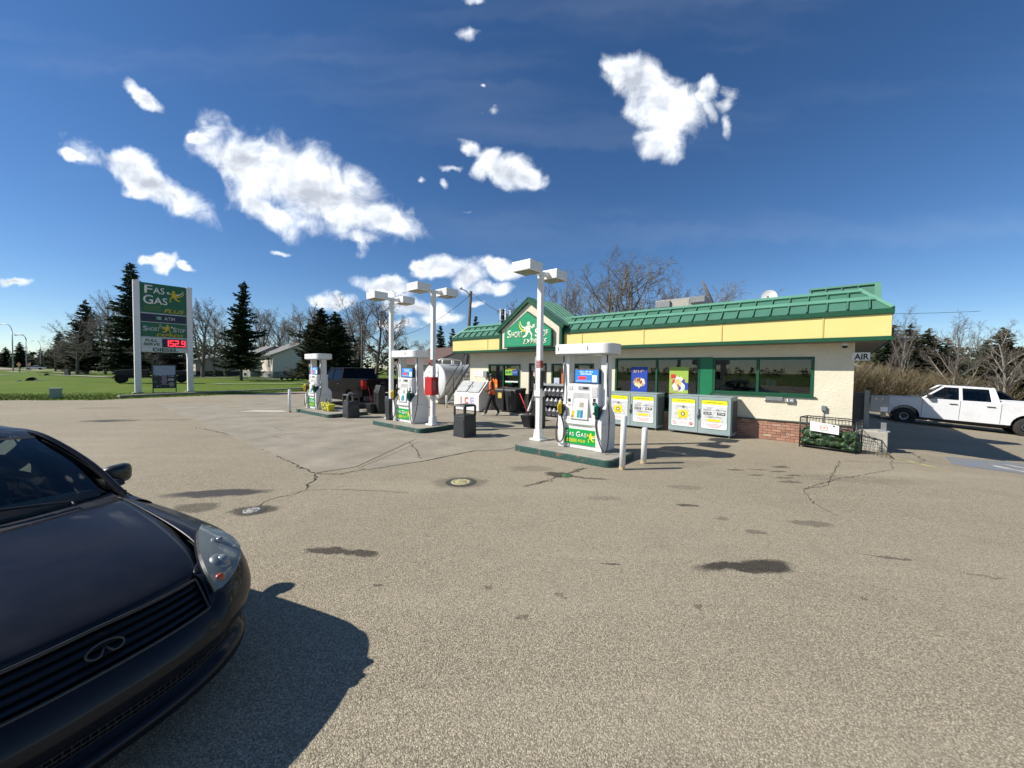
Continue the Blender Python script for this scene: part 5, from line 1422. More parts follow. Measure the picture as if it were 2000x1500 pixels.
for k in range(1, 8):
    z = .06 + (H_-.06)*k/8; mb.tube([(0, 0, z), (L_, 0, z)], .0035, 4); mb.tube([(0, D_, z), (L_, D_, z)], .0035, 4); mb.tube([(0, 0, z), (0, D_, z)], .0035, 4); mb.tube([(L_, 0, z), (L_, D_, z)], .0035, 4)
for k in range(1, 7):
    y = D_*k/7; mb.tube([(0, y, .06), (0, y, H_)], .0035, 4); mb.tube([(L_, y, .06), (L_, y, H_)], .0035, 4)
obj('wire_mesh', mb, M_blackm, bk, kind='stuff')
mb = MB(); mb.box(.02, L_-.02, .02, D_-.02, .03, .05); obj('floor_tray', mb, M_blackm, bk)
M_bag = mk_spots('green_netted_bag', (.03, .09, .03), [(.010, .035, .014), (.022, .065, .018), (.04, .10, .028), (.008, .022, .010), (.09, .15, .05)], 11, .5, -1, 2)
rnd = random.Random(3); k = 0
for lay in range(2):
    for i in range(4):
        o = thing('produce_bag', ['green bag lying lower left in the wire basket', 'green bag second from left at the bottom of the basket', 'green bag third from left at the bottom of the basket', 'green bag lying lower right in the wire basket',
             'green bag upper left in the wire basket', 'green bag upper second from left in the basket', 'green bag upper third from left in the basket', 'green bag upper right in the wire basket'][k], 'bag', (0, 0, 0), 0, 'green bags in the wire basket')
        bm = bmesh.new(); bmesh.ops.create_icosphere(bm, subdivisions=3, radius=1)
        sd = Vector((k*7.1, 1.3, 2.2))
        for v in bm.verts:
            n = mnoise.noise(v.co*1.7 + sd)*.5 + mnoise.noise(v.co*5 + sd)*.28
            v.co = Vector((v.co.x*.20, v.co.y*.23, v.co.z*.15)) * (1 + n)
        for f in bm.faces: f.smooth = True
        me = bpy.data.meshes.new('sack'); bm.to_mesh(me); bm.free(); me.materials.append(M_bag)
        p = W(-1.02, .70) + Matrix.Rotation(TH - R_(13), 3, 'Z') @ Vector((.16 + .265*i, .25, .18 + .17*lay))
        o.location = p; o.rotation_euler.z = TH - R_(13) + rnd.uniform(-.2, .2)
        s_ = bpy.data.objects.new('sack', me); sc.collection.objects.link(s_); s_.parent = o; s_.rotation_euler = (rnd.uniform(-.3, .3), rnd.uniform(-.4, .4), 0)
        k += 1
pl = thing('price_placard', 'white placard with orange round price mark wired to the basket', 'sign', W(-1.02, .70) , TH - R_(13))
mb = MB(); mb.hexa([(.22, -.022, .46), (.80, -.022, .42), (.80, -.016, .42), (.22, -.016, .46)], [(.22, -.022, .70), (.80, -.022, .64), (.80, -.016, .64), (.22, -.016, .70)]); obj('board', mb, M_pw, pl)
rg = [circ(.50, .555, .085, 20), circ(.50, .555, .070, 20)]
mb = MB()
for k in range(20): mb.poly([(rg[0][k][0], -.0235, rg[0][k][1]), (rg[0][(k+1) % 20][0], -.0235, rg[0][(k+1) % 20][1]), (rg[1][(k+1) % 20][0], -.0235, rg[1][(k+1) % 20][1]), (rg[1][k][0], -.0235, rg[1][k][1])])
M_op = plain('print_orange', (.62, .16, .05), .5); obj('price_ring', mb, M_op, pl, recalc=False)
text(pl, '10', .482, .555, .07, M_op, y=-.024, bold=.02); text(pl, '99', .535, .572, .032, M_op, y=-.024, bold=.02)
mb = MB(); mb.prism(circ(.70, .615, .022, 10), .002, 'y', -.0245); obj('magnet', mb, M_blk, pl)

# wire grille panel leaning beside the block
gl = thing('wire_grille', 'rusty triangular wire grille leaning on the concrete block by the basket', 'grille', W(.12, .68, gz(*W(.3, .6).xy)), TH)
mb = MB()
A, B, Cc = Vector((-.02, .0, .0)), Vector((.62, -.25, -.02)), Vector((.06, .28, .56))
A2 = Vector((-.02, .02, .5))
mb.tube([A, B], .007, 6); mb.tube([B, Cc], .007, 6); mb.tube([Cc, A], .007, 6)
for k in range(1, 9):
    t_ = k/9
    mb.tube([A.lerp(B, t_), Cc.lerp(B, t_)], .004, 4); mb.tube([A.lerp(Cc, t_), B.lerp(Cc, t_)], .004, 4)
obj('wires', mb, plain('rusty_wire', (.06, .05, .04), .7), gl)

# concrete block with post stub, electric box on its own post
zc = gz(*W(.6, -.2).xy)
blk = thing('concrete_block', 'pale concrete barrier block with a black hole at the right corner of the shop', 'block', W(.05, .05, zc), TH)
mb = MB(); mb.box(.02, .63, .05, .65, -.2, .50); obj('block', mb, mk_concrete('block_concrete', (.46, .44, .37), 4), blk, bevel=.02)
for (x, z, r) in ((.40, .31, .028), (.12, .33, .02)):
    mb = MB(); mb.prism(circ(x, z, r, 12), .004, 'y', .046); obj('hole', mb, M_dark, blk)
mb = MB(); mb.box(.50, .60, .12, .22, .50, .72); obj('post_stub', mb, M_grey, blk, bevel=.006)
mb = MB(); mb.box(.44, .66, .06, .30, .502, .525); obj('flange', mb, M_lgrey, blk)
eb = thing('electric_box', 'grey steel electric box with white label on a post beside the shop', 'electric box', W(.35, -.95, zc - .05), TH)
mb = MB(); mb.box(.02, .39, -.10, .08, .98, 1.42); ee = obj('box', mb, plain('galvanised_steel', (.24, .25, .255), .4, metal=.5), eb, bevel=.01)
mb = MB(); mb.box(.22, .36, -.104, -.1005, 1.0, 1.12); obj('label_plate', mb, M_pw, ee)
mb = MB()
for x, z in ((.12, 1.34), (.24, 1.34), (.12, 1.31), (.24, 1.31)): mb.box(x, x+.025, -.104, -.1005, z, z+.015)
obj('mark', mb, M_pw, ee)
mb = MB(); mb.box(.23, .33, -.06, .04, .85, .98); obj('conduit_box', mb, plain('tan_fitting', (.25, .22, .16), .6), eb)
mb = MB(); mb.box(-.10, .01, -.05, .06, -.2, 1.55); obj('post', mb, M_grey, eb, bevel=.008)
mb = MB(); mb.box(-.16, .14, -.14, .14, -.1, .10); obj('footing', mb, M_conc, eb)
u2 = thing('utility_meter', 'dark meter cabinet and pipes on the shaded end wall of the shop', 'meter', W(.0, -1.4, -.2), TH)
mb = MB(); mb.box(.01, .26, -.3, .2, .7, 1.6); obj('cabinet', mb, plain('dark_grey_enamel', (.06, .065, .07), .5), u2, bevel=.01)
mb = MB(); mb.tube([(.12, -.05, -.1), (.12, -.05, .7)], .03, 8); obj('pipe', mb, M_grey, u2)

# ================================================================ ice chest
ic = thing('ice_chest', 'white slant-front ice chest with two grey doors and ICE lettering by the front wall', 'ice chest', W(-14.22, .32, 0), TH)
wI = 1.68; dI = .78
sidep = [(-dI, 0.05), (0, .05), (0, 1.36), (-.22, 1.36), (-.62, .74), (-dI, .70)]
sidep = [(-dI, .04), (0, .04), (0, 1.38), (-.20, 1.38), (-dI+.04, .82), (-dI, .76)]
mb = MB(); mb.prism(sidep, wI, 'x', 0); obj('cabinet', mb, M_whitep, ic, bevel=.015)
# doors on the slope
A = Vector((0, -.20, 1.38)); Bv = Vector((0, -dI+.04, .82)); dsl = (A-Bv); nsl = Vector((0, -dsl.z, dsl.y)).normalized()
nsl = Vector((0, -.79, .61)); nsl = Vector((0, -dsl.z, dsl.y)).normalized()
for i, (x0, x1) in enumerate(((.08, .80), (.88, 1.60))):
    lo, hi = Bv + dsl*.06, Bv + dsl*.94
    mb = MB(); b_ = [Vector((x0, lo.y, lo.z)), Vector((x1, lo.y, lo.z)), Vector((x1, hi.y, hi.z)), Vector((x0, hi.y, hi.z))]
    mb.hexa(b_, [p + nsl*.035 for p in b_]); d = obj('door', mb, plain('brushed_steel_door', (.24, .25, .25), .35, metal=.3, dirt=.3, scale=3), ic, bevel=.01)
    mb = MB(); q = [p.lerp(sum(b_, Vector())/4, .08) + nsl*.036 for p in b_]; mb.hexa(q, [p + nsl*.006 for p in q]); obj('door_skin', mb, plain('pale_steel', (.40, .41, .40), .4, metal=.2, dirt=.3, scale=4), d)
    mb = MB(); hx = x1-.07 if i == 0 else x0+.07; m1 = Bv + dsl*.45 + nsl*.05; mb.tube([(hx, m1.y, m1.z), (hx, m1.y+dsl.y*.12, m1.z+dsl.z*.12)], .02, 8); obj('handle', mb, M_grey, d)
    mb = MB(); s1 = Bv + dsl*.80 + nsl*.044; mb.hexa([(x0+.3, s1.y, s1.z), (x0+.42, s1.y, s1.z), (x0+.42, s1.y+dsl.y*.09, s1.z+dsl.z*.09), (x0+.3, s1.y+dsl.y*.09, s1.z+dsl.z*.09)], [Vector(p)+nsl*.002 for p in ((x0+.3, s1.y, s1.z), (x0+.42, s1.y, s1.z), (x0+.42, s1.y+dsl.y*.09, s1.z+dsl.z*.09), (x0+.3, s1.y+dsl.y*.09, s1.z+dsl.z*.09))]); obj('sticker', mb, plain('sticker_yellow', (.6, .55, .3), .5), d)
M_icer = plain('ice_red_print', (.50, .12, .10), .6, var=.3, scale=30); M_iceb = plain('ice_lilac_print', (.42, .38, .60), .6, var=.2, scale=30)
for ch, x, m in (('I', .50, M_icer), ('C', .86, M_icer), ('E', 1.24, M_iceb)): text(ic, ch, x, .49, .33, m, y=-dI-.004, bold=.05, w=.07 if ch == 'I' else .25)
wb_ = thing('ice_notice', 'white notice with faded red print on the wall above the ice chest', 'sign', W(-14.0, .01, 1.72), TH)
mb = MB(); mb.box(.0, .68, -.012, 0, -.14, .14); obj('board', mb, M_pw, wb_)
text(wb_, 'Please Prepay', .34, .06, .05, M_icer, y=-.0125, w=.52); text(wb_, 'FOR ICE', .34, -.05, .07, M_icer, y=-.0125, w=.48)
vb = thing('wall_vent', 'small grey vent box on the wall right of the ice notice', 'vent', W(-13.28, .01, 1.70), TH)
mb = MB(); mb.box(.0, .24, -.10, 0, -.14, .15); vv = obj('box', mb, M_grey, vb, bevel=.006)
mb = MB()
for k in range(6): mb.box(.02, .22, -.104, -.1005, -.12+.045*k, -.10+.045*k)
obj('louvre', mb, M_lgrey, vv)

# ================================================================ wheeled bins by the front wall
def make_wheelie(label):
    t = thing('wheeled_bin', label, 'wheeled bin', (0, 0, 0), TH, 'black wheeled bins by the shop front')
    mb = MB(); mb.hexa([(-.25, -.27, .06), (.25, -.27, .06), (.25, .25, .06), (-.25, .25, .06)], [(-.32, -.36, .94), (.32, -.36, .94), (.32, .36, .94), (-.32, .36, .94)]); obj('body', mb, M_black, t, bevel=.03)
    mb = MB(); mb.hexa([(-.34, -.38, .942), (.34, -.38, .942), (.34, .38, .942), (-.34, .38, .942)], [(-.31, -.34, 1.0), (.31, -.34, 1.0), (.31, .36, 1.05), (-.31, .36, 1.05)]); obj('lid', mb, plain('dark_grey_lid', (.04, .042, .045), .45), t, bevel=.02)
    for sx in (-.27, .27):
        mb = MB(); mb.tube([(sx-.03, .24, .10), (sx+.03, .24, .10)], .10, 14); obj('wheel', mb, M_rubber, t)
    mb = MB(); mb.tube([(-.22, .40, .93), (.22, .40, .93)], .018, 8); obj('handle', mb, M_black, t)
    return t
wh = make_wheelie('black wheeled bin with a yellow sticker behind the walking attendant'); wh.location = W(-11.50, .62, .10)
wh2 = dup(wh, W(-10.86, .58, .10), label='black wheeled bin just left of the shop door')
mb = MB(); mb.hexa([(.0, -.353, .60), (.22, -.353, .60), (.22, -.350, .60), (.0, -.350, .60)], [(.0, -.364, .84), (.22, -.364, .84), (.22, -.361, .84), (.0, -.361, .84)]); obj('yellow_sticker', mb, mk_spots('yellow_label', (.55, .42, .05), [(.6, .45, .05), (.3, .2, .05), (.65, .6, .4)], 6), wh)

# ================================================================ washer fluid rack
rk = thing('washer_fluid_rack', 'black slanted rack of washer fluid jugs beside the shop door', 'display rack', W(-9.45, .62, .0), TH)
mb = MB(); 
for x in (0, 1.28): mb.prism([(-.30, 0), (.28, 0), (.28, 1.30), (.10, 1.30), (-.30, .10)], .03, 'x', x)
mb.box(.03, 1.28, .25, .28, .0, 1.30); obj('frame', mb, M_blackm, rk)
for i in range(3):
    zz = .16 + .38*i; yy = -.24 + .13*i
    mb = MB(); mb.box(.031, 1.279, yy, yy+.30, zz-.03, zz); obj('shelf', mb, M_blackm, rk)
mb = MB(); mb.box(.0, 1.31, .03, .06, 1.31, 1.40); obj('header', mb, M_lgrey, rk)
M_jw = plain('jug_white', (.34, .34, .36), .4); M_jd = plain('jug_label_dark', (.05, .05, .055), .5)
jg = thing('washer_fluid_jug', 'jug', 'jug', (0, 0, 0), TH, 'white-topped jugs on the washer fluid rack')
mb = MB(); mb.prism(rrect(-.075, .075, -.06, .06, .03, 3), .17, 'z', 0); mb.hexa([(-.07, -.055, .17), (.07, -.055, .17), (.07, .055, .17), (-.07, .055, .17)], [(-.025, -.025, .25), (.025, -.025, .25), (.025, .025, .25), (-.025, .025, .25)]); obj('body', mb, M_jw, jg, bevel=.008)
mb = MB(); mb.cyl(0, 0, .25, .28, .03, 12); obj('cap', mb, M_pw, jg)
mb = MB(); mb.tube([(.03, 0, .235), (.075, 0, .22), (.072, 0, .14)], .010, 6); obj('handle', mb, M_jw, jg)
mb = MB(); mb.box(-.074, .074, -.064, -.0605, .02, .165); obj('jug_label', mb, M_jd, jg)
first = True
rows_ = ('bottom', 'middle', 'top'); cols_ = ('first', 'second', 'third', 'fourth', 'fifth', 'sixth')
for i in range(3):
    for j in range(6):
        p = W(-9.45, .62) + Matrix.Rotation(TH, 3, 'Z') @ Vector((.14 + .2*j, -.14 + .13*i, .161 + .38*i))
        lab = 'white-topped jug, %s from the left on the %s shelf of the black rack' % (cols_[j], rows_[i])
        if first: jg.location = p; jg['label'] = lab; first = False
        else: dup(jg, p, label=lab)
ld = thing('leaning_board', 'white narrow board leaning against the left side of the jug rack', 'board', W(-9.62, .95, 0), TH)
mb = MB(); mb.hexa([(-.22, -.10, .25), (-.17, -.10, .25), (-.17, .02, .25), (-.22, .02, .25)], [(.16, .0, 1.32), (.20, .0, 1.32), (.20, .12, 1.32), (.16, .12, 1.32)]); obj('board', mb, M_pw, ld)
mb = MB(); mb.tube([(-.19, -.04, .0), (-.19, -.04, .27)], .015, 6); obj('leg', mb, M_blackm, ld)

# ================================================================ fuel tank, stairs, pole
tk = thing('fuel_tank', 'white horizontal fuel storage tank on saddles left of the shop', 'fuel tank', W(-17.35, -.15, 0), TH)
cprof = [(.001, -.10), (.35, -.095), (.7, -.06), (.95, -.015), (1.012, .02), (1.012, .06)]
mb = MB(); mb.M = Matrix.Translation((0, 0, 1.22)) @ Matrix.Rotation(R_(-90), 4, 'X'); mb.lathe(cprof, 48); obj('end_cap', mb, M_pw, tk)
prof = [(1.0, .03), (1.0, 2.2), (1.0, 2.25), (1.0, 5.0), (.93, 5.07), (.001, 5.12)]
mb = MB(); mb.M = Matrix.Translation((0, 0, 1.22)) @ Matrix.Rotation(R_(-90), 4, 'X'); mb.lathe(prof, 48); obj('shell', mb, plain('tank_white_shaded', (.50, .51, .51), .28, var=.05, dirt=.3, dirtcol=(.35, .33, .3), scale=1.6), tk)  # shell a greyer white than the sunlit cap: shade put into its colour
mb = MB()
for y in (.7, 2.5, 4.3): mb.box(-.8, .8, y-.12, y+.12, -.05, .55)
obj('saddle', mb, M_white, tk)
mb = MB()
for y in (.6, 1.3, 2.0):
    mb.tube([(0, y, 2.18), (0, y, 2.45)], .05, 10)
mb.tube([(-.1, .35, 2.42), (.1, .5, 2.5), (.1, 1.2, 2.5), (-.1, 1.5, 2.42), (-.1, 1.5, 2.2)], .04, 8); mb.tube([(0, .6, 2.45), (0, 1.3, 2.5), (0, 2.0, 2.45)], .035, 8); obj('top_pipework', mb, M_white, tk)
mb = MB(); mb.prism([(-.56, 1.42), (-.40, 1.28), (-.28, 1.42), (-.40, 1.56)], .004, 'y', -.135); obj('hazard_diamond', mb, plain('faded_pink', (.55, .25, .22), .5), tk)
text(tk, 'GASOLINE', -.05, 1.80, .10, M_grey, y=-.14, w=.85); text(tk, 'UN 1203', .25, 1.42, .10, M_grey, y=-.135, w=.4)
mb = MB(); mb.tube([(.30, -.25, 0), (.30, -.25, 1.9), (.2, -.2, 2.3)], .03, 8); mb.tube([(.12, -.3, .0), (.10, -.3, .6), (-.1, -.28, .8)], .04, 8); obj('fill_pipe', mb, M_grey, tk)

sr = thing('access_stairs', 'black steel stairs with pale treads climbing beside the fuel tank to the shop', 'stairs', W(-16.35, -.05, 0), TH)
n = 10; run = 1.95; rise = 2.15; wd = .75
mb = MB()
for y in (0, wd): mb.hexa([(0, y-.02, -.02), (.08, y-.02, -.02), (.08, y+.02, -.02), (0, y+.02, -.02)], [(run, y-.02, rise), (run+.08, y-.02, rise), (run+.08, y+.02, rise), (run, y+.02, rise)])
obj('stringer', mb, M_blackm, sr)
for k in range(n):
    x = .06 + run*(k+.5)/n; z = rise*(k+.7)/n
    mb = MB(); mb.box(x-.02, x+.20, .021, wd-.021, z, z+.03); obj('tread', mb, plain('pale_tread', (.62, .62, .60), .6), sr)
mb = MB()
for y in (0, wd):
    for k in range(4):
        x = .1 + run*k/3; z = rise*k/3; mb.tube([(x, y, z), (x, y, z+1.0)], .018, 6)
    mb.tube([(.1, y, 1.0), (.1+run, y, rise+1.0)], .02, 6); mb.tube([(.1, y, .5), (.1+run, y, rise+.5)], .014, 6)
obj('handrail', mb, M_blackm, sr)
mb = MB(); mb.box(run+.1, run+1.0, 0, wd+.3, rise-.05, rise); mb.tube([(run+.2, .1, 0), (run+.2, .1, rise)], .04, 8); obj('landing', mb, M_blackm, sr)

# utility pole with street light and wires
up = thing('utility_pole', 'leaning grey timber utility pole with a small lamp behind the shop roof', 'utility pole', (-3.9, 33.0, 0), 0)
mb = MB(); mb.tube([(-.15, 0, -.5), (.30, 0, 8.6)], [.17, .12], 12); obj('pole', mb, plain('weathered_pole', (.09, .085, .08), .9, var=.3, scale=8), up)
mb = MB(); mb.tube([(.26, 0, 8.2), (-.05, -.2, 8.55), (-.42, -.35, 8.72)], .045, 8); mb.tube([(.28, 0, 8.35), (.0, -.1, 8.2)], .03, 6); obj('bracket', mb, M_grey, up)
mb = MB(); mb.lathe([(.001, 8.86), (.10, 8.84), (.14, 8.72), (.10, 8.66), (.001, 8.64)], 14, -.50, -.40); obj('lamp_head', mb, M_lgrey, up)
def wire(name_label, a, b, sag, r=.018):
    a = Vector(a); b = Vector(b); P = []
    for k in range(17):
        t = k/16; p = a.lerp(b, t); p.z -= sag*4*t*(1-t); P.append(p - a)
    o = obj('overhead_wire', MB().tube(P, r, 4), M_blackm); o.location = a; tag(o, name_label, 'wire'); return o
wire('overhead wire sagging from the utility pole down left behind the pumps', (-3.6, 33, 8.3), (-20, 62, 7.4), 1.2, .025)
wire('overhead wire from the utility pole right to the shop roof behind the gable', (-3.6, 33, 8.5), (2.5, 25.0, 4.6), .5, .02)
wire('faint overhead wire low across the sky right of the shop', (14, 60, 13.2), (75, 62, 12.3), 1.2, .03)
sp = thing('thin_pole', 'slim dark pole beside the brown-roofed garage behind the pickup', 'pole', (-13.1, 33.5, 0), 0)
mb = MB(); mb.tube([(0, 0, -.2), (0, 0, 5.6)], [.09, .07], 10); obj('pole', mb, plain('weathered_pole', (.09, .085, .08), .9), sp)

# roadside street lights
def make_slight(label, two=False):
    t = thing('street_light', label, 'street light', (0, 0, 0), 0, 'curved-arm street lights along the road')
    m = plain('galvanised_pole', (.33, .36, .40), .45, metal=.4, var=.05)
    mb = MB(); mb.tube([(0, 0, -.2), (0, 0, 9.0)], [.16, .10], 10); obj('pole', mb, m, t)
    for dy in ((0,) if not two else (0, .5)):
        P = [(0, dy*.3, 8.6)]
        for k in range(9):
            a = R_(10*k); P.append((-2.0*(1-math.cos(a)) , dy*.3 , 9.0 + (1.7-.5*dy)*math.sin(a)))
        P += [(-3.2, dy*.3, 10.65-.5*dy), (-3.9, dy*.3, 10.55-.5*dy)]
        mb = MB(); mb.tube(P, .07, 8); obj('arm', mb, m, t)
        mb = MB(); mb.hexa([(-4.5, dy*.3-.12, 10.42-.5*dy), (-3.8, dy*.3-.12, 10.45-.5*dy), (-3.8, dy*.3+.12, 10.45-.5*dy), (-4.5, dy*.3+.12, 10.42-.5*dy)], [(-4.4, dy*.3-.08, 10.55-.5*dy), (-3.8, dy*.3-.08, 10.6-.5*dy), (-3.8, dy*.3+.08, 10.6-.5*dy), (-4.4, dy*.3+.08, 10.55-.5*dy)]); obj('lamp_head', mb, m, t)
    return t
s1 = make_slight('nearest curved-arm street light at the far left edge'); s1.location = (-126, 97, 0)
s1.scale = (.85, 1, 1.13)
s2 = make_slight('double-armed street light second from the left by the road', True); s2.location = (-158, 125, 0); s2.scale = (.85, 1, 1.1)
dup(s1, (-200, 163, 0), label='farthest street light right of the double-armed one')
dup(s1, (-262, 208, 0), label='tiny street light farthest down the road, by the spruces')

# green utility box, verge posts, culverts
ub = thing('utility_box', 'small pale green utility cabinet on the grass verge at left', 'utility box', (-25.7, 21.6, terr_z(-25.7, 21.6)), R_(40))
m = plain('pale_utility_green', (.19, .27, .21), .5, var=.06)
mb = MB(); mb.box(-.22, .22, -.13, .13, -.1, .50); obj('cabinet', mb, m, ub, bevel=.01)
mb = MB(); mb.hexa([(-.24, -.15, .501), (.24, -.15, .501), (.24, .15, .501), (-.24, .15, .501)], [(-.23, -.14, .54), (.23, -.14, .54), (.23, .14, .56), (-.23, .14, .56)]); obj('lid', mb, m, ub)
mb = MB(); mb.box(-.20, -.15, -.135, -.131, .15, .25); obj('hasp', mb, M_grey, ub)
def culvert(x, y, lab, s=1.0):
    t = thing('culvert_pipe', lab, 'culvert', (x, y, terr_z(x, y)), R_(50))
    mb = MB(); P = [(0, 0, .05), (0, 1.6, .05)]
    mb.M = Matrix.Scale(s, 4)
    n = 18
    for r, fl in ((.36, False), (.32, True)):
        a = [mb.av((r*math.cos(2*math.pi*k/n), -.15, .0 + r*math.sin(2*math.pi*k/n))) for k in range(n)]; b = [mb.av((r*math.cos(2*math.pi*k/n), 1.0, .0 + r*math.sin(2*math.pi*k/n))) for k in range(n)]
        for k in range(n): mb.af([a[k], a[(k+1) % n], b[(k+1) % n], b[k]], True)
    obj('pipe', mb, plain('culvert_steel', (.10, .10, .095), .6, var=.3, scale=8), t)
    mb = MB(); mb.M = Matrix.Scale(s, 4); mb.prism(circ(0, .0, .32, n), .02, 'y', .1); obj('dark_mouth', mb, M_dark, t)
    mb = MB(); mb.M = Matrix.Scale(s, 4)
    rnd = random.Random(2)
    for k in range(7):
        x0 = rnd.uniform(-.8, .8); mb.hexa([(x0-.14, -.6, -.1), (x0+.14, -.62, -.1), (x0+.12, -.3, -.1), (x0-.12, -.3, -.1)], [(x0-.1, -.55, .06), (x0+.08, -.55, .08), (x0+.08, -.38, .1), (x0-.08, -.38, .08)])
    obj('stone', mb, M_conc, t, kind='stuff')
culvert(-57, 45.5, 'nearer dark culvert mouth in the grass ditch at left', 1.25)
culvert(-80, 66, 'farther small culvert mouth in the grass at left', 1.0)
vp = thing('marker_post', 'short dark post standing in the grass left of the spruces', 'post', (-77, 66.5, terr_z(-77, 66.5)), 0)
mb = MB(); mb.box(-.35, .35, -.2, .2, -.1, 1.1); obj('post', mb, plain('dark_post_grey', (.07, .07, .06), .7), vp)
for (x, y, lab) in ((-118, 92, 'orange and grey marker at the foot of the nearest street light'), (-152, 121, 'orange and grey marker at the foot of the double-armed street light')):
    t = thing('road_marker', lab, 'marker', (x, y, 0), 0)
    mb = MB(); mb.box(-.1, .1, -.1, .1, -.1, 1.5); obj('post', mb, M_grey, t)
    mb = MB(); mb.prism([(-.6, 1.9), (0, 1.3), (.6, 1.9), (0, 2.5)], .05, 'y', -.13); obj('panel', mb, plain('faded_orange', (.42, .2, .08), .6), t)

# road and paths over the verge
strip('road', [(-420, 300), (-180, 136), (-120, 112), (-40, 190)], 9, M_asph, .12)
strip('road', [(-900, 700), (-420, 300)], 12, M_asph, .12)
strip('footpath', [(-110, 71), (-66, 62), (-48, 60.5), (-34, 61)], 1.6, M_path)
strip('footpath', [(-150, 107), (-90, 82), (-56, 79), (-40, 84)], 2.2, M_path)
strip('footpath', [(-33, 42.5), (-26, 41.4), (-19, 41.0)], 1.0, M_path)
# kerb along the lot edge
mb = MB()
pts = [(-23.0, 22.4), (-21.0, 27.6), (-18.6, 33.0), (-16.8, 37.5)]
kerb = MB()
for a, b in zip(pts, pts[1:]):
    a = Vector(a); b = Vector(b); d = (b-a).normalized(); n_ = Vector((d.y, -d.x))*.15
    kerb.hexa([(a.x-n_.x, a.y-n_.y, -.1), (a.x+n_.x, a.y+n_.y, -.1), (b.x+n_.x, b.y+n_.y, -.1), (b.x-n_.x, b.y-n_.y, -.1)], [(a.x-n_.x, a.y-n_.y, .17), (a.x+n_.x, a.y+n_.y, .17), (b.x+n_.x, b.y+n_.y, .17), (b.x-n_.x, b.y-n_.y, .17)])
struct('kerb', kerb, M_conc, bevel=.02)

# manholes
def manhole(x, y, lab, r, mcol, ringcol):
    t = thing('manhole_cover', lab, 'manhole cover', (x, y, gz(x, y)), 0)
    mb = MB(); mb.lathe([(r*1.55, .003), (r*1.25, .008), (r*1.02, .006)], 28); obj('ring', mb, ringcol, t)
    mb = MB(); mb.lathe([(r, .004), (r*.97, .013), (r*.70, .014), (r*.68, .010), (r*.60, .010), (r*.58, .014), (.001, .014)], 28); obj('lid', mb, mcol, t)
    mb = MB()
    for k in range(8):
        a = 2*math.pi*k/8; mb.box(r*.8*math.cos(a)-.008, r*.8*math.cos(a)+.008, r*.8*math.sin(a)-.008, r*.8*math.sin(a)+.008, .012, .019)
    mb.box(-.03, .03, -.006, .006, .012, .02); obj('stud', mb, M_grey, t)
manhole(-.84, 6.43, 'yellow-ringed round fill cover in the asphalt in front of the islands', .17, plain('pale_yellow_lid', (.36, .33, .17), .7, var=.25, scale=20), plain('black_tar_ring', (.05, .048, .04), .8))
manhole(-3.42, 5.02, 'small pale manhole lid in a dark broken ring near the parked car', .105, plain('pale_lid', (.33, .31, .28), .7, var=.15, scale=20), plain('black_tar_ring', (.05, .048, .04), .8))
gp = thing('monitor_cap', 'small green painted well cap in the stained asphalt before the front island', 'well cap', (1.02, 6.92, 0), 0)
mb = MB(); mb.lathe([(.10, .003), (.09, .015), (.001, .015)], 20); obj('cap', mb, plain('well_green', (.03, .11, .04), .7, var=.3, scale=30), gp)
mb = MB(); mb.box(-.02, .02, -.004, .004, .015, .02); obj('slot', mb, M_dark, gp)

# ================================================================ the attendant
def skin_mesh(name, joints, edges, root, sub=2):
    me = bpy.data.meshes.new(name); me.from_pydata([j[0] for j in joints], edges, [])
    o = bpy.data.objects.new(name, me); sc.collection.objects.link(o)
    o.modifiers.new('skin', 'SKIN'); m2 = o.modifiers.new('sub', 'SUBSURF'); m2.levels = sub; m2.render_levels = sub
    for i, j in enumerate(joints):
        r = j[1]; me.skin_vertices[0].data[i].radius = (r, r) if not isinstance(r, tuple) else r
    me.skin_vertices[0].data[root].use_root = True
    dg = bpy.context.evaluated_depsgraph_get(); dg.update()
    m = bpy.data.meshes.new_from_object(o.evaluated_get(dg)); bpy.data.objects.remove(o); m.name = name
    return m
J = [((0, 0, .95), .115), ((-.01, 0, 1.12), .115), ((-.02, 0, 1.30), .135), ((-.02, 0, 1.42), .085), ((-.03, 0, 1.485), .052), ((-.045, 0, 1.56), .075), ((-.05, 0, 1.64), .088), ((-.045, 0, 1.70), .06),
     ((.0, -.09, .90), .108), ((-.14, -.09, .52), .080), ((-.25, -.085, .14), .056), ((-.33, -.085, .05), .04), ((-.42, -.085, .035), .032),        # front leg
     ((.01, .09, .90), .108), ((.06, .09, .50), .080), ((.27, .085, .17), .056), ((.22, .085, .06), .04), ((.13, .085, .035), .032),             # rear leg
     ((-.01, -.17, 1.38), .062), ((.05, -.22, 1.13), .048), ((-.16, -.20, 1.03), .036), ((-.25, -.19, 1.04), .026),                               # near arm
     ((-.01, .17, 1.38), .062), ((-.10, .22, 1.14), .048), ((-.28, .18, 1.08), .036), ((-.37, .16, 1.09), .026)]                                  # far arm
Ed = [(0,1),(1,2),(2,3),(3,4),(4,5),(5,6),(6,7),(0,8),(8,9),(9,10),(10,11),(11,12),(0,13),(13,14),(14,15),(15,16),(16,17),(2,18),(18,19),(19,20),(20,21),(2,22),(22,23),(23,24),(24,25)]
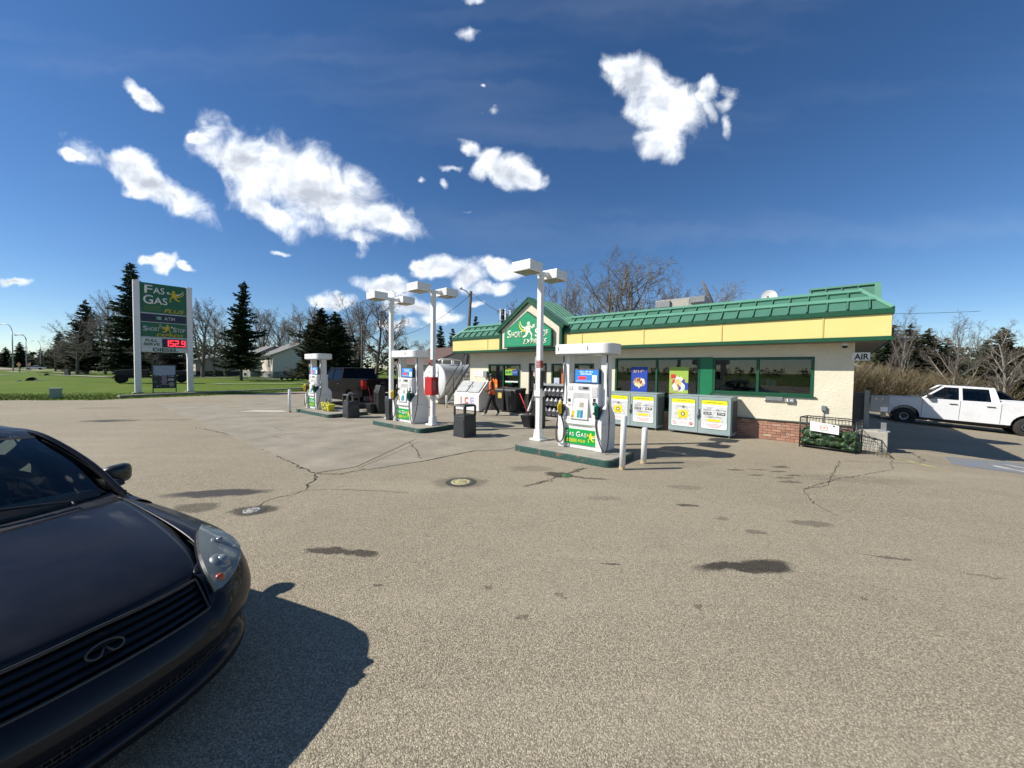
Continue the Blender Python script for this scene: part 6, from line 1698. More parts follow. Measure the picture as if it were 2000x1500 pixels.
for hb, hx, hy, hz in ((21, -.25, -.19, 1.04), (25, -.37, .16, 1.09)):
    for k in range(4):
        a = len(J); J.append(((hx-.045, hy+(-.024+.016*k), hz+.012), .0095)); J.append(((hx-.085+.006*abs(k-1), hy+(-.026+.017*k), hz-.005), .008)); Ed += [(hb, a), (a, a+1)]
    a = len(J); J.append(((hx-.02, hy-.03, hz+.03), .011)); J.append(((hx-.045, hy-.035, hz+.05), .009)); Ed += [(hb, a), (a, a+1)]
bm_ = skin_mesh('body', J, Ed, 0)
M_skin = plain('skin', (.26, .14, .09), .5, var=.05); M_cloth = plain('black_clothing', (.016, .017, .02), .85, var=.3, scale=12); M_shoe = plain('white_shoes', (.45, .44, .42), .6, var=.2, scale=20)
for m in (M_cloth, M_skin, M_shoe): bm_.materials.append(m)
for f in bm_.polygons:
    c = f.center; f.use_smooth = True
    f.material_index = 1 if (c.z > 1.46 or (.98 < c.z < 1.13 and c.x < -.205)) else (2 if c.z < .105 else 0)
ps_ = thing('person', 'person in an orange vest, black cap and black trousers walking left past the ice chest', 'person', W(-11.25, 1.60, 0), R_(-6))
ob = bpy.data.objects.new('body', bm_); sc.collection.objects.link(ob); ob.parent = ps_
# vest: shell grown from the same torso faces
bm = bmesh.new(); bm.from_mesh(bm_); 
kill = [f for f in bm.faces if not (.90 < f.calc_center_median().z < 1.45 and abs(f.calc_center_median().y) < .165 and abs(f.calc_center_median().x) < .19)]
bmesh.ops.delete(bm, geom=kill, context='FACES'); bm.normal_update()
for v in bm.verts: v.co += v.normal * .016
me = bpy.data.meshes.new('vest'); bm.to_mesh(me); bm.free(); me.materials.clear(); me.materials.append(M_orange)
me.materials.append(plain('reflective_tape', (.5, .5, .2), .4))
for f in me.polygons:
    f.use_smooth = True
    f.material_index = 1 if (1.05 < f.center.z < 1.09) or (abs(abs(f.center.y)-.09) < .018 and f.center.z > 1.1) else 0
o = bpy.data.objects.new('vest', me); sc.collection.objects.link(o); o.parent = ps_
# hair and cap, ears, nose, eyes
bm = bmesh.new(); bmesh.ops.create_uvsphere(bm, u_segments=20, v_segments=12, radius=1)
for v in bm.verts: v.co = Vector((v.co.x*.112 - .035, v.co.y*.094, v.co.z*.10 + 1.675))
kill = [f for f in bm.faces if f.calc_center_median().z < 1.655 and f.calc_center_median().x < .0]
bmesh.ops.delete(bm, geom=kill, context='FACES')
me = bpy.data.meshes.new('cap'); bm.to_mesh(me); bm.free(); me.materials.append(M_black)
o = bpy.data.objects.new('cap', me); sc.collection.objects.link(o); o.parent = ps_
mb = MB(); mb.prism([(-.235, -.05), (-.13, -.08), (-.13, .08), (-.235, .05)], .012, 'z', 1.655); obj('cap_peak', mb, M_black, ps_, bevel=.004)
mb = MB(); mb.tube([(-.128, 0, 1.62), (-.150, 0, 1.595), (-.128, 0, 1.585)], [.008, .013, .01], 8); obj('nose', mb, M_skin, ps_)
mb = MB(); mb.tube([(-.122, -.03, 1.625), (-.128, -.03, 1.625)], .009, 8); mb.tube([(-.122, .03, 1.625), (-.128, .03, 1.625)], .009, 8); mb.box(-.126, -.118, -.022, .022, 1.555, 1.561); obj('eyes_and_mouth', mb, M_blk, ps_)
mb = MB(); mb.tube([(-.03, -.082, 1.62), (-.03, -.098, 1.615)], [.022, .018], 8); mb.tube([(-.03, .082, 1.62), (-.03, .098, 1.615)], [.022, .018], 8); obj('ear', mb, M_skin, ps_)

# ================================================================ houses
def make_house(label, L, D, zw, zr, wallm, basem, roofm, loc, rot, base=1.2, wins=(), gwins=(), bwins=(), group=None):
    t = thing('house', label, 'house', loc, rot, group)
    # local: eave wall along -x at y=0 facing -y (L long), gable end at x=0 facing +x (D deep)
    mb = MB(); mb.box(-L, 0, 0, D, base, zw); mb.prism([(0, zw), (D, zw), (D/2, zr)], L, 'x', -L); obj('wall', mb, wallm, t)
    mb = MB(); mb.box(-L+.04, -.04, .04, D-.04, -.5, base-.003); obj('foundation', mb, basem, t)
    ov = .5; k = (zr-zw)/(D/2)
    for s in (0, 1):
        y0, y1 = (-ov, D/2) if s == 0 else (D+ov, D/2)
        zz0 = zw - ov*k
        mb = MB(); mb.prism([(y0, zz0+.02), (y1, zr+.02), (y1, zr+.17), (y0, zz0+.15)] if s == 0 else [(y1, zr+.02), (y0, zz0+.02), (y0, zz0+.15), (y1, zr+.17)], L+.8, 'x', -L-.4); obj('roof', mb, roofm, t)
        mb = MB(); mb.box(-L-.42, .42, min(y0, y0+(-.04 if s == 0 else .04)), max(y0, y0+(-.04 if s == 0 else .04)), zz0, zz0+.16); obj('gutter', mb, plain('grey_gutter', (.12, .13, .13), .5), t)
    mb = MB()
    mb.prism([(-ov, zw-ov*k-.02), (D/2, zr-.0), (D/2, zr+.16), (-ov, zw-ov*k+.14)], .03, 'x', .402); mb.prism([(D/2, zr), (D+ov, zw-ov*k-.02), (D+ov, zw-ov*k+.14), (D/2, zr+.16)], .03, 'x', .402); obj('barge_board', mb, plain('grey_gutter', (.12, .13, .13), .5), t)
    # siding lines
    mb = MB(); z = base + .2
    while z < zw: mb.box(.0005, .006, .0, D, z, z+.012); mb.box(-L, 0, -.006, -.0005, z, z+.012); z += .22
    obj('siding_lap', mb, wallm, t, kind='stuff')
    for (x0, x1, z0, z1) in wins:
        mb = MB(); mb.box(x0-.06, x1+.06, -.04, 0, z0-.06, z1+.06); f = obj('window', mb, M_pw, t)
        mb = MB(); mb.box(x0, (x0+x1)/2-.02, -.05, -.041, z0, z1); mb.box((x0+x1)/2+.02, x1, -.05, -.041, z0, z1); obj('pane', mb, plain('dark_pane', (.03, .04, .05), .1), f)
    for (y0, y1, z0, z1, nm) in gwins:
        mb = MB(); mb.box(0, .04, y0-.06, y1+.06, z0-.06, z1+.06); f = obj(nm, mb, M_pw, t)
        mb = MB(); mb.box(.041, .05, y0, y1, z0, z1); obj('pane', mb, plain('dark_pane', (.03, .04, .05), .1), f)
    return t
M_hw = plain('cream_siding', (.68, .61, .52), .6, var=.03); M_hb = plain('grey_render', (.23, .24, .21), .8); M_hr = plain('grey_shingles', (.17, .17, .165), .9, var=.25, scale=30)
h1 = make_house('white bungalow with grey shingle roof behind the dark irregular spruce', 7.2, 11.5, 4.1, 6.7, M_hw, M_hb, M_hr, W(-75.6, -10.6, 0), TH,
    wins=[(-2.1, -1.5, 2.0, 3.7), (-.9, -.55, 2.5, 3.6), (-1.9, -1.2, .25, .85), (-6.6, -5.2, .3, .9)], gwins=[(6.2, 7.1, 2.1, 3.3, 'window'), (5.0, 5.2, 3.2, 3.5, 'porch_light')])
mb = MB(); mb.box(.01, 1.6, 6.8, 8.6, 1.0, 1.25); mb.box(.01, 1.5, 6.9, 8.5, -.3, 1.0); obj('porch', mb, M_hb, h1)
mb = MB()
for y in (6.8, 8.6):
    mb.tube([(.1, y, 1.25), (.1, y, 2.2)], .04, 6); mb.tube([(1.6, y, 1.25), (1.6, y, 2.2)], .04, 6); mb.tube([(.1, y, 2.2), (1.6, y, 2.2), (2.9, y, .9)], .04, 6)
    for k in range(10): mb.tube([(.2+.14*k, y, 1.25), (.2+.14*k, y, 2.2)], .02, 4)
obj('railing', mb, M_blackm, h1)
h1b = make_house('set-back left wing of the white bungalow, seen left of the irregular spruce trunk', 6.5, 8.0, 3.9, 5.9, M_hw, M_hb, M_hr, W(-82.9, -9.2, 0), TH, wins=[(-3.6, -2.0, .25, .9)])
h2 = make_house('long low white house with dark skirting far behind the bare trees', 9, 16, 3.1, 4.6, plain('pale_siding', (.47, .42, .37), .7), plain('dark_skirting', (.03, .045, .04), .8), plain('dark_shingles', (.06, .065, .06), .9), W(-98, -4, 0), TH, base=1.0, gwins=[(9, 9.6, .5, .8, 'window')])
h3 = make_house('pale garage with a brown shingle roof behind the dark pickup', 5.5, 9.0, 2.5, 4.1, plain('grey_white_siding', (.44, .42, .36), .7), M_hb, plain('brown_shingles', (.12, .07, .055), .9, var=.3, scale=30), W(-29.5, -9.2, 0), TH, base=.15, gwins=[])
mb = MB(); mb.box(.01, .06, 4.3, 6.9, .1, 2.2); g_ = obj('garage_door', mb, M_pw, h3)
mb = MB()
for k in range(3): mb.box(.061, .066, 4.32, 6.88, .6+.5*k, .62+.5*k)
obj('panel_seam', mb, M_grey, g_)
h4 = make_house('small white building glimpsed beneath the price sign', 6, 7, 3.2, 4.6, M_hw, M_hb, M_hr, (-66, 84, 0), R_(-20), base=.4)

# ================================================================ vehicles (pickups)
def make_pickup(label, paint, dull=None, glassm=None, rims=None):
    t = thing('pickup_truck', label, 'pickup truck', (0, 0, 0), TH)
    glassm = glassm or M_tint
    fx_, rx_ = .98, 4.55; rw = .40; ar = .485
    def arch(cx, n=12): return [(cx + ar*math.cos(math.pi*(1 - k/n)), .44 + ar*math.sin(math.pi*(1 - k/n))) for k in range(n+1)]
    low = [(.02, .50)] + [(fx_-ar, .44)][:0] + arch(fx_) + [(rx_-ar-.12, .44)][:0] + arch(rx_) + [(5.80, .62)]
    prof = [(.05, .58), (fx_-ar-.02, .46)] + arch(fx_) + [(fx_+ar+.05, .43), (rx_-ar-.05, .43)] + arch(rx_) + [(rx_+ar+.02, .52), (5.80, .62), (5.82, 1.40), (5.70, 1.43), (3.80, 1.42), (3.76, 1.34), (1.42, 1.31), (1.30, 1.30), (.55, 1.26), (.12, 1.18), (.03, .98)]
    # body sides (two skins with the cross-section rounded inwards at shoulder and sill)
    mb = MB()
    mb.prism(prof, .30, 'y', -1.0); mb.prism(prof, .30, 'y', .70)
    body = obj('body', mb, paint, t, bevel=.045, seg=3, angle=50)
    mb = MB(); mb.hexa([(.04, -.70, .55), (1.36, -.70, .55), (1.36, .70, .55), (.04, .70, .55)], [(.10, -.70, 1.20), (1.36, -.70, 1.33), (1.36, .70, 1.33), (.10, .70, 1.20)])
    obj('hood', mb, paint, t, bevel=.02)
    mb = MB(); mb.box(3.80, 5.70, -.70, .70, .70, .78); obj('bed_floor', mb, M_blackm, t)
    mb = MB(); mb.box(5.72, 5.81, -.699, .699, .64, 1.42); tg = obj('tailgate', mb, paint, t, bevel=.015)
    mb = MB(); mb.box(5.811, 5.83, -.12, .12, 1.20, 1.27); obj('handle', mb, M_black, tg)
    mb = MB(); mb.box(1.37, 3.78, -.699, .699, .50, 1.295); obj('cabin_floor', mb, M_black, t)
    # cab
    def cabpt(x, s, z):       # half-width narrows upwards
        k = (z - 1.2) / .72; return (x, s*(.965 - .185*k - .03*k*k), z)
    zt = 1.93
    fr0, fr1, bk1, bk0 = 1.36, 2.16, 3.58, 3.79
    mb = MB()                 # roof panel
    rows = []
    for i in range(9):
        x = fr1 + (bk1-fr1)*i/8; e = 1 - (2*i/8-1)**2
        rows.append([(x, -.78 + 1.56*j/8, zt - .035 + .035*(1-(2*j/8-1)**4) + .02*e) for j in range(9)])
    mb.grid(rows, flip=True); roof = obj('roof', mb, paint, t, recalc=False)
    m_ = roof.modifiers.new('solid', 'SOLIDIFY'); m_.thickness = .03
    # pillars
    mb = MB()
    def strut(p, q, w0, w1, s):
        p = Vector(p); q = Vector(q)
        mb.hexa([(p.x-w0, p.y-.025*s, p.z), (p.x+w0, p.y-.025*s, p.z), (p.x+w0, p.y+.025*s, p.z), (p.x-w0, p.y+.025*s, p.z)], [(q.x-w1, q.y-.025*s, q.z), (q.x+w1, q.y-.025*s, q.z), (q.x+w1, q.y+.025*s, q.z), (q.x-w1, q.y+.025*s, q.z)])
    for s in (-1, 1):
        strut(cabpt(fr0+.02, s, 1.19), cabpt(fr1, s, zt-.02), .05, .05, s)
        strut(cabpt(2.66, s, 1.19), cabpt(2.62, s, zt-.02), .055, .05, s)
        strut(cabpt(3.66, s, 1.19), cabpt(3.50, s, zt-.02), .13, .09, s)
        a, b, c, d = cabpt(fr1-.02, s, zt-.075), cabpt(bk1, s, zt-.075), cabpt(bk1, s, zt+.005), cabpt(fr1-.02, s, zt+.005)
        mb.hexa([(a[0], a[1]-.03, a[2]), (b[0], b[1]-.03, b[2]), (b[0], b[1]+.03, b[2]), (a[0], a[1]+.03, a[2])], [(d[0], d[1]-.03, d[2]), (c[0], c[1]-.03, c[2]), (c[0], c[1]+.03, c[2]), (d[0], d[1]+.03, d[2])])
    obj('pillar', mb, paint, t, bevel=.012)
    for s in (-1, 1):
        for (xa, xb, xc, xd) in ((fr0+.12, 2.60, 2.57, fr1+.03), (2.72, 3.55, 3.42, 2.67)):
            p = [cabpt(xa, s, 1.31), cabpt(xb, s, 1.31), cabpt(xc, s, zt-.075), cabpt(xd, s, zt-.075)]
            q = MB(); q.quad(*p); obj('side_window', q, glassm, t, recalc=False)
        # black window surround
    q = MB(); q.quad(cabpt(fr0, -1, 1.31), cabpt(fr0, 1, 1.31), cabpt(fr1, 1, zt-.03), cabpt(fr1, -1, zt-.03)); obj('windscreen', q, glassm, t, recalc=False)
    q = MB(); q.quad(cabpt(bk0-.02, -1, 1.35), cabpt(bk0-.02, 1, 1.35), cabpt(bk1, 1, zt-.05), cabpt(bk1, -1, zt-.05)); obj('rear_window', q, glassm, t, recalc=False)
    mb = MB(); 
    for y in (-.40, .40):
        for x in (2.25, 3.15): mb.hexa([(x, y-.24, .9), (x+.18, y-.24, .9), (x+.18, y+.24, .9), (x, y+.24, .9)], [(x+.16, y-.22, 1.50), (x+.28, y-.22, 1.50), (x+.28, y+.22, 1.50), (x+.16, y+.22, 1.50)]); mb.box(x+.19, x+.29, y-.12, y+.12, 1.51, 1.70)
    obj('seat', mb, plain('grey_seat', (.06, .06, .06), .8), t, bevel=.03)
    mb = MB(); mb.tube([(1.85 + .05*math.sin(a_), -.40 + .19*math.cos(a_), 1.22 + .17*math.sin(a_)) for a_ in [2*math.pi*k/20 for k in range(21)]], .016, 6); obj('steering_wheel', mb, M_black, t)
    # door seams, handles, mirrors, trim
    for s in (-1, 1):
        Y = s*1.0
        for x in (1.50, 2.64, 3.78):
            mb = MB(); mb.box(x-.006, x+.006, min(Y, Y+.003*s), max(Y, Y+.003*s), .47, 1.29); obj('door_seam', mb, M_dark, t)
        for x in (2.32, 3.38):
            mb = MB(); mb.box(x, x+.24, min(Y, Y+.035*s), max(Y, Y+.035*s), 1.12, 1.155); obj('door_handle', mb, M_black, t, bevel=.01)
        mb = MB(); mb.box(1.62, 1.80, min(s*.96, s*1.20), max(s*.96, s*1.20), 1.33, 1.50); mb.box(1.66, 1.76, min(s*.93, s*1.0), max(s*.93, s*1.0), 1.28, 1.36); obj('mirror', mb, M_black, t, bevel=.03)
        mb = MB(); mb.box(-.005, .30, min(s*.76, s*1.004), max(s*.76, s*1.004), .88, 1.13); hl = obj('headlight', mb, plain('headlamp_clear', (.30, .30, .29), .12, metal=.4), t, bevel=.03)
        mb = MB(); mb.box(.26, .31, min(s*.99, s*1.006), max(s*.99, s*1.006), .90, 1.08); mb.box(-.008, .0, min(s*.80, s*.97), max(s*.80, s*.97), .98, 1.02); obj('amber_lens', mb, plain('amber_lens', (.30, .06, .02), .2), hl)
        mb = MB(); mb.box(5.66, 5.835, min(s*.80, s*1.006), max(s*.80, s*1.006), .95, 1.37); obj('tail_light', mb, plain('tail_lamp_red', (.35, .008, .01), .12), t, bevel=.02)
        # arch linings
        for cx in (fx_, rx_):
            mb = MB(); n = 14
            a = [(cx + (ar-.012)*math.cos(math.pi*(1-k/n)), .44 + (ar-.012)*math.sin(math.pi*(1-k/n))) for k in range(n+1)]
            rows = [[(p[0], Y - s*.01, p[1]) for p in a], [(p[0], Y - s*.36, p[1]) for p in a]]; mb.grid(rows); mb.poly([(p[0], Y - s*.36, p[1]) for p in a]); obj('wheel_arch', mb, M_dark, t, recalc=False)
            w_ = MB(); w_.M = Matrix.Translation((cx, s*.86, rw)) @ Matrix.Rotation(R_(90)*s, 4, 'X')
            w_.lathe([(.22, -.11), (.36, -.12), (.392, -.09), (.40, -.03), (.40, .06), (.392, .10), (.36, .125), (.23, .11), (.22, .08)], 32); wh_ = obj('wheel', w_, plain('tyre_rubber', (.022, .021, .02), .85, var=.3, scale=12), t)
            w_ = MB(); w_.M = Matrix.Translation((cx, s*.86, rw)) @ Matrix.Rotation(R_(90)*s, 4, 'X')
            w_.lathe([(.235, .095), (.215, .115), (.20, .06), (.12, .05), (.10, .09), (.05, .10), (.001, .10)], 28)
            for k in range(10):
                a_ = 2*math.pi*k/10; w_.tube([(.09*math.cos(a_), .09*math.sin(a_), .082), (.205*math.cos(a_), .205*math.sin(a_), .092)], .018, 5)
            obj('rim', w_, rims or M_hub, wh_)
    mb = MB(); mb.box(-.10, .10, -.97, .97, .47, .66); obj('front_bumper', mb, plain('dark_bumper', (.05, .05, .055), .5), t, bevel=.03)
    mb = MB(); mb.box(-.02, .05, -.74, .74, .72, 1.12); gg = obj('grille', mb, M_black, t, bevel=.01)
    mb = MB(); mb.box(-.035, -.021, -.72, .72, .86, .90); obj('grille_bar', mb, M_hub, gg)
    mb = MB(); mb.box(5.80, 5.98, -.95, .95, .46, .66); obj('rear_bumper', mb, plain('dark_bumper', (.05, .05, .055), .5), t, bevel=.03)
    mb = MB(); mb.box(5.981, 5.988, -.16, .16, .50, .62); obj('licence_plate', mb, M_pw, t)
    mb = MB(); mb.box(.6, 5.4, -.6, .6, .30, .46); mb.tube([(rx_, -.8, rw), (rx_, .8, rw)], .07, 8); mb.tube([(fx_, -.8, rw), (fx_, .8, rw)], .06, 8); obj('chassis', mb, M_blackm, t)
    return t
M_wp = plain('white_car_paint', (.70, .71, .72), .3, var=.02, dirt=.3, dirtcol=(.38, .34, .28), scale=1.4, coat=.5)
def paint(name, col, rough=.3, dust=.0, coat=1.0):
    t = NT(name); c = t.co('Object'); n = t.noise(c, 2.2, 6, .65); n2 = t.noise(c, 90, 2)
    cc = t.mix(t.ramp(n, .38, .75, 0, dust), col, (.20, .18, .15)); t.set(col=cc, coat=coat, spec=.16)
    t.put(t.b.inputs['Roughness'], t.ramp(n, .3, .7, rough, rough+.18)); t.put(t.b.inputs['Coat Roughness'], t.ramp(n, .35, .75, .04, .04+dust*.9))
    return t.m
tr = make_pickup('white crew cab pickup parked on the lower ground right of the shop', M_wp, glassm=mk_glass('clear_truck_glass', (.38, .42, .40), 1.5))
pF, pR = W(2.36, -13.2), W(5.9, -13.2)
tr.location = (*W(1.05, -13.2).xy, gz(*W(1.05, -13.2).xy)); tr.location.z = -.36
tr.rotation_euler = (0, R_(2.9), TH)
MATS_P = paint('near_black_paint', (.008, .006, .007), .26, .0, .12)
tr2 = make_pickup('dark pickup with tailgate to the camera parked between the far island and the shop', MATS_P)
MATS_P.node_tree.nodes['Principled BSDF'].inputs['Specular IOR Level'].default_value = .05
tr2.location = W(-22.45, 3.42, 0)
mb = MB(); mb.box(5.812, 5.816, .15, .55, .76, .80); obj('script_badge', mb, M_chrome, tr2)
tr3 = make_pickup('black pickup mostly hidden behind the bed of the white truck', paint('black_truck_paint', (.01, .01, .012), .25, .05))
tr3.location = (*W(7.8, -17.0).xy, -.74); tr3.rotation_euler = (0, 0, TH + math.pi)

def make_car(label, paintm, loc, rot, scale=1.0):
    t = thing('parked_car', label, 'car', loc, rot)
    L_ = 4.5
    def arch(cx, n=8): return [(cx + .36*math.cos(math.pi*(1-k/n)), .33 + .36*math.sin(math.pi*(1-k/n))) for k in range(n+1)]
    pr = [(0, .35)] + arch(.85) + arch(3.55) + [(4.5, .4), (4.48, .9), (3.9, .98), (1.3, .95), (.3, .82), (.0, .65)]
    mb = MB(); mb.prism(pr, 1.7, 'y', -.85); obj('body', mb, paintm, t, bevel=.06, seg=2)
    mb = MB(); mb.hexa([(1.2, -.74, .9), (4.1, -.74, .9), (4.1, .74, .9), (1.2, .74, .9)], [(1.9, -.58, 1.42), (3.5, -.58, 1.42), (3.5, .58, 1.42), (1.9, .58, 1.42)]); obj('glasshouse', mb, M_tint if False else plain('dark_pane', (.03, .04, .05), .1), t, bevel=.05)
    mb = MB(); mb.hexa([(1.85, -.6, 1.40), (3.55, -.6, 1.40), (3.55, .6, 1.40), (1.85, .6, 1.40)], [(2.0, -.54, 1.46), (3.4, -.54, 1.46), (3.4, .54, 1.46), (2.0, .54, 1.46)]); obj('roof', mb, paintm, t, bevel=.02)
    for cx in (.85, 3.55):
        for s in (-1, 1):
            w_ = MB(); w_.M = Matrix.Translation((cx, s*.76, .32)) @ Matrix.Rotation(R_(90)*s, 4, 'X'); w_.lathe([(.01, .10), (.19, .09), (.2, .11), (.30, .11), (.32, .05), (.32, -.1)], 20); obj('wheel', w_, M_rubber, t)
    mb = MB(); mb.box(-.01, .05, -.75, -.45, .6, .72); mb.box(-.01, .05, .45, .75, .6, .72); obj('headlight', mb, M_pw, t)
    return t
make_car('small dark parked car with bright headlights by the bungalow steps', paint('dark_car_paint', (.02, .022, .03), .2, .05), (-35.5, 62.5, 0), R_(-75))
make_car('white car driving on the road at the far left', M_wp, (-163, 128.5, .2), R_(35))
# vintage truck standing on the verge
vt = thing('vintage_truck', 'rusty dark vintage flatbed truck standing on the grass behind the price sign', 'truck', (-41.8, 40.6, terr_z(-41.8, 40.6)), math.atan2(4.2, 5.2))
M_rust = plain('dark_rusty_paint', (.035, .022, .018), .75, var=.4, scale=5, dirt=.3, dirtcol=(.10, .04, .02)); M_vb = plain('faded_black_paint', (.016, .017, .018), .7, var=.3)
mb = MB(); mb.hexa([(-.1, -.35, .75), (1.3, -.42, .75), (1.3, .42, .75), (-.1, .35, .75)], [(-.1, -.28, 1.35), (1.3, -.36, 1.5), (1.3, .36, 1.5), (-.1, .28, 1.35)]); obj('engine_hood', mb, M_vb, vt, bevel=.05)
mb = MB(); mb.box(1.3, 2.5, -.75, .75, .65, 1.45); obj('cab', mb, M_rust, vt, bevel=.05)
mb = MB(); mb.tube([(1.32, -.7, 1.45), (1.45, -.68, 1.72), (2.4, -.68, 1.75), (2.45, -.7, 1.45)], .035, 6); mb.tube([(1.32, .7, 1.45), (1.45, .68, 1.72), (2.4, .68, 1.75), (2.45, .7, 1.45)], .035, 6); obj('cab_frame', mb, M_vb, vt)
mb = MB(); mb.box(2.6, 6.0, -.95, .95, .85, 1.0); mb.box(-.2, 6.1, -.35, -.25, .6, .75); mb.box(-.2, 6.1, .25, .35, .6, .75); obj('flatbed', mb, M_rust, vt, bevel=.02)
mb = MB(); mb.box(2.7, 5.9, -.9, .9, 1.0, 1.35); obj('side_boards', mb, M_vb, vt, bevel=.02)
for cx in (.35, 3.2, 5.2):
    for s in (-1, 1):
        w_ = MB(); w_.M = Matrix.Translation((cx, s*.72, .45)) @ Matrix.Rotation(R_(90)*s, 4, 'X'); w_.lathe([(.12, .0), (.30, .06), (.34, .09), (.45, .06), (.45, -.06), (.34, -.09)], 24); wv = obj('wheel', w_, M_rubber, vt)
        w_ = MB(); w_.M = Matrix.Translation((cx, s*.72, .45)) @ Matrix.Rotation(R_(90)*s, 4, 'X'); w_.lathe([(.001, .07), (.10, .07), (.12, .02)], 14); obj('hub', w_, M_rust, wv)
mb = MB()
for s in (-1, 1):
    mb.grid([[(.35 + .58*math.cos(a), s*.72-.16, .45 + .55*math.sin(a)) for a in [math.pi*(1-k/10) for k in range(11)]], [(.35 + .58*math.cos(a), s*.72+.16, .45 + .55*math.sin(a)) for a in [math.pi*(1-k/10) for k in range(11)]]])
fd = obj('mudguard', mb, M_vb, vt, recalc=False); m_ = fd.modifiers.new('solid', 'SOLIDIFY'); m_.thickness = .03
mb = MB()
for s in (-.4, .4): mb.tube([(-.25, s, 1.05), (-.10, s, 1.05)], .12, 12)
mb.tube([(-.35, -.7, .6), (-.35, .7, .6)], .05, 8); obj('lamps_and_bumper', mb, M_vb, vt)

# ================================================================ trees
def mk_bark(name, a, b, scale=9):
    t = NT(name); c = t.co('Object'); n = t.noise(c, scale, 5, .7); n2 = t.noise(t.co('Object', scale=(1, 1, .25)), scale*3, 3)
    t.set(col=t.mix(t.ramp(t.math('ADD', t.math('MULTIPLY', n, .6), t.math('MULTIPLY', n2, .4)), .38, .62), a, b), rough=.95, spec=.15); return t.m
M_bark = mk_bark('brown_grey_bark', (.08, .07, .06), (.19, .17, .145))
M_twig = mk_bark('brown_twigs', (.15, .132, .112), (.28, .25, .215))
M_pale = mk_bark('pale_poplar_bark', (.15, .14, .115), (.30, .275, .235), 5)
M_ptwig = mk_bark('pale_twigs', (.13, .115, .095), (.225, .20, .17))
def mk_needles(name, a, b, brown=.0):
    t = NT(name); c = t.co('Object'); n = t.noise(c, 1.6, 4, .7); n2 = t.noise(c, 9, 3, .7)
    cc = t.mix(t.ramp(n2, .3, .7), a, b)
    cc = t.mix(t.ramp(n, .5, .75, 0, brown), cc, (.09, .06, .03))
    t.set(col=cc, rough=.85, spec=.2); return t.m
M_ndl = mk_needles('dark_spruce_needles', (.018, .034, .017), (.042, .066, .030), .15)
M_ndl2 = mk_needles('brownish_spruce_needles', (.032, .038, .018), (.066, .070, .034), .5)

def bare_meshes(seed, kind):
    """kind: spread, upright, vase; returns trunk and crown meshes about 10 m tall"""
    rnd = random.Random(seed); tr_ = MB(); cr_ = MB()
    def perp(d):
        a = d.cross(Vector((rnd.gauss(0, 1), rnd.gauss(0, 1), rnd.gauss(0, 1))))
        return a.normalized() if a.length > 1e-6 else Vector((1, 0, 0))
    def branch(p, d, L, r, lvl):
        mb = tr_ if lvl <= 1 else cr_
        nseg = (7, 6, 5, 4, 3, 2)[lvl]; n = (9, 6, 4, 3, 3, 3)[lvl]
        P = [p]; RR = [r]; q = p; dd = d.copy()
        wob = (.05, .14, .20, .24, .28, .3)[lvl]
        for k in range(nseg):
            dd = (dd + perp(dd)*rnd.gauss(0, wob) + Vector((0, 0, (.02, .10, .12, .08, .05, .02)[lvl]))).normalized()
            q = q + dd*L/nseg; P.append(q); RR.append(r*(1 - .72*(k+1)/nseg) if lvl < 5 else r*(1-.6*(k+1)/nseg))
        mb.tube(P, RR, n, caps=False)
        if lvl >= 5: return
        nch = {'spread': (9, 8, 7, 6, 4), 'upright': (11, 7, 6, 4, 3), 'vase': (6, 9, 7, 6, 4)}[kind][lvl]
        t0 = {'spread': .22, 'upright': .18, 'vase': .16}[kind] if lvl == 0 else .15
        for k in range(nch):
            t = t0 + (1-t0)*(k + rnd.random())/nch; t = min(t, .99)
            f = t*nseg; i = min(int(f), nseg-1); pp = P[i].lerp(P[i+1], f-i); base = (P[i+1]-P[i]).normalized()
            ang = {'spread': (58, 48, 46, 46, 46), 'upright': (36, 34, 38, 42, 45), 'vase': (30, 36, 42, 46, 46)}[kind][lvl] + rnd.gauss(0, 9)
            a = perp(base); nd = (base*math.cos(R_(ang)) + a*math.sin(R_(ang))).normalized()
            if lvl == 0:
                az = k*2.399 + rnd.random(); nd = Vector((math.sin(R_(ang))*math.cos(az), math.sin(R_(ang))*math.sin(az), math.cos(R_(ang)))).normalized()
            ll = {0: .55 if kind != 'vase' else .85, 1: .55, 2: .52, 3: .5, 4: .55}[lvl] * L * (1 - .45*t if lvl == 0 else 1 - .35*t) * rnd.uniform(.75, 1.15)
            rr_ = max(RR[i]*(.62 if lvl == 0 else .6), .0055)
            branch(pp, nd, ll, rr_, lvl+1)
    H = 8.2 if kind != 'vase' else 5.6
    branch(Vector((0, 0, -.1)), Vector((rnd.gauss(0, .04), rnd.gauss(0, .04), 1)).normalized(), H, {'spread': .19, 'upright': .15, 'vase': .2}[kind], 0)
    zs = max(v[2] for v in cr_.v); k = 10/zs
    for m in (tr_, cr_): m.v = [(a*k, b*k, c*k) for a, b, c in m.v]
    return tr_.mesh('trunk'), cr_.mesh('crown')

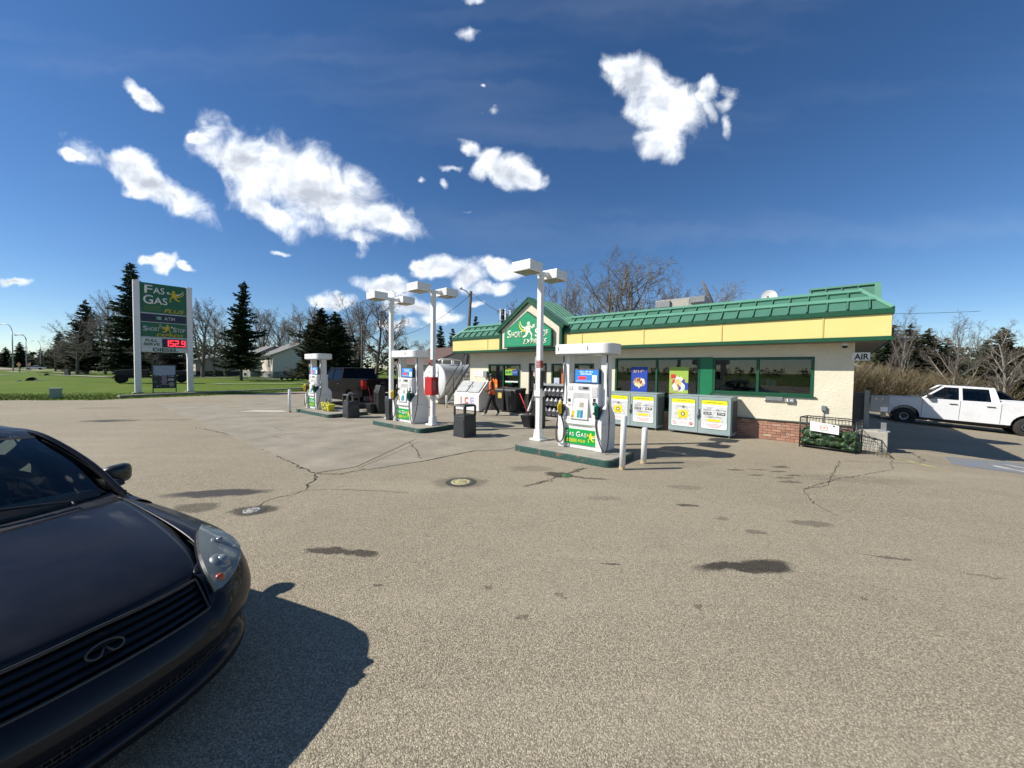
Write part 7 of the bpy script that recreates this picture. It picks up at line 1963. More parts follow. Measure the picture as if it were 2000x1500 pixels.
def spruce_meshes(seed, wid=.27, ragged=.2, gap=.0, dens=1.0, lean_top=0.):
    rnd = random.Random(seed); tr_ = MB(); tr_.tube([(0, 0, -.2), (0, 0, 5), (lean_top, 0, 10)], [.17, .10, .015], 8, caps=False)
    cr_ = MB(); z = .9 + gap
    while z < 9.95:
        f = (10 - z)/9.0
        rad = (10*wid)*(f**.85)*rnd.uniform(1-ragged, 1+ragged*.7) + .10
        nb = max(5, int((5 + 9*f)*dens))
        for k in range(nb):
            az = rnd.random()*6.283; rr_ = rad*rnd.uniform(.55, 1.12)*(1 + ragged*.75*math.sin(3*az + z*2.1 + seed)*math.sin(z*1.3 + seed))
            if rnd.random() < ragged*.3: rr_ *= .5
            d = Vector((math.cos(az), math.sin(az), 0)); sdv = Vector((-d.y, d.x, 0))
            droop = rnd.uniform(.10, .42)*(f+.15); zz = z + rnd.uniform(-.15, .15)
            ns = max(3, int(rr_/.17))
            prev = None
            for i in range(ns+1):
                t = i/ns; c = Vector((0, 0, zz)) + d*rr_*t + Vector((lean_top*max(0, zz-5)/5, 0, -droop*rr_*t + .22*rr_*t*t*t))
                if i > 0:
                    w = (.10 + .26*(1-abs(t-.45)))*min(1, rr_*.9)*rnd.uniform(.7, 1.3)
                    for sgn in (-1, 1):
                        for rep in range(2):
                            tip = c + sdv*sgn*w*rnd.uniform(.6, 1.3) + d*rnd.uniform(.02, .22) + Vector((0, 0, rnd.uniform(-.20, .03)))
                            a = prev + Vector((rnd.gauss(0, .02), rnd.gauss(0, .02), rnd.gauss(0, .04))); b = c + Vector((0, 0, rnd.gauss(0, .03)))
                            cr_.af([cr_.av(a), cr_.av(tip), cr_.av(b)])
                    # hanging sprays
                    h_ = rnd.uniform(.08, .24)
                    a = prev; b = c; m = (a+b)/2 + Vector((rnd.gauss(0, .05), rnd.gauss(0, .05), -h_)); cr_.af([cr_.av(a), cr_.av(b), cr_.av(m)])
                prev = c
        z += rnd.uniform(.11, .21)*(1.15 if f > .5 else .9)
    for k in range(10):
        a = k*.63; cr_.af([cr_.av((lean_top, 0, 10.1)), cr_.av((lean_top + .12*math.cos(a), .12*math.sin(a), 9.6)), cr_.av((lean_top + .12*math.cos(a+.5), .12*math.sin(a+.5), 9.65))])
    return tr_.mesh('trunk'), cr_.mesh('crown')

PROTO = {}
def proto(key):
    if key in PROTO: return PROTO[key]
    if key[0] == 'b':
        kind = {'s': 'spread', 'u': 'upright', 'v': 'vase'}[key[1]]
        PROTO[key] = bare_meshes(int(key[2:])*13 + 5, kind)
    else:
        n = int(key[1:])
        PROTO[key] = {1: lambda: spruce_meshes(11, .17, .25, .2), 2: lambda: spruce_meshes(23, .24, .25), 3: lambda: spruce_meshes(37, .24, .6, .7, 1.7, -.45), 4: lambda: spruce_meshes(41, .36, .55, 0, 1.6), 5: lambda: spruce_meshes(53, .20, .3, 0, .7)}[n]()
    return PROTO[key]
def tree(key, x, y, h, label, group=None, mats=None, wid=1.0, rz=None, z=None):
    tm, cm_ = proto(key)
    if h < 0: return
    name = 'spruce_tree' if key[0] == 's' else 'bare_tree'
    t = thing(name, label, 'tree', (x, y, terr_z(x, y) - .1 if z is None else z), (hash_(x, y) * 6.28) if rz is None else rz, group)
    s = h/10; t.scale = (s*wid, s*wid, s)
    mats = mats or ((M_bark, M_ndl) if key[0] == 's' else (M_bark, M_twig))
    for nm, me, m in (('trunk', tm, mats[0]), ('crown', cm_, mats[1])):
        k2 = (me.name, m.name)
        if k2 not in TM:
            mm = me.copy(); mm.name = nm; mm.materials.clear(); mm.materials.append(m); TM[k2] = mm
        o = bpy.data.objects.new(nm, TM[k2]); sc.collection.objects.link(o); o.parent = t
    return t
TM = {}
def hash_(x, y): return (math.sin(x*12.9898 + y*78.233)*43758.5453) % 1.0
def PX(px, d): return d*(px-1000)/750
PB = (M_pale, M_ptwig); SB = (M_bark, M_ndl2); GP = 'trees behind the lot'
TREES = [
 # key, pixel azimuth -> x, distance y, height, width, materials, label
 ('s1', 259, 64, 19.0, 1.35, None, 'tallest narrow dark spruce just left of the price sign'),
 ('s2', 170, 84, 16.3, 1.15, SB, 'broad brownish spruce left of the tallest one'),
 ('s2', 118, 150, 15.3, 1.1, None, 'dark spruce at the left end of the brown thicket'),
 ('s2', 40, 190, 13.0, 1.3, None, 'dark pointed spruce between the street lights at far left'),
 ('s2', 12, 200, 11.0, 1.5, None, 'low dark spruce at the left picture edge'),
 ('s5', -12, 200, 12.0, 1.6, None, 'dark spruce cut off by the left picture edge'),
 ('s5', 62, 215, 9.0, 1.8, None, 'low distant spruce right of the double-armed street light'),
 ('s5', 80, 210, 11.0, 1.5, None, 'thin distant spruce behind the far street light'),
 ('s2', 96, 190, 10.0, 1.9, None, 'distant spruce at the foot of the brown thicket'),
 ('bs1', 150, 80, 13.0, 1.2, None, 'bare spreading tree with arching limbs left of the brownish spruce'),
 ('bs2', 205, 76, 13.5, 1.1, None, 'bare tree between the brownish spruce and the tallest spruce'),
 ('bv1', 222, 90, 19.0, 1.0, None, 'tall bare pale tree behind the tallest spruce'),
 ('bs3', 130, 100, 8.5, 1.6, None, 'low bare brown tree right of the far spruces'),
 ('bs1', 108, 110, 8.0, 1.6, None, 'low bare tree at the left end of the thicket'),
 ('bs2', 165, 92, 9.0, 1.5, None, 'round bare brown tree in the thicket below the brownish spruce'),
 ('bs3', 232, 80, 10.0, 1.4, None, 'bare bushy tree left of the sign post'),
 ('bs1', 305, 62, 8.0, 1.5, None, 'low bare tree seen under the price sign panels'),
 ('s2', 325, 72, 11.5, 1.3, SB, 'brownish spruce hidden behind the sign panels'),
 ('bv2', 396, 62, 13.2, 1.0, None, 'forked bare tree just right of the price sign'),
 ('bu1', 418, 66, 13.6, 1.0, PB, 'pale trunked bare tree left of the irregular spruce'),
 ('bs2', 440, 78, 13.0, 1.2, None, 'bare tree directly behind the irregular spruce, on its left'),
 ('s3', 471, 55, 14.3, .84, None, 'dark irregular spruce with a bent top in front of the bungalow'),
 ('bv1', 512, 84, 15.6, 1.0, None, 'bare tree right of the irregular spruce'),
 ('bv3', 548, 88, 15.0, 1.1, None, 'bare arching tree over the bungalow roof'),
 ('bs1', 585, 80, 14.0, 1.2, None, 'bare spreading tree behind the bungalow ridge'),
 ('bv2', 612, 74, 14.8, 1.1, None, 'tall bare tree behind the left side of the wide spruce'),
 ('s4', 628, 47, 9.2, 1.15, SB, 'wide dark spruce behind pump 5, left crown'),
 ('s4', 655, 46, 8.6, 1.15, None, 'wide dark spruce behind pump 5, right crown'),
 ('s3', 606, 50, 7.6, .9, SB, 'lower brownish spruce at the left of the wide pair'),
 ('bv1', 700, 52, 11.6, 1.1, None, 'large bare tree behind the left lamp heads'),
 ('bs3', 735, 50, 12.0, 1.1, None, 'largest bare tree with dense twigs right of the wide spruce'),
 ('bs2', 762, 54, 11.0, 1.1, None, 'bare tree behind the lamp post left of pump 3'),
 ('bv3', 678, 60, 11.5, 1.1, None, 'bare tree just right of the wide spruces'),
 ('bs1', 832, 85, 8.5, 1.3, None, 'small distant bare tree left of the two slim spruces'),
 ('s5', 860, 62, 8.9, 1.25, None, 'slim spruce behind the fuel tank, left of two'),
 ('s5', 884, 66, 8.9, 1.25, None, 'slim spruce behind the fuel tank, right of two'),
 ('s5', 928, 60, 10.2, 1.0, None, 'spruce tip showing above the left roof slope'),
 ('s2', 905, 80, 6.5, 1.8, SB, 'low bushy spruce behind the stairs'),
 ('s2', 845, 90, 6.8, 1.8, SB, 'low bushy spruce behind the fuel tank top'),
 ('s5', 983, 44, 9.0, 1.2, None, 'dark spruce behind the vent pipes left of the gable'),
 ('bs2', 1010, 44, 10.2, 1.1, None, 'bare tree with twisted limbs left of the gable peak'),
 ('bs1', 1058, 42, 9.6, 1.0, None, 'bare tree behind the gable'),
 ('bv1', 1098, 42, 12.6, .85, None, 'bare tree behind the front lamp heads'),
 ('bu1', 1128, 40, 10.5, 1.1, None, 'bare tree just right of the gable roof'),
 ('bu2', 1176, 36, 13.3, 1.6, PB, 'tall bare poplar above the shop roof, left of the two tallest'),
 ('bu3', 1248, 35, 13.6, 1.6, PB, 'tallest bare poplar above the shop roof, right of the two tallest'),
 ('bs2', 1250, 46, 10.5, 1.2, None, 'low bare crown behind the right tall poplar'),
 ('bu1', 1205, 39, 12.6, 1.3, PB, 'slender bare tree in the gap between the two tall poplars'),
 ('bs1', 1285, 38, 10.5, 1.1, PB, 'bare tree at the right foot of the right-hand tall poplar'),
 ('bu3', 1400, 36, 11.2, 1.5, None, 'thin bare tree behind the rooftop unit'),
 ('bu1', 1432, 40, 9.0, .9, None, 'small bare tree right of the rooftop unit'),
 ('bu2', 1484, 44, 11.6, 1.7, PB, 'faint pale bare tree left of the satellite dish'),
 ('bu3', 1538, 44, 11.4, 1.7, PB, 'faint pale bare tree right of the satellite dish'),
 ('bu2', 1755, 31, 8.0, 1.0, PB, 'white-limbed bare tree just right of the shop eave'),
 ('bu3', 1862, 28, 7.4, 1.1, PB, 'white-trunked bare tree above the white pickup cab'),
 ('bu1', 1966, 25, 6.8, 1.25, PB, 'white-trunked bare tree with fallen limbs at the right edge'),
 ('bu2', 1905, 36, 8.2, 1.1, PB, 'pale bare tree between the two white-trunked ones'),
 ('bu1', 1800, 42, 8.2, 1.1, PB, 'faint pale bare tree behind the brush'),
 ('bu2', 2040, 27, 7.2, 1.1, PB, 'pale bare tree just outside the right edge, branches reaching in'),
 ('s2', 1741, 36, 7.2, 1.4, None, 'dark spruce beside the shop eave at right'),
 ('s2', 1774, 38, 7.7, 1.3, SB, 'brownish spruce second from the shop eave'),
 ('s2', 1809, 37, 7.2, 1.4, SB, 'brownish spruce in the middle of the right-hand row'),
 ('s2', 1846, 38, 6.5, 1.4, None, 'dark spruce behind the white-trunked tree'),
 ('s4', 1955, 30, 6.7, 1.0, SB, 'broad brownish spruce behind the pickup bed'),
 ('s2', 1925, 33, 6.0, 1.5, None, 'spruce left of the broad one at the right edge'),
 ('s4', 2000, 30, 5.2, 1.0, None, 'broad dark spruce at the right picture edge'),
 ('s2', 1890, 40, 5.2, 1.5, None, 'low spruce between the white trunks'),
 ('s2', 2060, 32, 5.6, 1.3, None, 'spruce beyond the right picture edge'),
 ('s5', 1715, 44, 5.6, 1.8, SB, 'low spruce right behind the shop end'),
]
for (k, px, d, h, w, m, lab) in TREES: tree(k, PX(px, d), d, h, lab, None, m, w)
# broken snags over the roof
def snag(x, y, pts, lab):
    o = obj('tree_snag', MB().tube([(0, 0, 0)] + pts, [.16, .14, .12, .07][:len(pts)+1], 8), M_bark); o.location = (x, y, -.2); tag(o, lab, 'dead tree')
snag(PX(1346, 34), 34, [(.1, 0, 5), (-.15, 0, 8.6)], 'thin broken snag above the left end of the rooftop unit')
snag(PX(1396, 33), 33, [(-.1, 0, 5.5), (-.5, 0, 8.3), (-1.3, 0, 9.9)], 'leaning broken snag above the right end of the rooftop unit')
snag(PX(1416, 33), 33, [(0, 0, 5), (.05, 0, 8.3)], 'short sawn-off trunk right of the rooftop unit')
# far woods that read as one mass
def woods(name, pts, hlo, hhi, n, seed, m, label=None):
    rnd = random.Random(seed); mb = MB()
    for k in range(n):
        i = rnd.randrange(len(pts)-1); a = Vector(pts[i]); b = Vector(pts[i+1]); p = a.lerp(b, rnd.random()) + Vector((rnd.gauss(0, 4), rnd.gauss(0, 4)))
        h = rnd.uniform(hlo, hhi); r = h*rnd.uniform(.16, .3); nf = 60
        for j in range(nf):
            t = rnd.random()**.8; z = h*t; rad = r*(1-t)**.7 + .3; az = rnd.random()*6.283; s = rnd.uniform(.5, 1.3)*h/14
            c = Vector((p.x + rad*math.cos(az), p.y + rad*math.sin(az), z))
            mb.af([mb.av(c + Vector((rnd.gauss(0, s), rnd.gauss(0, s), rnd.gauss(0, s*.7)))) for _ in range(3)])
    return obj(name, mb, m, kind='stuff', recalc=False)
woods('distant_woods', [(-330, 235), (-240, 245), (-180, 215), (-120, 190)], 6, 10, 220, 3, M_ndl)
woods('distant_woods', [(-150, 130), (-95, 125), (-50, 120), (0, 130), (60, 120)], 5, 9, 260, 4, M_ndl2)
woods('distant_woods', [(10, 75), (50, 62), (75, 55), (110, 50)], 4, 6.5, 160, 5, M_ndl2)
# woods behind the camera, seen mirrored in the shop windows
woods('woods_behind', [(-260, -60), (-200, -140), (-110, -190), (-20, -180), (90, -200), (220, -120)], 2.5, 5.5, 420, 8, M_ndl)

# brown brush at the right
def mk_brush(name, a, b, c_):
    t = NT(name); c = t.co('Object'); n = t.noise(c, .5, 4, .7); n2 = t.noise(c, 7, 2)
    cc = t.mix(t.ramp(n2, .3, .7), a, b); cc = t.mix(t.ramp(n, .45, .65, 0, .7), cc, c_); t.set(col=cc, rough=.9, spec=.15); return t.m
M_brush = mk_brush('dry_brush', (.15, .12, .075), (.28, .22, .145), (.11, .12, .04))
def brush(name, region, n, hlo, hhi, seed, m, spread=.35):
    rnd = random.Random(seed); mb = MB()
    for k in range(n):
        x, y, hs_ = region(rnd); z = terr_z(x, y) if x < 70 else gz(x, y); h = rnd.uniform(hlo, hhi)*hs_
        p = Vector((x, y, z - .05)); d = Vector((rnd.gauss(0, spread), rnd.gauss(0, spread), 1)).normalized(); w = .012 + .016*rnd.random()
        P = [p]
        for i in range(3):
            d = (d + Vector((rnd.gauss(0, .22), rnd.gauss(0, .22), 0))).normalized(); P.append(P[-1] + d*h/3)
        a = rnd.random()*3.14; s = Vector((math.cos(a), math.sin(a), 0))
        ids = []
        for i, q in enumerate(P): ww = w*(1 - .27*i); ids.append((mb.av(q - s*ww), mb.av(q + s*ww)))
        for i in range(3): mb.af([ids[i][0], ids[i][1], ids[i+1][1], ids[i+1][0]])
        for j in range(5):
            q = P[1].lerp(P[3], rnd.random()); dd = Vector((rnd.gauss(0, 1), rnd.gauss(0, 1), rnd.uniform(0, 1.2))).normalized()*rnd.uniform(.2, .55)
            s2 = Vector((-dd.y, dd.x, 0)).normalized()*w*.5 if (dd.x or dd.y) else s*w*.5
            mb.af([mb.av(q - s2), mb.av(q + s2), mb.av(q + dd)])
    return obj(name, mb, m, kind='stuff', recalc=False)
brush('brush_thicket', lambda r: (lambda t, s: (19 + 17*t + s*1.2, 29.2 + s*4 - 1.5*t + 6*(1-t)*.3, 1.0 - .35*t))(r.random(), r.random()), 15000, 2.3, 4.4, 1, M_brush)
brush('brush_thicket', lambda r: (r.uniform(30, 46), r.uniform(26.5, 30), .6), 5000, .5, 1.6, 2, M_brush)
brush('brush_thicket', lambda r: (lambda d: (d*r.uniform(-.885, -.72), d, 1))(r.uniform(84, 94)), 5000, 1.5, 4.5, 3, mk_brush('brown_thicket', (.085, .066, .045), (.15, .12, .085), (.06, .07, .03)), .6)
# rough grass along the lot edge and on the verge
M_tuft = mk_brush('grass_blades', (.075, .135, .018), (.13, .18, .03), (.19, .17, .07))
rnd = random.Random(9); mb = MB()
for k in range(11000):
    x = rnd.uniform(-34, -15.5); e = lot_edge(x)
    y = e + .15 + abs(rnd.gauss(0, 2.6)); z = terr_z(x, y); h = rnd.uniform(.03, .09)*(1.5 if y - e < .6 else 1)
    a = rnd.random()*3.14; s = Vector((math.cos(a), math.sin(a), 0))*.02; p = Vector((x, y, z - .01))
    mb.af([mb.av(p - s), mb.av(p + s), mb.av(p + Vector((rnd.gauss(0, .03), rnd.gauss(0, .03), h)))])
obj('grass', mb, M_tuft, kind='stuff', recalc=False)

# ================================================================ the near black sedan
h_ = Vector((math.cos(R_(-18)), math.sin(R_(-18)), 0))
car = thing('sedan_car', 'dusty black sedan cut off by the left edge in the foreground, nose to the right', 'car', (-1.745, 1.645, 0), R_(160.7))
P_car = paint('dusty_black_paint', (.006, .007, .011), .30, .03, .25)
CW, CD, CN = .875, .75, 2.5
def sF(l): l = min(abs(l)/CW, .9999); return CD*(1 - (1 - l**CN)**(1/CN))
def lmax(s): return CW if s >= CD else CW*max(0.0, (1 - (1 - max(s, 0)/CD)**CN))**(1/CN)
def lerp_tab(tab, x):
    if x <= tab[0][0]: return tab[0][1]
    for a, b in zip(tab, tab[1:]):
        if x <= b[0]:
            t = (x-a[0])/(b[0]-a[0]); return a[1] + (b[1]-a[1])*t
    return tab[-1][1]
def smooth_tab(tab, x):
    # Catmull-Rom through the table
    n = len(tab)
    if x <= tab[0][0]: return tab[0][1]
    if x >= tab[-1][0]: return tab[-1][1]
    for i in range(n-1):
        if x <= tab[i+1][0]:
            x0, y0 = tab[i]; x1, y1 = tab[i+1]; t = (x-x0)/(x1-x0)
            m0 = (tab[i+1][1]-tab[max(i-1, 0)][1])/(tab[i+1][0]-tab[max(i-1, 0)][0])*(x1-x0)
            m1 = (tab[min(i+2, n-1)][1]-tab[i][1])/(tab[min(i+2, n-1)][0]-tab[i][0])*(x1-x0)
            return (2*t**3-3*t*t+1)*y0 + (t**3-2*t*t+t)*m0 + (-2*t**3+3*t*t)*y1 + (t**3-t*t)*m1
ZC = [(0, .66), (.10, .715), (.2, .755), (.4, .815), (.7, .875), (1.0, .925), (1.3, .968), (1.6, .99), (2.2, 1.0)]
ZS = [(0, .60), (.15, .64), (.3, .685), (.5, .735), (.8, .785), (1.2, .83), (1.8, .865), (3.0, .90), (4.7, .92)]
def ztop(s, l):
    q = min(1.0, abs(l)/max(lmax(s), .05)); zc = smooth_tab(ZC, s); zs = smooth_tab(ZS, s)
    z = zs + (zc - zs)*(1 - q**3.4)
    z += .020*math.exp(-((q-.80)/.10)**2)*sstep(.2, .7, s)
    return z
def cp(s, l, z): return (s, -l, z)
def lh(t): return .44 + .26*t**.55
def hood_pt(a, t, off=0.0):
    l = a*lh(t); s0 = sF(.44*a) + .125; s1 = 1.22 + .19*a*a
    s = s0 + (s1-s0)*t; z = ztop(s, l) + off
    if t < .05: z -= .012*(1-t/.05)**2
    return cp(s, l, z)
NT_, NA = 26, 32
mb = MB(); rows = [[hood_pt(-1 + 2*j/NA, i/NT_) for j in range(NA+1)] for i in range(NT_+1)]
mb.grid(rows)
hd = obj('hood', mb, P_car, car); so = hd.modifiers.new('solid', 'SOLIDIFY'); so.thickness = .006; so.offset = -1
# recess beneath the panel gaps
mb = MB(); mb.grid([[tuple(Vector(hood_pt((-1 + 2*j/NA)*1.06, i/NT_, -.035))) for j in range(NA+1)] for i in range(NT_+1)]); obj('engine_bay', mb, M_dark, car)
for sgn in (1, -1):
    # fender from the hood gap to the shoulder
    rows = []
    for i in range(31):
        t = i/30*1.38; row = []
        tt = min(t, 1.0); s0b = sF(.44) + .125
        for j in range(15):
            b = j/14
            lin = lh(tt) + .006 + (.02*(t-1) if t > 1 else 0)
            # start curve (t = 0) runs from the hood corner out to the perimeter
            l_start = .446 + (.74-.446)*b; s_start = sF(l_start) + .125*(1-b)
            s_end = (sF(.44) + .125) + (1.41 - (sF(.44) + .125))*t
            s = s_start + (s_end - (sF(.44)+.125)) * 1.0 if False else s_start*(1-min(t*1.6, 1)) + s_end*min(t*1.6, 1) if t < .625 else s_end
            s = s_start*(1-sstep(0, .8, t)) + s_end*sstep(0, .8, t) + 0
            s = max(s, s_start + (s_end - s0b)*.55 if t < .8 else s)
            lo = lmax(s); lw = l_start + (lo - .74)*b if t == 0 else None
            l = lin + (lo - lin)*b
            if t < .2:
                k = sstep(0, .2, t); l = l_start*(1-k) + l*k
            l = min(l, lmax(s))
            row.append(cp(s, sgn*l, ztop(s, l)))
        rows.append(row)
    mb = MB(); mb.grid(rows); fd = obj('fender', mb, P_car, car); so = fd.modifiers.new('solid', 'SOLIDIFY'); so.thickness = .012; so.offset = -1 if sgn > 0 else -1
    # side skin below the shoulder: front fender to tail, with wheel arches cut by z floor
    rows = []
    S = [sF(.74) + (4.72 - sF(.74))*(k/70) for k in range(71)]
    for s in S:
        zs = smooth_tab(ZS, s); bot = .20
        for cx in (.88, 3.73):
            dx = abs(s - cx)
            if dx < .37: bot = max(bot, .32 + math.sqrt(max(0, .37**2 - dx*dx)))
        end = 1 - sstep(4.35, 4.75, s)*.16
        row = []
        for j in range(9):
            f = j/8; z = zs + (bot - zs)*f; bulge = .018*math.sin(math.pi*min(1, f*1.25)) - .04*max(0, f-.75)*4*.5
            row.append(cp(s, sgn*(lmax(s) + bulge)*end, z))
        rows.append(row)
    mb = MB(); mb.grid(rows); obj('side_panel', mb, P_car, car)
    # shoulder to belt (door top) from the cowl back
    rows = []
    for k in range(41):
        s = 1.38 + (4.7-1.38)*k/40; end = 1 - sstep(4.35, 4.75, s)*.16
        zs = smooth_tab(ZS, s); zb = (ztop(s, .755) - .003)*(1-sstep(1.4, 1.8, s)) + sstep(1.4, 1.8, s)*smooth_tab([(1.3, .93), (1.6, .955), (2.4, .985), (3.6, 1.01), (4.0, 1.0), (4.7, .93)], s)
        ls = lmax(s)*end; lb = .76*end - .05*sstep(3.7, 4.7, s)
        rows.append([cp(s, sgn*(ls + (lb-ls)*(f/6)**1.3), zs + (zb-zs)*(1-(1-f/6)**1.6)) for f in range(7)])
    mb = MB(); mb.grid(rows); obj('shoulder_panel', mb, P_car, car)
    for cx in (.88, 3.73):
        w_ = MB(); w_.M = Matrix.Translation((cx, -sgn*.76, .325)) @ Matrix.Rotation(R_(90)*(-sgn)*-1, 4, 'X')
        w_.lathe([(.21, -.1), (.30, -.11), (.325, -.08), (.325, .07), (.30, .10), (.22, .10), (.2, .05), (.05, .06), (.001, .06)], 30); obj('wheel', w_, plain('tyre_rubber', (.022, .021, .02), .85), car)
        mb = MB(); mb.box(cx-.36, cx+.36, min(-sgn*.84, -sgn*.50), max(-sgn*.84, -sgn*.50), .30, .72); obj('wheel_arch', mb, M_dark, car)
# bumper wrapping round the nose
def bump_row(f):
    pass
TH_N = 90
def perim(k):                                         # plan point by parameter -1..1 over both corners
    a = k; sg = 1 if a >= 0 else -1; a = abs(a)
    l = CW*math.sin(min(a, 1)*math.pi/2)**.98 if a <= 1 else CW
    s = sF(l) if a < 1 else CD
    return l*sg, s
levels = [(1.0, 0.0), (.93, .024), (.80, .050), (.68, .064), (.62, .064), (.50, .042), (.45, .018), (.435, -.03), (.20, -.045), (.185, .012), (.12, .030), (.03, .028), (0, -.02)]
rows = []
for (f, off) in levels:
    row = []
    for k in range(-TH_N, TH_N+1):
        a = k/TH_N; l, s = perim(a*.985)
        # outward normal in plan
        l2, s2 = perim(min(1, max(-1, (a+.004)))*.985); l1, s1 = perim(max(-1, (a-.004))*.985)
        tx, ty = s2-s1, l2-l1; n_ = math.hypot(tx, ty) or 1; nx, ny = -ty/n_, tx/n_      # candidate (s, l)
        if nx > 0 and abs(a) < .9: nx, ny = -nx, -ny
        if nx*s + ny*l < 0 and abs(a) > .5: nx, ny = -nx, -ny
        zt = .565 + (smooth_tab(ZS, s) - .565)*sstep(.43, .52, abs(l))
        zb = .175 + .03*sstep(.3, .8, s)
        z = zb + (zt-zb)*f
        o_ = off if f not in (.435, .20) else off*(1 - sstep(.60, .74, abs(l))) + .012*sstep(.60, .74, abs(l))
        if abs(l) < .02: ny = 0; nx = -1
        row.append(cp(s + nx*o_, l + ny*o_, z))
    rows.append(row)
mb = MB(); mb.grid(rows); bmp = obj('bumper', mb, P_car, car)
# lower intake with mesh
mb = MB()
for k in range(46):
    l = -.62 + 1.24*k/45; s = sF(l) + .034; mb.tube([cp(s, l, .26), cp(s-.004, l + .012, .345)], .0035, 4)
for z in (.275, .295, .315, .335):
    mb.tube([cp(sF(l_)+.030, l_, z) for l_ in [-.64 + 1.28*k/30 for k in range(31)]], .0035, 4)
obj('intake_mesh', mb, M_black, bmp, kind='stuff')
# nose skin between bumper top, headlamps and hood edge, left and right of the grille
for sgn in (1, -1):
    rows = []
    for j in range(13):
        l = .447 + (.74-.447)*j/12; st = sF(l) + .125*(1-j/12); sb = sF(l)
        zt_, zb_ = ztop(st, l), .565 + (smooth_tab(ZS, sb) - .565)*sstep(.43, .52, l)
        rows.append([cp(sb + (st-sb)*t, sgn*l, zb_ + (zt_-zb_)*(1-(1-t)**1.8)) for t in [k/6 for k in range(7)]])
    mb = MB(); mb.grid(rows); obj('nose_corner', mb, P_car, car)
# grille: dark backing, five bars, frame
def gp_(l, f, d=0.0):                                 # f 0 bottom, 1 top on the grille plane
    s = sF(l) + .018 + .10*f + d; z = .572 + (.715-.012*abs(l)/.44 - .572)*f
    return cp(s, l, z)
mb = MB(); mb.grid([[gp_(-.435 + .87*j/20, f, .055) for j in range(21)] for f in (-.1, .5, 1.1)]); gr = obj('grille', mb, M_dark, car)
M_gbar = plain('smoked_chrome_bar', (.022, .024, .027), .35, metal=.5, var=.1)
for q in range(4):
    f = .10 + .235*q; mb = MB()
    A = [gp_(-.425 + .85*j/24, f, -.004) for j in range(25)]; B = [gp_(-.425 + .85*j/24, f + .085, .004) for j in range(25)]; C_ = [gp_(-.425 + .85*j/24, f + .05, .045) for j in range(25)]
    mb.grid([A, B, C_, A]); obj('grille_bar', mb, M_gbar, gr)
mb = MB(); fr = [gp_(-.437 + .874*j/24, -.03, -.008) for j in range(25)] + [gp_(.443, f/6, -.004) for f in range(1, 6)] + [gp_(.437 - .874*j/24, 1.03, -.004) for j in range(25)] + [gp_(-.443, 1-f/6, -.004) for f in range(1, 6)]
fr.append(fr[0]); mb.tube(fr, .009, 8, caps=False); obj('grille_frame', mb, plain('dark_chrome_frame', (.055, .054, .050), .3, metal=.6, var=.1), gr)
# emblem: open oval with a road pointing to its middle
mb = MB(); E_ = []
def ep(u, v): 
    f = .52 + v/.20; return Vector(gp_(u, f, -.022))
for k in range(27):
    a = R_(-60 + 300*k/26) if False else R_(-62 + (304)*k/26); E_.append(ep(.064*math.cos(a), .036*math.sin(a)))
pts_e = [ep(.003, .008)] + [ep(.022, -.026)] + E_[1:-1] + [ep(-.022, -.026)] + [ep(-.003, .008)]
mb.tube(pts_e, .0055, 8); obj('emblem', mb, plain('dull_chrome_emblem', (.07, .068, .062), .4, metal=.6), gr)
# headlamps
def lamp_grid(sgn, off, k0=0., k1=1., g=0.0):
    inn = [(.468, .075), (.482, .17), (.525, .29), (.59, .42), (.665, .54), (.745, .64)]
    out = [(.575, .10), (.70, .19), (.775, .29), (.815, .40), (.82, .51), (.775, .645)]
    rows = []
    for i in range(21):
        t = i/20; fi = lambda T, c: smooth_tab([(k/5, T[k][c]) for k in range(6)], t)
        a = (fi(inn, 0), fi(inn, 1)); b = (fi(out, 0), fi(out, 1)); row = []
        for j in range(13):
            f = k0 + (k1-k0)*j/12 ; f = -g + f*(1+2*g)
            l = a[0] + (b[0]-a[0])*f; s = a[1] + (b[1]-a[1])*f; s = max(s, sF(min(l, .87)) + .001); l = min(l, lmax(s))
            # push outwards a little along the corner diagonal so that the lens stands proud
            zz = ztop(s, l)
            row.append(cp(s - off*.35, sgn*(l + off*.55), zz + off*.75))
        rows.append(row)
    return rows
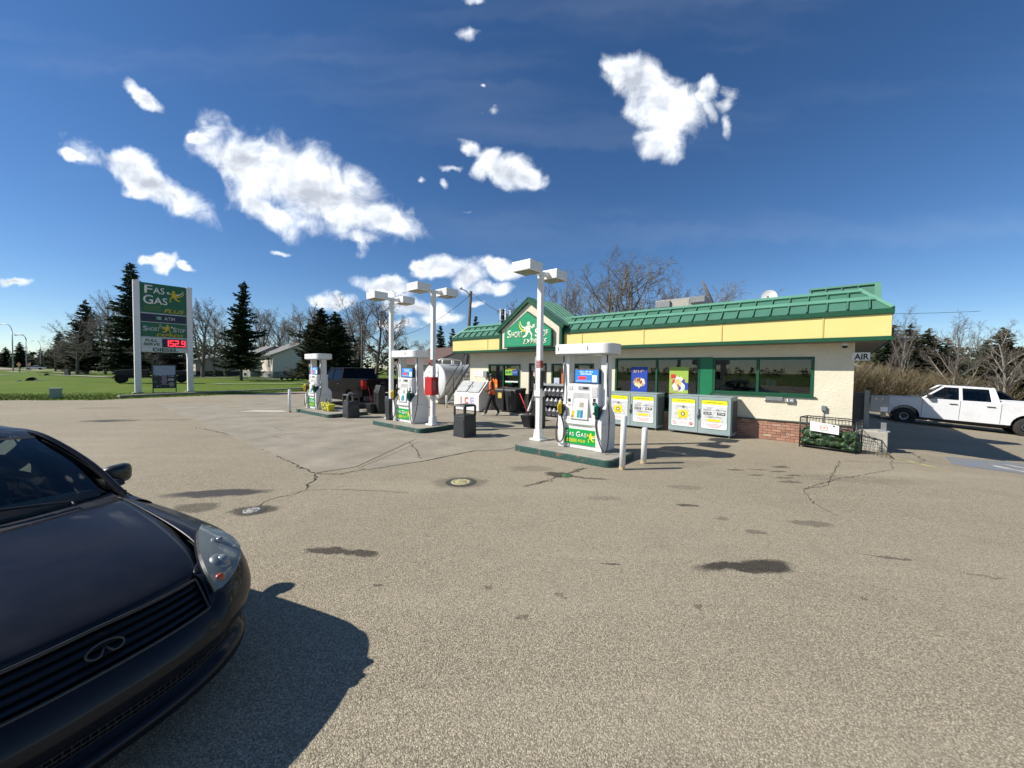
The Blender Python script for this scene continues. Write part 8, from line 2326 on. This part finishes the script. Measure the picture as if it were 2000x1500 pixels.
for sgn in (1, -1):
    mb = MB(); mb.grid(lamp_grid(sgn, .003, g=.05)); hl = obj('headlight', mb, plain('headlamp_seal', (.01, .01, .01), .6), car)
    t_ = NT('lamp_interior') if 'lamp_interior' not in MATS else None
    if t_:
        c = t_.co('Object'); n = t_.noise(c, 14, 4, .6, 1.0); n2 = t_.noise(c, 40, 2)
        t_.set(col=t_.mix(t_.ramp(n, .35, .62), (.09, .10, .095), (.42, .46, .42)), rough=.25, metal=.45); MATS['lamp_interior'] = t_.m
    mb = MB(); mb.grid(lamp_grid(sgn, .0065)); obj('reflector', mb, MATS['lamp_interior'], hl)
    def lp(f, t, off): 
        g = lamp_grid(sgn, off); return Vector(g[int(round(t*20))][int(round(f*12))])
    for (f, t, r, m) in ((.45, .30, .070, plain('projector_ring', (.20, .22, .23), .35, metal=.5)), (.5, .60, .048, plain('projector_ring', (.20, .22, .23), .35, metal=.5))):
        c = lp(f, t, .004)
        bm = bmesh.new(); bmesh.ops.create_uvsphere(bm, u_segments=20, v_segments=12, radius=1)
        for v in bm.verts: v.co = Vector((v.co.x*r*.9, v.co.y*r*.9, v.co.z*r*.55))
        for f_ in bm.faces: f_.smooth = True
        me = bpy.data.meshes.new('projector'); bm.to_mesh(me); bm.free(); me.materials.append(m)
        o = bpy.data.objects.new('projector', me); sc.collection.objects.link(o); o.parent = hl; o.location = c; o.rotation_euler = (R_(20)*sgn, R_(-35), 0)
        bm = bmesh.new(); bmesh.ops.create_uvsphere(bm, u_segments=16, v_segments=10, radius=1)
        for v in bm.verts: v.co = Vector((v.co.x*r*.5, v.co.y*r*.5, v.co.z*r*.55))
        for f_ in bm.faces: f_.smooth = True
        me = bpy.data.meshes.new('bulb_lens'); bm.to_mesh(me); bm.free(); me.materials.append(plain('bulb_glass', (.20, .23, .25), .2))
        o = bpy.data.objects.new('bulb_lens', me); sc.collection.objects.link(o); o.parent = hl; o.location = c + Vector((-.012, -sgn*.008, .010))
    c = lp(.35, .10, .010); bm = bmesh.new(); bmesh.ops.create_uvsphere(bm, u_segments=16, v_segments=10, radius=1)
    for v in bm.verts: v.co = Vector((v.co.x*.020, v.co.y*.030, v.co.z*.030))
    for f_ in bm.faces: f_.smooth = True
    me = bpy.data.meshes.new('amber_bulb'); bm.to_mesh(me); bm.free(); me.materials.append(plain('amber_orange', (.42, .085, .035), .3))
    o = bpy.data.objects.new('amber_bulb', me); sc.collection.objects.link(o); o.parent = hl; o.location = c
    t_ = NT('hazed_lamp_lens')
    tr_n = t_.new('ShaderNodeBsdfTransparent'); tr_n.inputs[0].default_value = (.62, .66, .62, 1); t_.b.inputs['Base Color'].default_value = (.28, .31, .28, 1); t_.b.inputs['Roughness'].default_value = .12
    t_.b.inputs['Coat Weight'].default_value = 1
    mx = t_.new('ShaderNodeMixShader'); mx.inputs[0].default_value = .6; t_.l.new(tr_n.outputs[0], mx.inputs[1]); t_.l.new(t_.b.outputs[0], mx.inputs[2]); t_.l.new(mx.outputs[0], t_.n['Material Output'].inputs[0])
    mb = MB(); mb.grid(lamp_grid(sgn, .020, g=-.01)); obj('lens', mb, t_.m, hl)
    # lens rim closing the gap
    g1, g0 = lamp_grid(sgn, .020, g=-.01), lamp_grid(sgn, .003, g=-.0)
    loop = lambda g: [g[0][j] for j in range(13)] + [g[i][12] for i in range(1, 21)] + [g[20][j] for j in range(11, -1, -1)] + [g[i][0] for i in range(19, -1, -1)]
    mb = MB(); mb.grid([loop(g1), loop(g0)]); obj('lens_rim', mb, plain('milky_rim', (.03, .034, .03), .3), hl)

# windscreen, pillars, roof, cabin
def ws(a, t):                                         # a -1..1 across, t 0..1 up
    s = (1.33 + .20*a*a) + ((2.03 + .12*a*a) - (1.33 + .20*a*a))*t; l = a*(.705 - .145*t)
    z = (.985 - .02*a*a) + ((1.405 - .035*a*a) - (.985 - .02*a*a))*t + .035*math.sin(math.pi*t)
    return Vector(cp(s, l, z))
mb = MB(); mb.grid([[ws((-1 + 2*j/16)*.955, .02 + .955*i/10) for j in range(17)] for i in range(11)]); obj('windscreen', mb, M_cglass, car)
mb = MB(); bd = [ws((-1 + 2*j/24)*.955, .02) for j in range(25)]
def border(pts, w):                                   # black ceramic border
    return None
A = [ws((-1+2*j/16)*.96, .015) + Vector((0, 0, .002)) for j in range(17)]; B = [ws((-1+2*j/16)*.93, .075) + Vector((-.001, 0, .002)) for j in range(17)]; mb.grid([A, B])
A = [ws((-1+2*j/16)*.96, .98) + Vector((0, 0, .002)) for j in range(17)]; B = [ws((-1+2*j/16)*.94, .93) + Vector((-.001, 0, .002)) for j in range(17)]; mb.grid([A, B])
obj('glass_border', mb, M_blk, car)
def rail(s):                                          # side of the roof and pillars: (l, z)
    l = smooth_tab([(1.45, .745), (1.75, .69), (2.1, .59), (2.5, .565), (3.0, .565), (3.45, .60), (3.9, .68)], s)
    z = smooth_tab([(1.45, .96), (1.75, 1.175), (2.1, 1.365), (2.5, 1.395), (3.0, 1.385), (3.45, 1.24), (3.9, 1.02)], s)
    return l, z
for sgn in (1, -1):
    rows = []
    for k in range(37):
        s = 1.45 + (3.9-1.45)*k/36; l, z = rail(s)
        rows.append([cp(s+.01, sgn*(l-.035), z+.008), cp(s, sgn*(l-.012), z+.014), cp(s-.002, sgn*(l+.004), z+.006), cp(s, sgn*(l+.010), z-.012), cp(s, sgn*(l+.004), z-.030), cp(s+.006, sgn*(l-.02), z-.034)])
    mb = MB(); mb.grid(rows); obj('pillar', mb, P_car, car)
    for sx in (1.52, 2.60, 3.45):
        mb = MB(); zz = [.30 + (smooth_tab(ZS, sx) - .31)*k/8 for k in range(9)]
        P_ = [cp(sx, sgn*(lmax(sx) + .018*math.sin(math.pi*min(1, (1-(z-.2)/(smooth_tab(ZS, sx)-.2))*1.25)) - .08*max(0, (1-(z-.2)/(smooth_tab(ZS, sx)-.2))-.75) + .001), z) for z in zz]
        mb.tube(P_ + [cp(sx, sgn*.77, .955)], .0035, 4); obj('door_seam', mb, M_dark, car)
    # side glass and door frame
    rows = []
    for k in range(25):
        s = 1.62 + (3.7-1.62)*k/24; l, z = rail(s); rows.append([cp(s, sgn*(l+.005), max(z-.04, .97)), cp(s, sgn*.765, .965)])
    mb = MB(); mb.grid(rows); obj('side_window', mb, M_cglass, car)
    mb = MB(); mb.tube([cp(2.62, sgn*.765, .96), cp(2.58, sgn*.60, 1.36)], .03, 6); obj('door_pillar', mb, M_black, car)
    mb = MB(); mb.tube([cp(1.50, sgn*.77, .957), cp(2.4, sgn*.775, .985), cp(3.6, sgn*.765, 1.01)], .008, 6); obj('belt_moulding', mb, M_black, car)
rows = []
for i in range(25):
    s = 2.03 + (4.6-2.03)*i/24; row = []
    zc = smooth_tab([(2.03, 1.405), (2.3, 1.47), (2.7, 1.50), (3.1, 1.46), (3.3, 1.38), (3.9, 1.06), (4.2, 1.04), (4.6, 1.0)], s)
    l, z = rail(min(s, 3.9)); 
    if s > 3.45: k_ = sstep(3.45, 3.9, s); l = l*(1-k_) + k_*.775; z = z*(1-k_) + k_*(zc - .05)
    for j in range(13):
        a = -1 + 2*j/12; row.append(cp(s + (.12*a*a if s < 2.4 else 0)*(1-(s-2.03)/.37 if s < 2.4 else 0), a*(l-.02), z + .015 + (zc - z - .015)*(1-abs(a)**2.6)))
    rows.append(row)
mb = MB(); mb.grid(rows[:13]); obj('roof', mb, P_car, car)
mb = MB(); mb.grid(rows[12:19]); obj('rear_window', mb, M_cglass, car)
mb = MB(); mb.grid(rows[18:]); obj('boot_lid', mb, P_car, car)
mb = MB(); mb.box(4.60, 4.70, -.72, .72, .25, 1.0); obj('rear_panel', mb, P_car, car, bevel=.04)
# cowl, wipers
mb = MB(); mb.grid([[cp(1.20 + .19*a*a, a*.70, ztop(1.25, a*.6) - .012) for a in [-1 + 2*j/16 for j in range(17)]], [cp(1.35 + .20*a*a, a*.715, .975 - .02*a*a) for a in [-1 + 2*j/16 for j in range(17)]]]); obj('cowl', mb, M_black, car)
for (a0, a1, t1) in ((.62, -.12, .12), (-.08, -.86, .13)):
    mb = MB(); P = [ws(a0 + (a1-a0)*k/8, .0 + t1*(k/8)) + Vector((-.015, 0, .018 + .008*math.sin(math.pi*k/8))) for k in range(9)]; mb.tube(P, .007, 6); mb.tube([P[0] + Vector((-.05, 0, -.02)), P[0]], .007, 8)
    Q = [p + Vector((.006, 0, -.006)) for p in P[2:]]; mb.tube(Q, .005, 4); obj('wiper', mb, M_black, car)
# door mirrors
for sgn in (1, -1):
    bm = bmesh.new(); bmesh.ops.create_uvsphere(bm, u_segments=28, v_segments=18, radius=1)
    def se(v, p): return math.copysign(abs(v)**p, v)
    for v in bm.verts:
        x, y, z = se(v.co.x, .75), se(v.co.y, .62), se(v.co.z, .68)
        k = 1 - .22*max(0, -y*1.0) ; v.co = Vector((x*.06*(1-.25*abs(y)) + .02*y*y*1.0, -sgn*y*.10, z*.072*(1 + .10*y)))
    for f_ in bm.faces: f_.smooth = True
    me = bpy.data.meshes.new('mirror'); bm.to_mesh(me); bm.free(); me.materials.append(plain('mirror_housing', (.018, .022, .022), .32, var=.05))
    o = bpy.data.objects.new('mirror', me); sc.collection.objects.link(o); o.parent = car; o.location = cp(1.80, sgn*.865, 1.035); o.rotation_euler = (0, 0, R_(8)*sgn)
    mb = MB(); mb.hexa([cp(1.66, sgn*.745, .945), cp(1.82, sgn*.745, .945), cp(1.82, sgn*.86, .965), cp(1.68, sgn*.86, .965)], [cp(1.69, sgn*.735, 1.02), cp(1.84, sgn*.73, 1.05), cp(1.80, sgn*.86, 1.02), cp(1.70, sgn*.86, 1.0)]); obj('mirror_foot', mb, M_black, car, bevel=.01)
# cabin
mb = MB(); mb.grid([[cp(1.42 + .15*a*a, a*.66, .95) for a in [-1 + 2*j/8 for j in range(9)]], [cp(1.72, a*.68, .97) for a in [-1 + 2*j/8 for j in range(9)]], [cp(1.95, a*.68, .93) for a in [-1 + 2*j/8 for j in range(9)]], [cp(2.0, a*.68, .7) for a in [-1 + 2*j/8 for j in range(9)]]])
obj('dashboard', mb, plain('dashboard_grey', (.15, .175, .155), .7), car)
mb = MB(); mb.tube([(2.08 + .06*math.sin(a_), -.36 + .18*math.cos(a_), .93 + .16*math.sin(a_)) for a_ in [2*math.pi*k/24 for k in range(25)]], .015, 8); mb.tube([(2.05, -.36, .93), (1.95, -.36, .88)], .03, 8); mb.tube([(2.08, -.53, .93), (2.08, -.19, .93)], .014, 6); obj('steering_wheel', mb, M_black, car)
for y in (-.36, .36):
    mb = MB(); mb.hexa([(2.45, y-.25, .45), (2.75, y-.25, .45), (2.75, y+.25, .45), (2.45, y+.25, .45)], [(2.72, y-.22, 1.08), (2.86, y-.22, 1.08), (2.86, y+.22, 1.08), (2.72, y+.22, 1.08)]); mb.box(2.78, 2.88, y-.12, y+.12, 1.10, 1.28); mb.box(2.1, 2.65, y-.25, y+.25, .40, .55); obj('seat', mb, plain('dark_grey_cloth', (.06, .066, .064), .85), car, bevel=.04)
mb = MB(); mb.box(1.9, 3.9, -.78, .78, .28, .33); mb.box(3.35, 3.6, -.65, .65, .4, 1.0); obj('cabin_floor', mb, M_dark, car)
mb = MB(); mb.box(2.12, 2.15, -.10, .10, 1.27, 1.33); obj('interior_mirror', mb, M_black, car, bevel=.01)
mb = MB(); mb.box(.35, 4.5, -.74, .74, .18, .22); obj('underbody', mb, M_dark, car)
